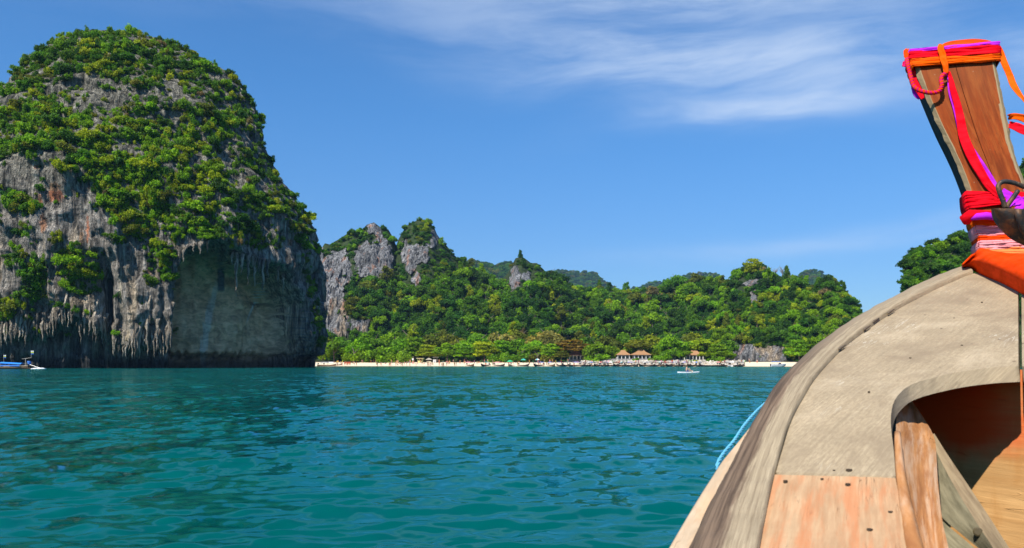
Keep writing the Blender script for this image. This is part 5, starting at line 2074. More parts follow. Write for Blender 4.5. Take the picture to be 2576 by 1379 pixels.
def ribbon(name, pts, widths, mat, parent=None, label=None, thick=.0025, twist=0.0, group=None, curl=.25, face=None):
    """a strip of cloth along 3-D points; width in metres"""
    c = cr([tuple(p) for p in pts], 40)
    w = np.interp(np.linspace(0, 1, 40), np.linspace(0, 1, len(widths)), widths)
    rows = []
    for i in range(40):
        t = c[min(i + 1, 39)] - c[max(i - 1, 0)]
        t /= np.linalg.norm(t)
        view = face if face is not None else (np.array([0, 0, EYE]) - c[i])
        side = np.cross(t, view)
        side /= np.linalg.norm(side) + 1e-9
        up = np.cross(side, t)
        a = twist * math.sin(i / 39 * 3.3 + 1)
        s2 = side * math.cos(a) + up * math.sin(a)
        u2 = np.cross(s2, t)
        row = []
        for q in np.linspace(-.5, .5, 7):
            row.append(c[i] + s2 * w[i] * q - u2 * w[i] * curl * (0.25 - q * q) + u2 * .002 * math.sin(q * 9 + i * .4))
        rows.append(row)
    o = sheet(name, rows, mat, parent)
    sol = o.modifiers.new("thickness", 'SOLIDIFY')
    sol.thickness = thick
    if label:
        tag(o, label, "ribbon", group)
    return o


def yp(u, v, up=0.02):
    """a little in front of the post's face at that sight line"""
    t = t_of_v(v, 0)
    L, Rr = post_edge(t)
    ul = uv_of(L)[0]
    ur = uv_of(Rr)[0]
    f = (u - ul) / (ur - ul)
    return P(u, v, (L[1] * (1 - f) + Rr[1] * f) - up)


GC = "cloths tied round the prow post"
wrap("cloth_band", 121, 135, 104, 119.5, .014, C_PURPLE, "purple cloth band topmost on the prow post", 1, 1)
wrap("cloth_band", 133.5, 153, 118.5, 138, .018, C_RED, "red cloth band between the purple and orange bands at the prow top", 2, 1)
wrap("cloth_band", 151.5, 170.5, 136.5, 156, .013, C_ORANGE, "orange cloth band lowest of the three at the prow top", 3, 2)
wrap("cloth_band", 483, 526, 487, 507, .010, C_RED, "pleated red band round the prow post behind the anchor handle", 4, 4)
wrap("cloth_band", 553, 573, 556, 572, .011, C_ORANGE, "orange band round the prow foot under the rolled red cloth", 5, 3)
wrap("cloth_band", 570, 596, 570, 590, .015, C_PINK, "upper pink band round the prow foot beside the anchor blade", 6, 3)
wrap("cloth_band", 593, 611, 588, 606, .012, C_FIRE, "red orange band between the two pink bands at the prow foot", 7, 2)
wrap("cloth_band", 608, 630, 603, 622, .017, C_PINK, "lower pink band round the prow foot above the orange sash", 8, 4)
wrap("cloth_band", 626, 652, 618, 650, .013, C_PEACH, "peach band lowest on the prow foot, tucked into the sash", 9, 2)

# rolled red cloth with its purple lining
pts = [yp(2434, 557, .02), yp(2430, 550, .035), yp(2441, 541, .045), yp(2470, 540, .045), yp(2510, 541, .04), yp(2570, 544, .03), yp(2610, 546, .0)]
roll = empty("rolled_cloth", tuple(pts[1]))
tag(roll, "rolled red and purple cloth tied round the prow post, its end sticking out left", "cloth", GC)


def local(o, parent):
    """parent keeping the world place"""
    o.parent = parent
    o.matrix_parent_inverse = Matrix.Translation(-Vector(parent.location))
    KIDS.setdefault(parent.name, []).append(o)
    return o


o = tube_part("red_roll", pts, [.018, .024, .022, .018, .015, .013, .01], C_RED, None, 12)
local(o, roll)
pts2 = [yp(2444, 552, .055), yp(2458, 545, .07), yp(2480, 543, .07), yp(2520, 548, .06), yp(2580, 552, .045)]
o = tube_part("purple_lining", pts2, [.004, .013, .014, .012, .008], C_PURPLE, None, 10)
local(o, roll)

# top cloth arched over the post, strap down the face
top = [yp(2367, 116, .03), yp(2378, 107, .01), yp(2410, 101, -.03), yp(2455, 99, -.05), yp(2492, 104, -.03), yp(2508, 112, .0)]
cap = empty("top_sash", tuple(top[2]))
tag(cap, "red orange sash arched over the prow top, its strap hanging down the face", "sash", GC)
ra = cr([(2366, 119), (2372, 111), (2390, 104), (2425, 99.5), (2458, 98), (2488, 102), (2506, 111)], 30)
rc = cr([(2367, 124), (2374, 121), (2392, 118), (2426, 115.5), (2458, 113), (2488, 111), (2507, 115)], 30)
rows = []
for i in range(30):
    back = yp(ra[i][0], ra[i][1] + 16, -.10)
    row = [P(ra[i][0], ra[i][1] + 8, back[1]), P(ra[i][0], ra[i][1], back[1] - .05)]
    fr_ = yp(rc[i][0], rc[i][1], .026)
    for f in (.25, .5, .75, 1.0):
        u_, v_ = ra[i] * (1 - f) + rc[i] * f
        w_ = .006 * float(pn(i * .5, f * 4, 2.2))
        row.append(P(u_, v_, (back[1] - .05) * (1 - f) + fr_[1] * f + w_))
    rows.append(row)
local(sheet("arch", np.array(rows), C_FIRE, None), cap)
st = [yp(2368, 110, .035), yp(2367, 122, .05), yp(2371, 140, .05), yp(2376, 158, .05), yp(2381, 183, .035)]
local(ribbon("strap", st, [.022, .024, .024, .022, .016], C_ORANGE, curl=.35), cap)

# the long ribbon down the face
rb = empty("long_ribbon", tuple(yp(2400, 185, .03)))
tag(rb, "long red and purple ribbon trailing down the face of the prow post", "ribbon", GC)
cl = [(2386, 180), (2393, 205), (2400, 231), (2409, 262), (2416, 300), (2423, 338), (2436, 372), (2452, 407), (2468, 436), (2484, 462), (2500, 480), (2516, 494)]
local(ribbon("red_strip", [yp(u, v, .026) for u, v in cl], [.008, .018, .024, .026, .030, .032, .034, .036, .034, .030, .026, .02], C_RED, curl=.3, twist=.25), rb)
c2 = [(2384, 182), (2389, 205), (2393, 231), (2401, 262), (2408, 300), (2419, 340), (2438, 372), (2458, 405), (2477, 436), (2494, 462), (2508, 484), (2520, 500)]
local(ribbon("purple_strip", [yp(u, v, .018) for u, v in c2], [.008, .018, .02, .018, .014, .016, .022, .03, .034, .034, .03, .026], C_PURPLE, curl=.2), rb)

# purple knot behind the anchor
kn = empty("ribbon_knot", tuple(yp(2540, 508, .05)))
tag(kn, "purple ribbon knot behind the rusty anchor", "ribbon", GC)
for nm, q, w in (("loop", [(2520, 480), (2534, 488), (2543, 500), (2536, 514), (2524, 520)], .03), ("loop", [(2536, 514), (2550, 502), (2562, 506), (2566, 520), (2556, 530)], .032),
                 ("tail", [(2540, 512), (2560, 508), (2580, 504), (2600, 510), (2618, 520)], .026)):
    local(ribbon(nm, [yp(u, v, .06) for u, v in q], [w * .7, w, w, w * .9, w * .6], C_PURPLE, curl=.5, twist=.5), kn)


def cord(name, ctr, rad, mats, label, turns=22, cat="cord"):
    c = cr([tuple(p) for p in ctr], 120)
    root = empty(name, tuple(c[0]))
    tag(root, label, cat, GC)
    for s in range(2):
        pts = []
        for i in range(120):
            t = c[min(i + 1, 119)] - c[max(i - 1, 0)]
            t /= np.linalg.norm(t)
            a = np.cross(t, [0.1, 1, 0.2]); a /= np.linalg.norm(a)
            b_ = np.cross(t, a)
            ph = i / 120 * turns * 6.283 + s * math.pi
            pts.append(c[i] + (a * math.cos(ph) + b_ * math.sin(ph)) * rad * .55)
        local(tube_part("strand", pts, rad * .62, mats[s], None, 6), root)
    return root


cord("braided_cord", [yp(2281, 148, .02), yp(2284, 165, .03), yp(2290, 190, .04), yp(2297, 214, .05), yp(2311, 227, .055), yp(2340, 234, .05), yp(2362, 230, .045), yp(2369, 216, .045),
                      yp(2367, 203, .045), yp(2371, 190, .045), yp(2382, 184, .045)], .0085, (C_MAGENTA, C_FIRE), "braided magenta and orange cord looped across the left edge of the prow post")
# frayed cloth ends on the left flank
fr = empty("frayed_cloth", tuple(yp(2300, 200, .0)))
tag(fr, "frayed dark red and purple cloth ends hanging on the left flank of the prow top", "cloth", GC)
local(ribbon("tail", [yp(2282, 122, -.04), yp(2279, 132, -.02), yp(2282, 146, .0), yp(2288, 160, .0)], [.012, .02, .016, .012], C_FIRE, curl=.5), fr)
local(ribbon("tail", [yp(2286, 150, -.03), yp(2296, 190, -.03), yp(2308, 220, -.03), yp(2322, 248, -.03)], [.02, .03, .034, .012], C_RED, curl=.3), fr)
local(ribbon("tail", [yp(2296, 170, -.05), yp(2302, 205, -.05), yp(2306, 232, -.05), yp(2318, 243, -.05)], [.012, .022, .034, .03], C_PURPLE, curl=.4), fr)
local(ribbon("tail", [yp(2290, 150, -.01), yp(2277, 160, -.01), yp(2274, 166, -.0)], [.014, .022, .012], C_MAGENTA, curl=.5), fr)
# ribbons on the right side, blowing off the post
ribbon("side_ribbon", [yp(2505, 116, .02), yp(2515, 130, .02), yp(2528, 160, .02), yp(2540, 190, .03), yp(2548, 211, .04), yp(2562, 232, .06), yp(2580, 258, .09), yp(2605, 300, .12)],
       [.024, .026, .024, .022, .018, .011, .009, .007], C_ORANGE, None, "thin orange ribbon hanging off the right corner of the prow top", group=GC, curl=.5, twist=.4)
ribbon("side_ribbon", [yp(2535, 296, -.02), yp(2548, 292, .02), yp(2565, 295, .03), yp(2600, 306, .04), yp(2650, 322, .05)], [.02, .024, .026, .03, .03], C_ORANGE, None,
       "orange ribbon end streaming right from behind the prow post", group=GC, curl=.5, twist=.2)
ribbon("side_ribbon", [yp(2536, 312, -.02), yp(2550, 316, .01), yp(2575, 327, .02), yp(2620, 342, .03)], [.02, .03, .03, .03], C_RED, None,
       "red ribbon end streaming right below the orange one", group=GC, curl=.5, twist=.2)


def sash():
    cols = 44
    rows2 = [cr([(2423, 667), (2446, 644), (2466, 624), (2498, 631), (2539, 637), (2600, 639), (2690, 646)], cols),
             cr([(2421, 668), (2444, 652), (2470, 638), (2500, 645), (2541, 655), (2602, 664), (2690, 676)], cols),
             cr([(2420, 669), (2436, 662), (2456, 654), (2493, 664), (2532, 681), (2600, 708), (2690, 740)], cols),
             cr([(2421, 670), (2440, 668), (2462, 668), (2495, 680), (2532, 697), (2600, 727), (2690, 762)], cols),
             cr([(2422, 671), (2440, 678), (2482, 697), (2520, 713), (2549, 728), (2604, 757), (2690, 792)], cols)]
    deckY = [on_deck(u, v)[1] for u, v in rows2[4]]
    rows = []
    lo = np.convolve(np.pad(deckY, 4, mode='edge'), np.ones(9) / 9, 'valid')
    for i in range(cols):
        q = i / (cols - 1)
        y0 = lo[i] - .012
        ys = [min(3.06, y0 + .12), y0 + .0, y0 - .075, y0 - .055, y0 - .005]
        ctrl = [P(rows2[k][i][0], rows2[k][i][1], ys[k]) for k in range(5)]
        c = cr([tuple(p) for p in ctrl], 22)
        for j in range(22):
            w = .011 * float(fbm(np.float32(q * 5 + j * .06), np.float32(j * .23 - q * 2.5), np.float32(1.7), 3)) * math.sin(j / 21 * 3.14)
            c[j] += np.array([-.3, -.9, .3]) * w
        rows.append(c)
    o = sheet("orange_sash", np.array(rows), C_FIRE, None)
    sol = o.modifiers.new("thickness", 'SOLIDIFY')
    sol.thickness = .006
    tag(o, "wide orange sash draped over the fore deck at the foot of the prow post", "sash", GC)


sash()


# ---------------------------------------------------------------- anchor hung at the prow
def anchor():
    m, b, out = new_mat("rusty_iron")
    tc = b.n('ShaderNodeTexCoord').outputs['Object']
    n = b.noise(tc, 26.0, 6.0, .65).outputs[0]
    n2 = b.noise(tc, 90.0, 4.0, .6).outputs[0]
    c = b.mix(b.ramp(n, .40, .66), (0.030, 0.029, 0.030), (0.150, 0.070, 0.030))
    c = b.mix(b.ramp(n2, .60, .74, 0, .7), c, (0.33, 0.19, 0.09))
    principled(b, out, c, .62, .5, n2, .6, .003, Metallic=.35)
    root = empty("anchor", tuple(P(2530, 520, 2.9)))
    tag(root, "rusty iron anchor with bent bar handle and broad plough blade on the prow", "anchor")
    Y = 2.88
    hp = [P(2700, 520, Y - .02), P(2640, 492, Y), P(2576, 470, Y), P(2553, 461, Y), P(2530, 457, Y), P(2517, 460, Y), P(2511, 469, Y), P(2515, 484, Y), P(2521, 500, Y), P(2530, 524, Y)]
    local(tube_part("handle", cr([tuple(p) for p in hp], 50), .0085, m, None, 12), root)
    hp = [P(2561, 479, Y - .01), P(2558, 484, Y - .01), P(2548, 498, Y - .005), P(2536, 515, Y), P(2532, 524, Y)]
    local(tube_part("crossbar", cr([tuple(p) for p in hp], 20), [.006] + [.0085] * 19, m, None, 12), root)
    topc = cr([(2496, 524), (2520, 524.5), (2545, 524), (2576, 526), (2620, 532), (2690, 545)], 28)
    botc = cr([(2496.5, 526), (2498, 542), (2509, 563), (2526, 582), (2545, 599), (2576, 615), (2620, 632), (2690, 650)], 28)
    rows = []
    for i in range(28):
        r = []
        for k in range(10):
            f = k / 9
            u = topc[i][0] * (1 - f) + botc[i][0] * f
            v = topc[i][1] * (1 - f) + botc[i][1] * f
            q = i / 27
            y = Y - .02 - .045 * math.sin(q * math.pi) * (1 - .4 * f) + .05 * f * f
            r.append(P(u, v, y))
        rows.append(r)
    bl = sheet("blade", rows, m, None, .014, down=(0.25, .95, 0))
    local(bl, root)
    rib = [P(2560, 527, Y - .07), P(2562, 545, Y - .07), P(2570, 575, Y - .055), P(2580, 605, Y - .02)]
    local(tube_part("rib", rib, [.012, .010, .008, .004], m, None, 8), root)


anchor()

# ---------------------------------------------------------------- blue rope outside the rail
def blue_rope():
    pts = [P(1812, 1192, 1.70), P(1804, 1178, 1.69), P(1808, 1161, 1.70), P(1825, 1135, 1.74), P(1847, 1109, 1.78), P(1874, 1069, 1.86), P(1900, 1039, 1.93), P(1922, 1018, 2.0), P(1962, 982, 2.12), P(2016, 930, 2.3)]
    c = cr([tuple(p) for p in pts], 90)
    root = empty("blue_rope", tuple(c[0]))
    tag(root, "light blue rope slung along the outside of the boat rail", "rope")
    m = plain("blue_nylon", (0.12, 0.42, 0.62), .6, .2, .25, 60)
    for s in range(3):
        q = []
        for i in range(90):
            t = c[min(i + 1, 89)] - c[max(i - 1, 0)]
            t /= np.linalg.norm(t)
            a = np.cross(t, [0, .3, 1]); a /= np.linalg.norm(a)
            b_ = np.cross(t, a)
            ph = i / 90 * 18 * 6.283 + s * 2.094
            q.append(c[i] + (a * math.cos(ph) + b_ * math.sin(ph)) * .0026)
        local(tube_part("strand", q, .0020, m, None, 6), root)


blue_rope()

# ---------------------------------------------------------------- people
SKIN_MATS = [plain("skin_tan", (0.46, 0.235, 0.13), .6, .3, .06), plain("skin_fair", (0.62, 0.37, 0.25), .6, .3, .06), plain("skin_brown", (0.25, 0.115, 0.06), .6, .3, .06),
             plain("skin_sunburnt", (0.60, 0.25, 0.15), .6, .3, .06)]
WEAR = {'red': (0.65, .03, .03), 'orange': (.75, .22, .04), 'white': (.8, .8, .78), 'black': (.02, .02, .025), 'navy': (.03, .05, .16), 'teal': (.03, .30, .33),
        'yellow': (.78, .6, .08), 'pink': (.8, .25, .40), 'green': (.08, .36, .09), 'grey': (.25, .25, .26)}
WEAR_M = {k: plain("swimwear_" + k, c, .75, .2, .08) for k, c in WEAR.items()}
HAIR_M = [plain("dark_hair", (.02, .014, .01), .5, .3), plain("brown_hair", (.10, .055, .025), .5, .3), plain("fair_hair", (.36, .24, .10), .5, .3)]


def skinned(name, V, E, rad, root, sub=1):
    me = bpy.data.meshes.new(name)
    me.from_pydata([tuple(v) for v in V], E, [])
    o = bpy.data.objects.new(name, me)
    COL.objects.link(o)
    md = o.modifiers.new("skin", 'SKIN')
    md.use_smooth_shade = True
    for i, sv in enumerate(me.skin_vertices[0].data):
        r = rad[i]
        sv.radius = (r, r) if not hasattr(r, '__len__') else r
        sv.use_root = (i == root)
    if sub:
        s = o.modifiers.new("sub", 'SUBSURF')
        s.levels = s.render_levels = sub
    dg = bpy.context.evaluated_depsgraph_get()
    out = bpy.data.meshes.new_from_object(o.evaluated_get(dg))
    out.name = name
    bpy.data.objects.remove(o)
    return out


def body_pose(kind):
    """joints of a 1.7 m person, feet (or seat) at z = 0, facing +x"""
    if kind == 'lie':
        V = {'pel': (0, 0, .12), 'bel': (-.14, 0, .13), 'che': (-.34, 0, .15), 'nec': (-.52, 0, .15), 'hea': (-.62, 0, .17), 'top': (-.76, 0, .17),
             'sl': (-.42, .17, .14), 'el': (-.24, .34, .08), 'hl': (-.02, .30, .06), 'fl': (.06, .29, .05), 'sr': (-.42, -.17, .14), 'er': (-.30, -.36, .08), 'hr': (-.06, -.36, .06), 'fr': (.02, -.36, .05),
             'pl': (.06, .10, .11), 'kl': (.46, .12, .16), 'al': (.86, .12, .08), 'tl': (.92, .14, .20), 'pr': (.06, -.10, .11), 'kr': (.44, -.13, .30), 'ar': (.78, -.12, .07), 'tr': (.90, -.12, .05)}
    elif kind == 'sit':
        V = {'pel': (0, 0, .13), 'bel': (-.04, 0, .28), 'che': (-.05, 0, .48), 'nec': (-.02, 0, .64), 'hea': (0, 0, .73), 'top': (.01, 0, .86),
             'sl': (-.05, .18, .57), 'el': (.10, .27, .36), 'hl': (.32, .20, .34), 'fl': (.40, .18, .33), 'sr': (-.05, -.18, .57), 'er': (.10, -.27, .36), 'hr': (.32, -.20, .34), 'fr': (.40, -.18, .33),
             'pl': (.05, .10, .12), 'kl': (.42, .16, .42), 'al': (.62, .14, .07), 'tl': (.76, .15, .04), 'pr': (.05, -.10, .12), 'kr': (.42, -.16, .42), 'ar': (.62, -.14, .07), 'tr': (.76, -.15, .04)}
    elif kind == 'paddle':
        V = {'pel': (0, 0, .11), 'bel': (-.02, 0, .27), 'che': (0, 0, .46), 'nec': (.04, 0, .62), 'hea': (.06, 0, .71), 'top': (.07, 0, .84),
             'sl': (0, .18, .55), 'el': (.20, .30, .40), 'hl': (.44, .22, .46), 'fl': (.50, .18, .47), 'sr': (.02, -.18, .55), 'er': (.22, -.30, .36), 'hr': (.46, -.24, .28), 'fr': (.52, -.21, .27),
             'pl': (.05, .10, .10), 'kl': (.46, .13, .22), 'al': (.84, .12, .09), 'tl': (.90, .13, .20), 'pr': (.05, -.10, .10), 'kr': (.46, -.13, .20), 'ar': (.84, -.12, .09), 'tr': (.90, -.13, .20)}
    else:
        w = {'stand': (.02, -.02), 'walk': (.24, -.24), 'wave': (.05, -.08)}[kind]
        V = {'pel': (0, 0, .90), 'bel': (0, 0, 1.05), 'che': (0, 0, 1.26), 'nec': (.01, 0, 1.45), 'hea': (.02, 0, 1.54), 'top': (.03, 0, 1.68),
             'sl': (0, .19, 1.38), 'el': (-.03 - w[0] * .3, .27, 1.10), 'hl': (.03 - w[0] * .5, .28, .86), 'fl': (.05 - w[0] * .5, .27, .76),
             'sr': (0, -.19, 1.38), 'er': (-.03 + w[0] * .5, -.27, 1.10), 'hr': (.06 + w[0] * .7, -.27, .88), 'fr': (.08 + w[0] * .8, -.26, .79),
             'pl': (0, .10, .84), 'kl': (w[0] * .6, .11, .47), 'al': (w[0] - .05, .11, .08), 'tl': (w[0] + .12, .12, .03),
             'pr': (0, -.10, .84), 'kr': (w[1] * .3 + .04, -.11, .47), 'ar': (w[1] - .04, -.11, .08), 'tr': (w[1] + .13, -.12, .03)}
        if kind == 'wave':
            V['er'] = (.10, -.36, 1.36); V['hr'] = (.14, -.34, 1.62); V['fr'] = (.14, -.33, 1.72)
    return V


RAD = {'pel': (.15, .115), 'bel': (.135, .10), 'che': (.165, .115), 'nec': .058, 'hea': (.085, .10), 'top': (.07, .08), 'sl': .065, 'el': .042, 'hl': .032, 'fl': .026, 'sr': .065, 'er': .042, 'hr': .032, 'fr': .026,
       'pl': .095, 'kl': .062, 'al': .043, 'tl': .034, 'pr': .095, 'kr': .062, 'ar': .043, 'tr': .034}
BONES = [('pel', 'bel'), ('bel', 'che'), ('che', 'nec'), ('nec', 'hea'), ('hea', 'top'), ('che', 'sl'), ('sl', 'el'), ('el', 'hl'), ('hl', 'fl'), ('che', 'sr'), ('sr', 'er'), ('er', 'hr'), ('hr', 'fr'),
         ('pel', 'pl'), ('pl', 'kl'), ('kl', 'al'), ('al', 'tl'), ('pel', 'pr'), ('pr', 'kr'), ('kr', 'ar'), ('ar', 'tr')]
POSES = {}
for kd in ('stand', 'walk', 'wave', 'sit', 'lie', 'paddle'):
    J = body_pose(kd)
    ks = list(J)
    ix = {k: i for i, k in enumerate(ks)}
    body = skinned("body", [J[k] for k in ks], [(ix[a], ix[b_]) for a, b_ in BONES], [RAD[k] for k in ks], ix['pel'], 1 if kd == 'paddle' else 0)
    h0, h1 = Vector(J['hea']), Vector(J['top'])
    bm = bmesh.new()
    bmesh.ops.create_icosphere(bm, subdivisions=2, radius=.108)
    ax = (h1 - h0).normalized()
    back = Vector((-.03, 0, .0)) if kd != 'lie' else Vector((0, 0, .0))
    for v in bm.verts:
        v.co = v.co * (1.0 if v.co.z > -.02 else .86) + h0 * .35 + h1 * .65 + back
    hair = bpy.data.meshes.new("hair")
    bm.to_mesh(hair)
    bm.free()
    # trunks: hips and upper thighs, a little outside the body
    mid = [tuple(Vector(J['pl']) * .5 + Vector(J['kl']) * .5), tuple(Vector(J['pr']) * .5 + Vector(J['kr']) * .5)]
    sh = skinned("shorts", [tuple(Vector(J['pel']) * .72 + Vector(J['bel']) * .28), J['pel'], J['pl'], mid[0], J['pr'], mid[1]], [(0, 1), (1, 2), (2, 3), (1, 4), (4, 5)],
                 [(.158, .125), (.165, .13), .112, .092, .112, .092], 1, 0)
    tp = skinned("top", [J['bel'], J['che'], tuple(Vector(J['che']) * .55 + Vector(J['nec']) * .45)], [(0, 1), (1, 2)], [(.152, .118), (.182, .132), (.10, .08)], 1, 0)
    POSES[kd] = (body, hair, sh, tp, ix)


def person(loc, rz, pose, skin, wear, top, hairk, label, group="bathers on the beach", scale=1.0, cat="person"):
    root = empty("person", loc, rz)
    root.scale = (scale,) * 3
    tag(root, label, cat, group)
    body, hair, sh, tp, ix = POSES[pose]
    for nm, me, mt in (("body", body, SKIN_MATS[skin]), ("hair", hair, HAIR_M[hairk]), ("shorts", sh, WEAR_M[wear])) + ((("top", tp, WEAR_M[top]),) if top else ()):
        if not me.materials:
            me.materials.append(mt)
        o = bpy.data.objects.new(nm, me)
        COL.objects.link(o)
        o.parent = root
        o.material_slots[0].link = 'OBJECT'
        o.material_slots[0].material = mt
    return root


def beach_people():
    rs = random.Random(17)
    lands = [(848, "beside the sea cliff"), (900, "on the left sand"), (960, "left of the white signpost"), (1036, "near the white signpost"),
             (1066, "by the yellow hut"), (1092, "by the thatched kiosk"), (1150, "right of the grey booth"), (1200, "by the pink canopied boat"),
             (1290, "by the first green parasol"), (1345, "by the second green parasol"), (1420, "by the striped parasol"), (1480, "below the white bungalow"),
             (2100, "under the tan rock face")]
    pose_t = {'stand': 'standing', 'walk': 'walking', 'wave': 'standing with one arm raised', 'sit': 'sitting', 'lie': 'lying'}
    skin_t = ['tanned', 'fair', 'brown skinned', 'sunburnt']
    spec = []
    for u, w in ((867, 'red'), (869, 'orange'), (872, 'red'), (874, 'orange'), (876, 'red'), (879, 'orange'), (881, 'red')):
        spec.append((u, rs.uniform(7, 10), rs.choice(['stand', 'walk']), 3, w, 'red'))
    spans = [(835, 862, 6), (884, 905, 5), (905, 960, 14), (960, 1010, 20), (1010, 1070, 24), (1070, 1130, 20), (1130, 1178, 12), (1195, 1250, 12), (1255, 1330, 12), (1330, 1400, 12), (1425, 1475, 5), (1880, 1930, 3)]
    for a, b_, n in spans:
        for _ in range(n):
            d = rs.choice([1, 4, 8, 12, 16, 20, 24, 27, 27, 26]) + rs.uniform(-1, 1)
            pose = rs.choices(['stand', 'walk', 'wave', 'sit', 'lie'], [5, 4, .6, 2 if d > 6 else 0, 2 if d > 8 else 0])[0]
            spec.append((rs.uniform(a, b_), d, pose, rs.choice([0, 1, 2, 3, 3]), rs.choice(list(WEAR)), rs.choice([None, None] + list(WEAR))))
    for (u, d, pose, sk, we, tp) in spec:
        Y = float(shore_y(u)) + d
        x = (u - CU) / FPX * Y
        z = ground_z(u, Y) + .02
        where = next(t for lim, t in lands if u < lim)
        if d < 2.5:
            where = "at the waterline " + where
        wear = "%s shorts" % we if not tp else ("%s swimwear" % we if tp == we else "%s top and %s shorts" % (tp, we))
        lb = "%s person in %s %s %s" % (skin_t[sk], wear, pose_t[pose], where)
        if len(lb.split()) > 12:
            lb = "person in %s %s %s" % (wear, pose_t[pose], where)
        if len(lb.split()) > 12:
            lb = "person in %s %s" % (wear, where)
        lb = lb.replace("green top and", "green top,") if len(lb.split()) > 12 else lb
        person((x, Y, z), rs.uniform(0, 6.28), pose, sk, we, tp, rs.choice([0, 0, 1, 2]), lb, scale=rs.uniform(.95, 1.06))


beach_people()

# ---------------------------------------------------------------- longtail boats drawn up on the beach
W_DARKHULL = plain("dark_tarred_hull", (0.045, 0.035, 0.030), .6, .3, .3, 3)
W_BAREHULL = plain("bare_brown_hull", (0.17, 0.105, 0.06), .7, .25, .3, 3)
W_TRIM = plain("pale_gunwale", (0.55, 0.47, 0.36), .7, .25, .2, 4)
M_POLE = plain("grey_pole", (0.35, 0.32, 0.27), .6, .3, .2)
M_ENGINE = plain("greasy_engine", (0.05, 0.05, 0.055), .45, .5, .3, 9)
M_STEEL = plain("dull_steel", (0.30, 0.30, 0.30), .4, .5, .2, 9, .7)
TARP = {k: plain("tarp_" + k, c, .7, .25, .12, 3) for k, c in {'pink': (.85, .28, .33), 'teal': (.09, .40, .42), 'blue': (.05, .17, .52), 'green': (.03, .40, .17), 'white': (.75, .74, .70), 'grey': (.30, .31, .33),
                                                              'navy': (.05, .08, .20), 'red': (.60, .05, .06), 'lilac': (.36, .32, .60), 'tan': (.45, .36, .25), 'bright_blue': (.02, .22, .72)}.items()}


def hull_rows(Lh=4.8, beam=0.85, n=22):
    rows = []
    for i in range(n):
        s = -1 + 2 * i / (n - 1)
        w = beam * (1 - max(0, s - .05) ** 2.0 / .92) ** .9 if s > .05 else beam * (1 - .45 * ((.05 - s) / 1.05) ** 2)
        w = max(w, 0.05)
        sheer = .55 + .95 * max(0, s - .15) ** 2.2 + .18 * max(0, -s - .3)
        keel = -.30 + 1.05 * max(0, s - .45) ** 1.6 * 1.6 + .25 * max(0, -s - .5)
        rows.append((s * Lh, w, sheer, keel))
    return rows


def hull_meshes():
    rows = hull_rows()
    bm = bmesh.new()
    prev = None
    for (x, w, sh, k) in rows:
        ring = [bm.verts.new(p) for p in ((x, w, sh), (x, w * .93, k + (sh - k) * .55), (x, w * .6, k + (sh - k) * .15), (x, 0, k), (x, -w * .6, k + (sh - k) * .15), (x, -w * .93, k + (sh - k) * .55), (x, -w, sh))]
        inn = [bm.verts.new(p) for p in ((x, -w + .05, sh - .02), (x, -w * .5, k + .22), (x, w * .5, k + .22), (x, w - .05, sh - .02))]
        loop = ring + inn
        if prev:
            for a in range(len(loop)):
                b_ = (a + 1) % len(loop)
                bm.faces.new((prev[a], prev[b_], loop[b_], loop[a]))
        else:
            bm.faces.new(loop)
        prev = loop
    bm.faces.new(list(reversed(prev)))
    bmesh.ops.recalc_face_normals(bm, faces=bm.faces)
    hull = bpy.data.meshes.new("hull")
    bm.to_mesh(hull)
    bm.free()
    bm = bmesh.new()
    for sgn in (1, -1):
        bm_tube(bm, [(x, sgn * w, sh + .03) for (x, w, sh, k) in rows], .055, 5)
    rail = bpy.data.meshes.new("gunwale")
    bm.to_mesh(rail)
    bm.free()
    return hull, rail


HULL_ME, GUN_ME = hull_meshes()


def bm_to_mesh(name, bm):
    bmesh.ops.recalc_face_normals(bm, faces=bm.faces)
    me = bpy.data.meshes.new(name)
    bm.to_mesh(me)
    bm.free()
    return me


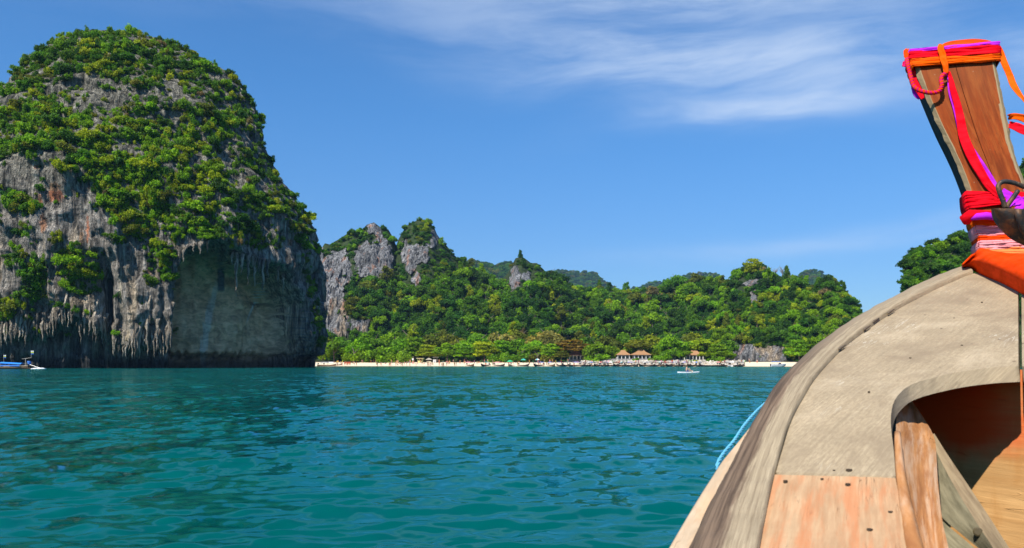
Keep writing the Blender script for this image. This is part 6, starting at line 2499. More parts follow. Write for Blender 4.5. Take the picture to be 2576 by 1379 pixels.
def longtail_parts():
    P_ = {}
    bm = bmesh.new()
    rings = bm_tube(bm, [(4.55, 0, 1.0), (4.9, 0, 1.75), (5.2, 0, 2.5), (5.35, 0, 2.9)], [.12, .11, .12, .15], 4)
    P_['prow_post'] = bm_to_mesh("prow_post", bm)
    bm = bmesh.new()
    bm_tube(bm, [(5.08, 0, 2.1), (5.12, 0, 2.25), (5.2, 0, 2.45), (5.26, 0, 2.6)], [.17, .2, .2, .17], 8)
    bm_tube(bm, [(5.0, .12, 2.15), (4.98, .2, 1.8), (4.9, .22, 1.4)], [.07, .06, .03], 4)
    P_['prow_cloth'] = bm_to_mesh("prow_cloth", bm)
    bm = bmesh.new()
    n = 9
    up = []
    lo = []
    for i in range(n):
        a = math.pi * i / (n - 1)
        y, z = -.95 * math.cos(a), 1.72 + .34 * math.sin(a)
        up.append([bm.verts.new((x, y, z + dz)) for x, dz in ((-2.9, 0), (-1.0, .05), (.8, 0))])
        lo.append([bm.verts.new((x, y * .97, z + dz - .05)) for x, dz in ((-2.9, 0), (-1.0, .05), (.8, 0))])
    for i in range(n - 1):
        for k in range(2):
            bm.faces.new((up[i][k], up[i][k + 1], up[i + 1][k + 1], up[i + 1][k]))
            bm.faces.new((lo[i + 1][k], lo[i + 1][k + 1], lo[i][k + 1], lo[i][k]))
        for k in (0, 2):
            bm.faces.new((up[i][k], up[i + 1][k], lo[i + 1][k], lo[i][k]))
    for i in (0, n - 1):
        for k in range(2):
            bm.faces.new((up[i][k], up[i][k + 1], lo[i][k + 1], lo[i][k]))
    P_['canopy'] = bm_to_mesh("canopy", bm)
    for nm, x, s in (('a', -2.7, 1), ('b', -2.7, -1), ('c', .6, 1), ('d', .6, -1)):
        bm = bmesh.new()
        bm_tube(bm, [(x, s * .82, .4), (x, s * .9, 1.72)], .035, 5)
        P_['pole_' + nm] = bm_to_mesh("pole", bm)
    bm = bmesh.new()
    bm_box(bm, (-4.3, 0, 1.15), (.75, .42, .45))
    bm_box(bm, (-4.25, 0, 1.45), (.4, .5, .18))
    bm_tube(bm, [(-4.3, .1, .6), (-4.3, 0, 1.0)], .07, 6)
    P_['engine'] = bm_to_mesh("engine", bm)
    bm = bmesh.new()
    bm_tube(bm, [(-4.6, 0, 1.1), (-6.2, 0, .55), (-7.9, 0, .0)], [.05, .04, .035], 6)
    bm_tube(bm, [(-3.9, 0, 1.25), (-2.9, .1, 1.3)], .03, 5)
    P_['propeller_shaft'] = bm_to_mesh("propeller_shaft", bm)
    bm = bmesh.new()
    for x in (-3.2, -1.8, -.4, 1.0, 2.3):
        bm_box(bm, (x, 0, .38), (.28, 1.25, .05))
    P_['thwarts'] = bm_to_mesh("thwarts", bm)
    return P_


LT = longtail_parts()


def longtail(loc, rz, tarp, hullm, label, group="longtail boats drawn up along the beach", cloth='red', pitch=0.0, shaft=True):
    root = empty("longtail_boat", loc, rz)
    root.rotation_euler = (0, pitch, rz)
    tag(root, label, "boat", group)

    def add(nm, me, mt):
        if not me.materials:
            me.materials.append(mt)
        o = bpy.data.objects.new(nm, me)
        COL.objects.link(o)
        o.parent = root
        o.material_slots[0].link = 'OBJECT'
        o.material_slots[0].material = mt
        KIDS.setdefault(root.name, []).append(o)
        return o
    add("hull", HULL_ME, hullm)
    add("gunwale", GUN_ME, W_TRIM)
    add("prow_post", LT['prow_post'], W_BAREHULL)
    add("prow_cloth", LT['prow_cloth'], WEAR_M[cloth])
    if tarp:
        add("canopy", LT['canopy'], TARP[tarp])
        for k in 'abcd':
            add("pole", LT['pole_' + k], M_POLE)
    add("engine", LT['engine'], M_ENGINE)
    if shaft:
        add("propeller_shaft", LT['propeller_shaft'], M_STEEL)
    add("thwarts", LT['thwarts'], W_BAREHULL)
    return root


def moored():
    rs = random.Random(3)
    # u, canopy, distance past the waterline, heading offset, label
    B = [(1183, 'pink', 3, .35, "longtail boat with a pink canopy, first boat right of the huts"),
         (1221, 'teal', 3, -.4, "longtail boat with a teal canopy next to the pink canopied one"),
         (1256, 'pink', 3, .5, "longtail boat with a faded pink canopy left of the green parasol"),
         (1283, None, 2, .1, "open longtail boat under the first green parasol"),
         (1317, None, 3, .5, "open longtail boat under the second, paler green parasol"),
         (1356, 'blue', 3, -.5, "longtail boat with a blue canopy under the striped parasol"),
         (1388, 'blue', 3, .3, "longtail boat with blue canopy standing alone on the last wide sand"),
         (1408, 'navy', 2, .3, "navy canopied longtail boat, left of the pair below the white bungalow"),
         (1424, 'grey', 2, -.4, "grey canopied longtail boat, right of the pair below the white bungalow"),
         (1444, 'lilac', 2, -.6, "low longtail boat with lilac cover between two gaps of bare sand"),
         (1466, 'navy', 1, .2, "dark navy canopied longtail boat beside the last gap of sand"),
         (1480, 'white', 1, -.3, "white canopied longtail boat below the dark wall"),
         (1492, 'blue', 1, .4, "blue canopied longtail boat below the dark wall"),
         (1503, 'tan', 1, -.3, "tan canopied longtail boat left of the red covered one"),
         (1515, 'red', 1, .3, "longtail boat with a tall red covered cabin below the wall corner"),
         (1525, 'lilac', 1, -.2, "small lilac covered longtail boat at the wall corner"),
         (1542, 'white', 1, .5, "white covered longtail boat beyond the patch of bare sand below the sea wall"),
         (1554, 'red', 1, -.4, "red canopied longtail boat under the first orange roof"),
         (1567, 'teal', 1, .3, "teal canopied longtail boat under the first orange roof"),
         (1584, 'lilac', 1, -.5, "lilac canopied longtail boat under the gap between two orange roofs"),
         (1597, 'grey', 1, .3, "grey canopied longtail boat under the left eave of the second orange roof"),
         (1616, 'white', 1, -.3, "white canopied longtail boat under the middle of the second orange roof"),
         (1634, 'grey', 1, .5, "grey canopied longtail boat under the right eave of the second orange roof"),
         (1651, 'tan', 1, -.4, "tan canopied longtail boat at the right end of the sea wall"),
         (1664, 'teal', 1, .2, "teal canopied longtail boat below the small bright bush"),
         (1676, 'red', 1, .5, "red covered longtail boat right of the small bright bush"),
         (1689, 'lilac', 1, -.5, "lilac canopied longtail boat below the vivid tall tree"),
         (1700, 'grey', 1, .3, "grey canopied longtail boat below the left shaded bungalow"),
         (1713, 'white', 1, -.2, "white canopied longtail boat behind the paddler's back"),
         (1726, 'lilac', 1, .4, "lilac canopied longtail boat right behind the paddler"),
         (1741, 'white', 1, -.4, "white canopied longtail boat left of the bright blue covered one"),
         (1755, 'bright_blue', 1, .2, "longtail boat under a bright blue tarpaulin"),
         (1813, 'red', 1, .3, "red covered longtail boat right of the long side on one"),
         (1826, 'grey', 1, -.4, "grey canopied longtail boat left of the white dinghy"),
         (1848, 'white', 1, .5, "white canopied longtail boat right of the white dinghy"),
         (1864, 'grey', 1, -.3, "grey longtail boat last before the small sand patch")]
    for i, (u, tarp, d, dh, lb) in enumerate(B):
        Y = float(shore_y(u)) + d
        x = (u - CU) / FPX * Y
        toward = math.atan2(-Y, -x)          # bow or stern to the sea
        rz = toward + dh * 1.15 + (math.pi if i % 4 == 3 else 0)
        longtail((x, Y, 0.10), rz, tarp, W_DARKHULL if i % 3 else W_BAREHULL, lb, cloth=rs.choice(['red', 'pink', 'yellow', 'orange', 'green']), shaft=False)
    for (u, d, rz, tarp, lb) in ((822, 2, .05, 'grey', "longtail boat lying side on beside the sea cliff, the nearer of two"),
                                 (836, 6, .0, 'white', "longtail boat lying side on beside the sea cliff, half behind another"),
                                 (1785, -1, math.pi - .1, None, "long open green and dark longtail boat lying side on right of the bright blue one")):
        Y = float(shore_y(u)) + d
        longtail(((u - CU) / FPX * Y, Y, .08), rz, tarp, W_DARKHULL if u > 1000 else W_BAREHULL, lb, cloth='yellow', shaft=(u > 1000))


moored()


def parasol(u, d, h, rad, cols, label):
    Y = float(shore_y(u)) + d
    x = (u - CU) / FPX * Y
    z = max(0.1, ground_z(u, Y))
    root = empty("parasol", (x, Y, z))
    tag(root, label, "parasol", "parasols along the beach")
    bm = bmesh.new()
    bm_tube(bm, [(0, 0, 0), (0, 0, h)], .035, 6)
    part("pole", bm, M_POLE, root)
    n = 8
    for g in range(n):
        bm = bmesh.new()
        a0, a1 = 2 * math.pi * g / n, 2 * math.pi * (g + 1) / n
        prev = None
        for k in range(4):
            r = rad * (k + .02) / 3
            zz = h - .55 * rad * (k / 3) ** 1.8
            row = [bm.verts.new((r * math.cos(a), r * math.sin(a), zz)) for a in (a0, (a0 + a1) / 2, a1)]
            row += [bm.verts.new((r * math.cos(a) * .99, r * math.sin(a) * .99, zz - .04)) for a in (a1, (a0 + a1) / 2, a0)]
            if prev:
                for i in range(6):
                    bm.faces.new((prev[i], prev[(i + 1) % 6], row[(i + 1) % 6], row[i]))
            else:
                bm.faces.new(list(reversed(row)))
            prev = row
        bm.faces.new(prev)
        part("gore", bm, TARP[cols[g % len(cols)]], root, smooth=False)


parasol(1283, 2.5, 2.9, 1.55, ['green'], "flat bright green parasol over an open longtail boat")
parasol(1317, 3.2, 3.5, 1.35, ['teal', 'green'], "domed pale green parasol over the second open longtail boat")
parasol(1352, 3.5, 3.5, 1.3, ['white', 'tan', 'teal'], "striped white and tan parasol at the blue canopied boat")
parasol(984, 24, 2.4, 1.0, ['tan', 'red'], "small orange and tan parasol at the back of the sand left of the hut")

# ---------------------------------------------------------------- huts on the sand
M_YELLOW = plain("yellow_paint", (0.72, 0.66, 0.24), .7, .25, .1, 3)
M_CREAM = plain("cream_paint", (0.66, 0.62, 0.42), .7, .25, .1, 3)
M_DARK = plain("interior_shade", (0.03, 0.03, 0.035), .8, .2, .2, 3)  # near-black colour standing for the shade inside the huts
M_THATCH = plain("grey_thatch", (0.36, 0.32, 0.25), .95, .1, .35, 5)
M_WHITE = plain("white_wall", (0.74, 0.73, 0.70), .75, .25, .06, 2)
M_ROOF = plain("orange_shingle", (0.34, 0.185, 0.090), .85, .15, .25, 2.5)
M_ROOF2 = plain("rosy_shingle", (0.45, 0.22, 0.15), .85, .15, .25, 2.5)
M_GLASS = plain("window_glass", (0.03, 0.045, 0.055), .08, .6, .1, 1)
M_TIMBER = plain("dark_timber", (0.09, 0.065, 0.05), .8, .2, .25, 4)
M_WALLST = plain("grey_sea_wall", (0.31, 0.30, 0.29), .9, .15, .18, 1.2)


def box_part(name, c, s, mat, root, rot=None, taper=1.0):
    bm = bmesh.new()
    bm_box(bm, c, s, rot, taper)
    return part(name, bm, mat, root)


def place(u, d):
    Y = float(shore_y(u)) + d
    return (u - CU) / FPX * Y, Y, ground_z(u, Y)


def huts():
    x, Y, z = place(1057, 25)
    h = empty("lifeguard_hut", (x, Y, z), .5)
    tag(h, "small yellow lifeguard hut with a flat overhanging roof at the back of the sand", "hut")
    box_part("base", (0, 0, .5), (2.0, 2.2, 1.0), M_YELLOW, h)
    for sx in (-1, 1):
        for sy in (-1, 1):
            box_part("post", (sx * .93, sy * 1.03, 1.45), (.14, .14, .9), M_CREAM, h)
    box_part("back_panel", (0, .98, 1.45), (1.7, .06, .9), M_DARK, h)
    box_part("side_panel", (.95, 0, 1.45), (.05, 1.9, .9), M_CREAM, h)
    box_part("fascia", (0, 0, 2.05), (2.3, 2.5, .30), M_YELLOW, h)
    box_part("roof", (0, 0, 2.29), (3.3, 3.4, .16), M_CREAM, h)
    x, Y, z = place(1079, 25)
    h = empty("kiosk", (x, Y, z), .1)
    tag(h, "open kiosk with a grey thatched hip roof right of the yellow hut", "kiosk")
    for sx in (-1, 1):
        for sy in (-1, 1):
            box_part("post", (sx * 1.2, sy * 1.0, .75), (.13, .13, 1.5), M_TIMBER, h)
    box_part("counter", (0, -.95, .45), (2.2, .12, .7), M_CREAM, h)
    box_part("back_wall", (0, .95, .75), (2.2, .08, 1.4), M_TIMBER, h)
    box_part("roof", (0, 0, 1.95), (3.7, 3.3, .95), M_THATCH, h, taper=.16)
    x, Y, z = place(1094, 24)
    h = empty("booth", (x, Y, z), .15)
    tag(h, "tall dark timber booth with a white board on its front, right of the kiosk", "booth")
    box_part("walls", (.3, 0, .95), (1.7, 1.6, 1.9), M_TIMBER, h)
    box_part("opening", (.3, -.81, 1.95), (1.5, .05, .6), M_DARK, h)  # solid slab, the shade of an opening put into its colour
    for sx in (-.5, 1.1):
        box_part("post", (sx, -.75, 2.1), (.12, .12, 1.3), M_POLE, h)
    box_part("roof", (.3, -.1, 2.85), (3.0, 2.6, .14), M_THATCH, h)
    b = box_part("board", (-.25, -.86, .85), (1.5, .06, 1.5), M_WHITE, h)
    bm = bmesh.new()
    bm_tube(bm, [(-.22 + .26 * math.cos(a), -.90, .55 + .26 * math.sin(a)) for a in np.linspace(0, 6.283, 13)], .06, 5, cap=False)
    o = part("ring_mark", bm, TARP['navy'], b)
    box_part("stripe", (-.25, -.90, 1.22), (.9, .02, .14), TARP['grey'], b)
    x, Y, z = place(1038.5, 18)
    h = empty("signpost", (x, Y, z))
    tag(h, "white signpost with a rounded white board on the sand left of the yellow hut", "sign")
    box_part("post", (0, 0, .95), (.22, .12, 1.9), M_WHITE, h)
    bm = bmesh.new()
    bm_tube(bm, [(0, -.09, 2.2), (0, .09, 2.2)], .48, 16)
    part("sign_board", bm, M_WHITE, h)
    x, Y, z = place(1070, 30)
    # dark shelter roof edge of the beach bar in the shade, right of the booth
    x, Y, z = place(1128, 31)


huts()


def bungalow(u, d, w, dep, wall_h, roof_h, rz, roofm, label, wallm=None, cols=3):
    x, Y, z = place(u, d)
    h = empty("bungalow", (x, Y, z + 1.1), rz)
    tag(h, label, "house", "bungalows behind the beach")
    wallm = wallm or M_WHITE
    box_part("plinth", (0, 0, -.45), (w + 1.0, dep + 1.6, .9), M_WALLST, h)
    box_part("wall", (0, .5, wall_h / 2), (w, dep - 1.0, wall_h), wallm, h)
    n = cols
    for k in range(n):
        cx = -w / 2 + w * (k + .5) / n
        f = box_part("window" if k != n // 2 else "door", (cx, -dep / 2 + .97, wall_h * .46), (w / n * .74, .08, wall_h * .80), M_TIMBER, h)
        for s in (-1, 1):
            box_part("pane", (cx + s * w / n * .18, -dep / 2 + .915, wall_h * .46), (w / n * .30, .04, wall_h * .70), M_GLASS, f)
    for k in range(n + 1):
        cx = -w / 2 - .25 + (w + .5) * k / n
        box_part("column", (cx, -dep / 2 - .25, wall_h / 2), (.30, .30, wall_h), M_WHITE, h)
    rails = box_part("railing", (0, -dep / 2 - .27, .45), (w + .2, .06, .08), M_TIMBER, h)
    # hipped roof with a short ridge, in two stages
    bm = bmesh.new()
    e = .95
    lv = ((w / 2 + e, dep / 2 + e, wall_h), (w / 2 + e, dep / 2 + e, wall_h + .14), (w * .30, dep * .27, wall_h + roof_h * .62), (w * .20, dep * .06, wall_h + roof_h))
    prev = None
    for (a, b_, zz) in lv:
        ring = [bm.verts.new(p) for p in ((-a, -b_, zz), (a, -b_, zz), (a, b_, zz), (-a, b_, zz))]
        if prev:
            for k in range(4):
                bm.faces.new((prev[k], prev[(k + 1) % 4], ring[(k + 1) % 4], ring[k]))
        else:
            bm.faces.new(list(reversed(ring)))
        prev = ring
    bm.faces.new(prev)
    rf = part("roof", bm, roofm, h)
    bm = bmesh.new()
    bm_tube(bm, [(-w * .2, 0, wall_h + roof_h + .03), (w * .2, 0, wall_h + roof_h + .03)], .14, 6)
    part("ridge_cap", bm, roofm, rf)
    return h


bungalow(1449, 40, 7.4, 5.0, 2.3, 1.9, .12, M_ROOF2, "low white bungalow with a rosy roof under the reddish brown tree", cols=4)
bungalow(1567.5, 38, 5.4, 5.0, 2.4, 2.4, -.05, M_ROOF, "white bungalow with a bright orange hip roof, left of two on the sea wall", cols=3)
bungalow(1612, 38, 7.4, 5.2, 2.4, 2.5, .10, M_ROOF, "white bungalow with a wide orange roof under the soft olive tree", cols=4)
bungalow(1541, 50, 3.0, 4.0, 2.4, 2.0, .0, M_ROOF, "bungalow mostly hidden by leaves, only a corner of orange roof showing", cols=2)
bungalow(1705, 40, 4.4, 4.6, 2.3, 2.1, .2, M_ROOF2, "brownish bungalow deep in shade below the vivid tall tree", plain("shade_toned_wall", (.42, .40, .36)), cols=2)  # wall colour darkened to carry the shade under the trees
bungalow(1746, 39, 7.6, 5.0, 2.2, 2.2, -.12, M_ROOF, "wide bungalow with orange roof half hidden by yellow green leaves", plain("shade_toned_wall", (.42, .40, .36)), cols=5)


def sea_wall():
    for nm, u0, u1, d, hgt, mt, lb in (("sea_wall", 1521, 1649, 31, 1.7, M_WALLST, "long grey block sea wall below the two orange roofs"),
                                       ("sea_wall", 1469, 1519, 31.5, 1.7, M_TIMBER, "dark timber faced wall left of the grey sea wall"),
                                       ("sea_wall", 1683, 1735, 32, 1.2, M_WALLST, "low broken grey wall in front of the shaded bungalows")):
        root = empty(nm, place((u0 + u1) / 2, d))
        tag(root, lb, "wall", "walls above the stone bank")
        c = np.array(root.location)
        n = max(4, int((u1 - u0) / 9))
        for k in range(n):
            for row in range(2):
                ua, ub = u0 + (u1 - u0) * (k + .04) / n, u0 + (u1 - u0) * (k + .96) / n
                (xa, ya, za), (xb, yb, zb) = place(ua, d), place(ub, d)
                mid = np.array([(xa + xb) / 2, (ya + yb) / 2, 0]) - c
                L = math.hypot(xb - xa, yb - ya)
                rz = math.atan2(yb - ya, xb - xa)
                box_part("wall_block", (mid[0], mid[1] + .03 * row, hgt * (.25 + .5 * row) - .1), (L, .5, hgt * .48), mt, root, Matrix.Rotation(rz, 3, 'Z'))
        box = None
        (xa, ya, za), (xb, yb, zb) = place(u0, d), place(u1, d)
        mid = np.array([(xa + xb) / 2, (ya + yb) / 2, 0]) - c
        box_part("coping", (mid[0], mid[1], hgt - .04), (math.hypot(xb - xa, yb - ya), .66, .14), mt, root, Matrix.Rotation(math.atan2(yb - ya, xb - xa), 3, 'Z'))


sea_wall()


def stone_bank():
    rs = np.random.RandomState(6)
    ico = bmesh.new()
    bmesh.ops.create_icosphere(ico, subdivisions=1, radius=1)
    bv = np.array([v.co[:] for v in ico.verts])
    bf = np.array([[v.index for v in f.verts] for f in ico.faces])
    ico.free()
    V, F, C = [], [], []
    n = 0
    for k in range(1500):
        u = rs.uniform(1462, 1872)
        d = rs.uniform(8, 31)
        if 1527 < u < 1537 and d < 14:
            continue
        Y = float(shore_y(u)) + d
        r = rs.uniform(.32, .75)
        z = ground_z(u, Y) - .1 + (d - 8) * 0.02 + rs.uniform(0, .5) * smoothstep(8, 16, d)
        s = np.array([rs.uniform(.8, 1.4), rs.uniform(.7, 1.2), rs.uniform(.55, .95)]) * r
        q = bv * (1 + rs.normal(size=(len(bv), 1)) * .13) * s
        a = rs.rand() * 6.28
        q[:, :2] = q[:, :2] @ np.array([[math.cos(a), -math.sin(a)], [math.sin(a), math.cos(a)]])
        V.append(q + np.array([(u - CU) / FPX * Y, Y, z]))
        F.append(bf + n)
        n += len(bv)
        g = rs.uniform(.7, 1.3)
        C.append(np.tile(np.array([[.44, .40, .34]]) * g * (np.array([[1.0, .93, .85]]) if rs.rand() < .3 else 1), (len(bv), 1)))
    o = obj_from("boulders", np.concatenate(V), np.concatenate(F), M_SOIL, smooth=False, cols={'tint': np.concatenate(C)})
    tag(o, "bank of pale boulders between the sea wall and the moored boats", kind='stuff')
    p = place(2050 * .6708 + 2.0, 34)
    bm = bmesh.new()
    bmesh.ops.create_icosphere(bm, subdivisions=2, radius=1.2)
    for v in bm.verts:
        v.co *= 1 + .25 * float(pn(v.co.x, v.co.y, v.co.z))
    bm.free()


stone_bank()


# ---------------------------------------------------------------- white dinghy, speedboat, paddler, passing longtail
def dinghy():
    u = 1835.5
    Y = float(shore_y(u)) - 3
    root = empty("dinghy", ((u - CU) / FPX * Y, Y, 0), math.pi / 2 + .3)
    tag(root, "small white dinghy at the water's edge between the grey and white boats", "dinghy")
    bm = bmesh.new()
    prev = None
    for i in range(9):
        s = -1 + i / 4
        w = .75 * (1 - max(0, s) ** 2.2 * .96)
        ring = [bm.verts.new(p) for p in ((s * 1.7, w, .5 + .15 * max(0, s)), (s * 1.7, w * .75, .1), (s * 1.7, 0, -.1 + .3 * max(0, s) ** 2), (s * 1.7, -w * .75, .1), (s * 1.7, -w, .5 + .15 * max(0, s)), (s * 1.7, -w * .6, .2), (s * 1.7, w * .6, .2))]
        if prev:
            for k in range(7):
                bm.faces.new((prev[k], prev[(k + 1) % 7], ring[(k + 1) % 7], ring[k]))
        else:
            bm.faces.new(ring)
        prev = ring
    bm.faces.new(list(reversed(prev)))
    part("hull", bm, M_WHITE, root)
    box_part("thwart", (-.3, 0, .42), (.25, 1.3, .05), W_BAREHULL, root)


dinghy()


def speedboat():
    u = 1958
    Y = float(shore_y(u)) - 3
    root = empty("speedboat", ((u - CU) / FPX * Y, Y, 0), .12)
    tag(root, "white speedboat with a blue sun canopy beached on the small sand patch", "speedboat")
    bm = bmesh.new()
    prev = None
    N = 14
    for i in range(N):
        s = -1 + 2 * i / (N - 1)
        x = s * 3.3
        w = 1.05 * (1 - max(0, s) ** 2.4 * .97)
        sh = .95 + .35 * max(0, s) ** 1.5
        k = -.25 + .75 * max(0, s - .3) ** 1.7 * 1.6
        ring = [bm.verts.new(p) for p in ((x + .25 * max(0, s), w, sh), (x, w * .86, k + .42), (x, 0, k), (x, -w * .86, k + .42), (x + .25 * max(0, s), -w, sh), (x, -w * .7, sh + .06), (x, w * .7, sh + .06))]
        if prev:
            for q in range(7):
                bm.faces.new((prev[q], prev[(q + 1) % 7], ring[(q + 1) % 7], ring[q]))
        else:
            bm.faces.new(ring)
        prev = ring
    bm.faces.new(list(reversed(prev)))
    part("hull", bm, plain("gelcoat", (.78, .80, .80), .25, .5, .04), root)
    for s in (-1, 1):
        bm = bmesh.new()
        bm_tube(bm, [(-3.3, s * .98, .74), (0, s * 1.06, .76), (1.6, s * .90, .86), (2.9, s * .36, 1.08)], .06, 5)
        part("stripe", bm, TARP['navy'], root)
    bm = bmesh.new()
    bm_box(bm, (.7, 0, 1.32), (.7, 1.5, .6), None, .7)
    part("windscreen", bm, M_GLASS, root)
    for sx in (-2.3, .1):
        for s in (-1, 1):
            bm = bmesh.new()
            bm_tube(bm, [(sx, s * .85, 1.0), (sx, s * .85, 2.15)], .03, 5)
            part("pole", bm, M_STEEL, root)
    bm = bmesh.new()
    bm_box(bm, (-1.1, 0, 2.22), (3.4, 2.0, .16), None, .85)
    part("canopy", bm, TARP['blue'], root)
    bm = bmesh.new()
    bm_box(bm, (-3.45, 0, .75), (.4, .4, .9))
    part("outboard_motor", bm, M_ENGINE, root)


speedboat()


def paddler():
    u0 = 1731.5
    Y = FPX * EYE / (938.4 - HV)
    x = (u0 - CU) / FPX * Y
    b = empty("paddle_board", (x, Y, 0.0), .06)
    tag(b, "white paddle board floating on the open water off the stone bank", "paddle board")
    bm = bmesh.new()
    prev = None
    N = 17
    for i in range(N):
        s = -1 + 2 * i / (N - 1)
        xx = s * 1.55
        w = .40 * max(.05, (1 - abs(s) ** 2.6)) ** .6
        rk = .16 * max(0, s - .35) ** 1.6 + .10 * max(0, -s - .5) ** 1.5
        ring = [bm.verts.new(p) for p in ((xx, w, .085 + rk), (xx, w * .9, .005 + rk), (xx, 0, -.03 + rk), (xx, -w * .9, .005 + rk), (xx, -w, .085 + rk), (xx, -w * .8, .14 + rk), (xx, w * .8, .14 + rk))]
        if prev:
            for q in range(7):
                bm.faces.new((prev[q], prev[(q + 1) % 7], ring[(q + 1) % 7], ring[q]))
        else:
            bm.faces.new(ring)
        prev = ring
    bm.faces.new(list(reversed(prev)))
    part("board", bm, plain("board_white", (.80, .82, .83), .3, .5, .03), b)
    person((x - .25, Y, .13), .06, 'paddle', 1, 'navy', None, 1, "bare chested person in dark blue shorts sitting on the white paddle board", group=None, scale=1.0)
    p = empty("paddle", (x + .25, Y - .1, .35), .06)
    tag(p, "thin paddle held across the lap of the person on the white board", "paddle")
    bm = bmesh.new()
    bm_tube(bm, [(-.05, .45, .42), (.0, .1, .22), (.05, -.5, -.10)], .016, 6)
    part("shaft", bm, plain("paddle_shaft", (.45, .35, .2), .5, .3), p)
    bm = bmesh.new()
    bm_box(bm, (.07, -.66, -.20), (.03, .38, .17), Matrix.Rotation(-.45, 3, 'X'), .8)
    part("blade", bm, plain("paddle_blade", (.72, .62, .42), .5, .3), p)


paddler()


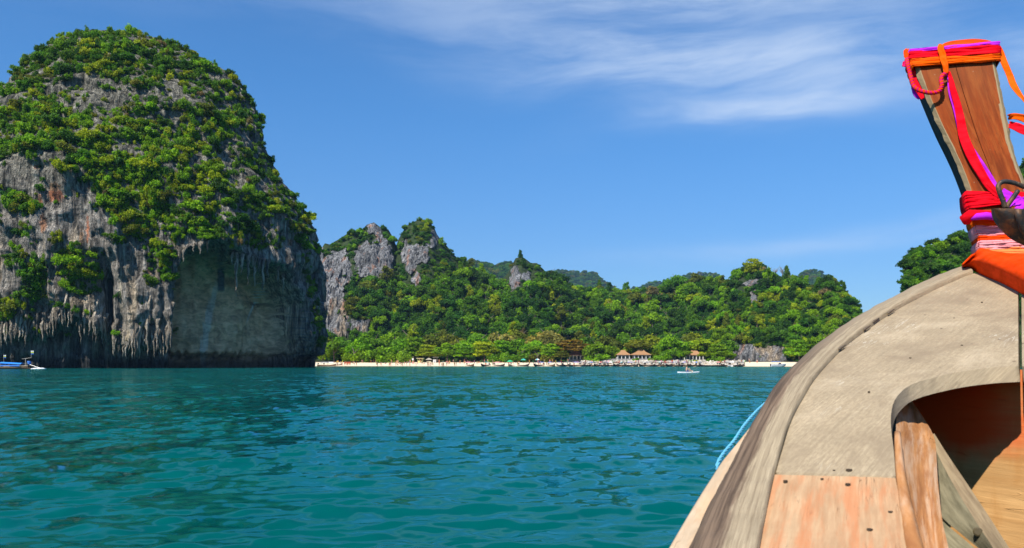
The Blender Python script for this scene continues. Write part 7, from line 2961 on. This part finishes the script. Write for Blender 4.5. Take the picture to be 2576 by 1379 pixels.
def passing_boat():
    Y = 190.0
    k = Y / FPX

    def X(u):
        return (u - CU) * k
    root = longtail((X(22), Y, .12), math.pi, None, W_BAREHULL, "longtail boat with a low blue awning passing under the sea cliff", group=None, shaft=True)
    # its own awning, curtain, mast and gear
    xa, xb = 2.6, -3.0   # local x: bow points to -X in the world
    awn = [(2.2, -2.9)]
    bm = bmesh.new()
    prev = None
    for i in range(8):
        a = math.pi * i / 7
        ring = [bm.verts.new((x, -.9 * math.cos(a), z0 + .30 * math.sin(a))) for x, z0 in ((1.6, 1.30), (-3.4, 1.05))]
        ring += [bm.verts.new((x, -.88 * math.cos(a), z0 + .30 * math.sin(a) - .05)) for x, z0 in ((-3.4, 1.05), (1.6, 1.30))]
        if prev:
            for q in range(4):
                bm.faces.new((prev[q], prev[(q + 1) % 4], ring[(q + 1) % 4], ring[q]))
        else:
            bm.faces.new(ring)
        prev = ring
    bm.faces.new(list(reversed(prev)))
    part("awning", bm, TARP['bright_blue'], root)
    for s in (-1, 1):
        box_part("side_curtain", (-.8, s * .86, .72), (4.6, .04, .34), TARP['blue'], root)
    for x in (1.4, -.6, -3.2):
        for s in (-1, 1):
            bm = bmesh.new()
            bm_tube(bm, [(x, s * .84, .4), (x, s * .86, 1.3)], .03, 5)
            part("pole", bm, M_POLE, root)
    bm = bmesh.new()
    bm_tube(bm, [(-4.15, .2, .35), (-4.15, .2, 2.45)], .07, 6)
    part("mast", bm, M_POLE, root)
    bm = bmesh.new()
    bm_tube(bm, [(-3.3, .2, 2.28), (-4.2, .2, 2.42), (-5.5, .2, 2.60)], .06, 6)
    part("crossbar", bm, M_POLE, root)
    bm = bmesh.new()
    bm_tube(bm, [(-5.5, .2, 2.6), (-5.5, .2, 4.3)], .035, 5)
    part("flag_pole", bm, M_POLE, root)
    bm = bmesh.new()
    bm_tube(bm, [(-4.75, -.2, 1.0), (-4.75, -.2, 1.1), (-4.75, -.2, 1.7), (-4.75, -.2, 1.8)], [.36, .42, .42, .36], 14)
    part("barrel", bm, TARP['blue'], root)
    bm = bmesh.new()
    bmesh.ops.create_uvsphere(bm, u_segments=12, v_segments=8, radius=.42)
    bmesh.ops.translate(bm, verts=bm.verts, vec=(2.1, .7, .85))
    part("buoy", bm, plain("orange_buoy", (.75, .20, .10), .5, .3), root, smooth=True)
    for (fx, fz, s) in ((-5.5, 3.45, 1.0), (1.0, 2.55, .85)):
        if fx > 0:
            bm = bmesh.new()
            bm_tube(bm, [(fx, .3, .9), (fx, .3, fz + .9)], .03, 5)
            part("flag_pole", bm, M_POLE, root)
        fl = None
        for j, ck in enumerate((('white', WEAR_M['white']), ('yellow', plain("flag_yellow", (.62, .66, .10), .7, .2)), ('blue', TARP['blue']))):
            bm = bmesh.new()
            rows = []
            for i in range(6):
                xx = fx - .0 - .62 * s * i / 5
                yy = .3 + .10 * math.sin(i * 1.3)
                for dy in (0, .015):
                    rows.append([bm.verts.new((xx, yy + dy, fz + s * (.82 - .30 * j))), bm.verts.new((xx, yy + dy, fz + s * (.54 - .30 * j)))])
            for i in range(5):
                a, b_, c, d = rows[2 * i], rows[2 * i + 2], rows[2 * i + 1], rows[2 * i + 3]
                bm.faces.new((a[0], b_[0], b_[1], a[1]))
                bm.faces.new((c[1], d[1], d[0], c[0]))
                bm.faces.new((a[0], c[0], d[0], b_[0]))
                bm.faces.new((a[1], b_[1], d[1], c[1]))
            o = part("flag" if fl is None else "flag_stripe", bm, ck[1], root if fl is None else fl)
            fl = fl or o
    # passengers under the awning
    for i, (lx, sk, w) in enumerate(((-.2, 1, 'white'), (-.9, 0, 'grey'), (-2.2, 1, 'white'))):
        person((X(22) - lx, Y - .3, .45), math.pi, 'sit', sk, 'navy', w, 0, ("person in a %s shirt sitting under the blue awning, %s" % (w, ("the foremost", "the middle one", "the rearmost")[i])), group="passengers of the passing longtail boat")
    # wake at the propeller
    rs = np.random.RandomState(2)
    bm = bmesh.new()
    for q in range(46):
        t = rs.rand()
        px_ = X(86) + t * (X(110) - X(86))
        r = .30 * math.sin(math.pi * min(1, t * .9 + .1)) * rs.uniform(.5, 1.2) + .05
        mtx = Matrix.Translation((px_, Y + rs.normal() * .6, .05 + .05 * rs.rand())) @ Matrix.Diagonal((r * 2.2, r * 1.5, r * .8, 1))
        bmesh.ops.create_icosphere(bm, subdivisions=1, radius=1, matrix=mtx)
    o = part("wake", bm, plain("foam", (.80, .83, .83), .8, .2, .05), None, smooth=True)
    tag(o, "white churned wake behind the passing longtail boat", kind='stuff')


passing_boat()


# ---------------------------------------------------------------- look-alikes: say which one, counted from the left of its kind
def single_out():
    ords = ("leftmost second third fourth fifth sixth seventh eighth ninth tenth eleventh twelfth thirteenth fourteenth fifteenth sixteenth seventeenth "
            "eighteenth nineteenth twentieth").split()
    by = {}
    bpy.context.view_layer.update()
    for o in COL.objects:
        if o.parent is None and o.get('category') and o.get('label'):
            by.setdefault(o['label'], []).append(o)
    for lb, os_ in by.items():
        if len(os_) < 2 or len(os_) > 40:
            continue
        os_.sort(key=lambda o: o.matrix_world.translation.x / o.matrix_world.translation.y)
        n = len(os_)
        for i, o in enumerate(os_):
            j = n - 1 - i
            if n == 2:
                w = "the left one" if i == 0 else "the right one"
            elif i == 0:
                w = "leftmost"
            elif j == 0:
                w = "rightmost"
            elif i <= j:
                w = ords[i] + " from left"
            else:
                w = ords[j] + " from right"
            o['label'] = lb + ", " + w


single_out()
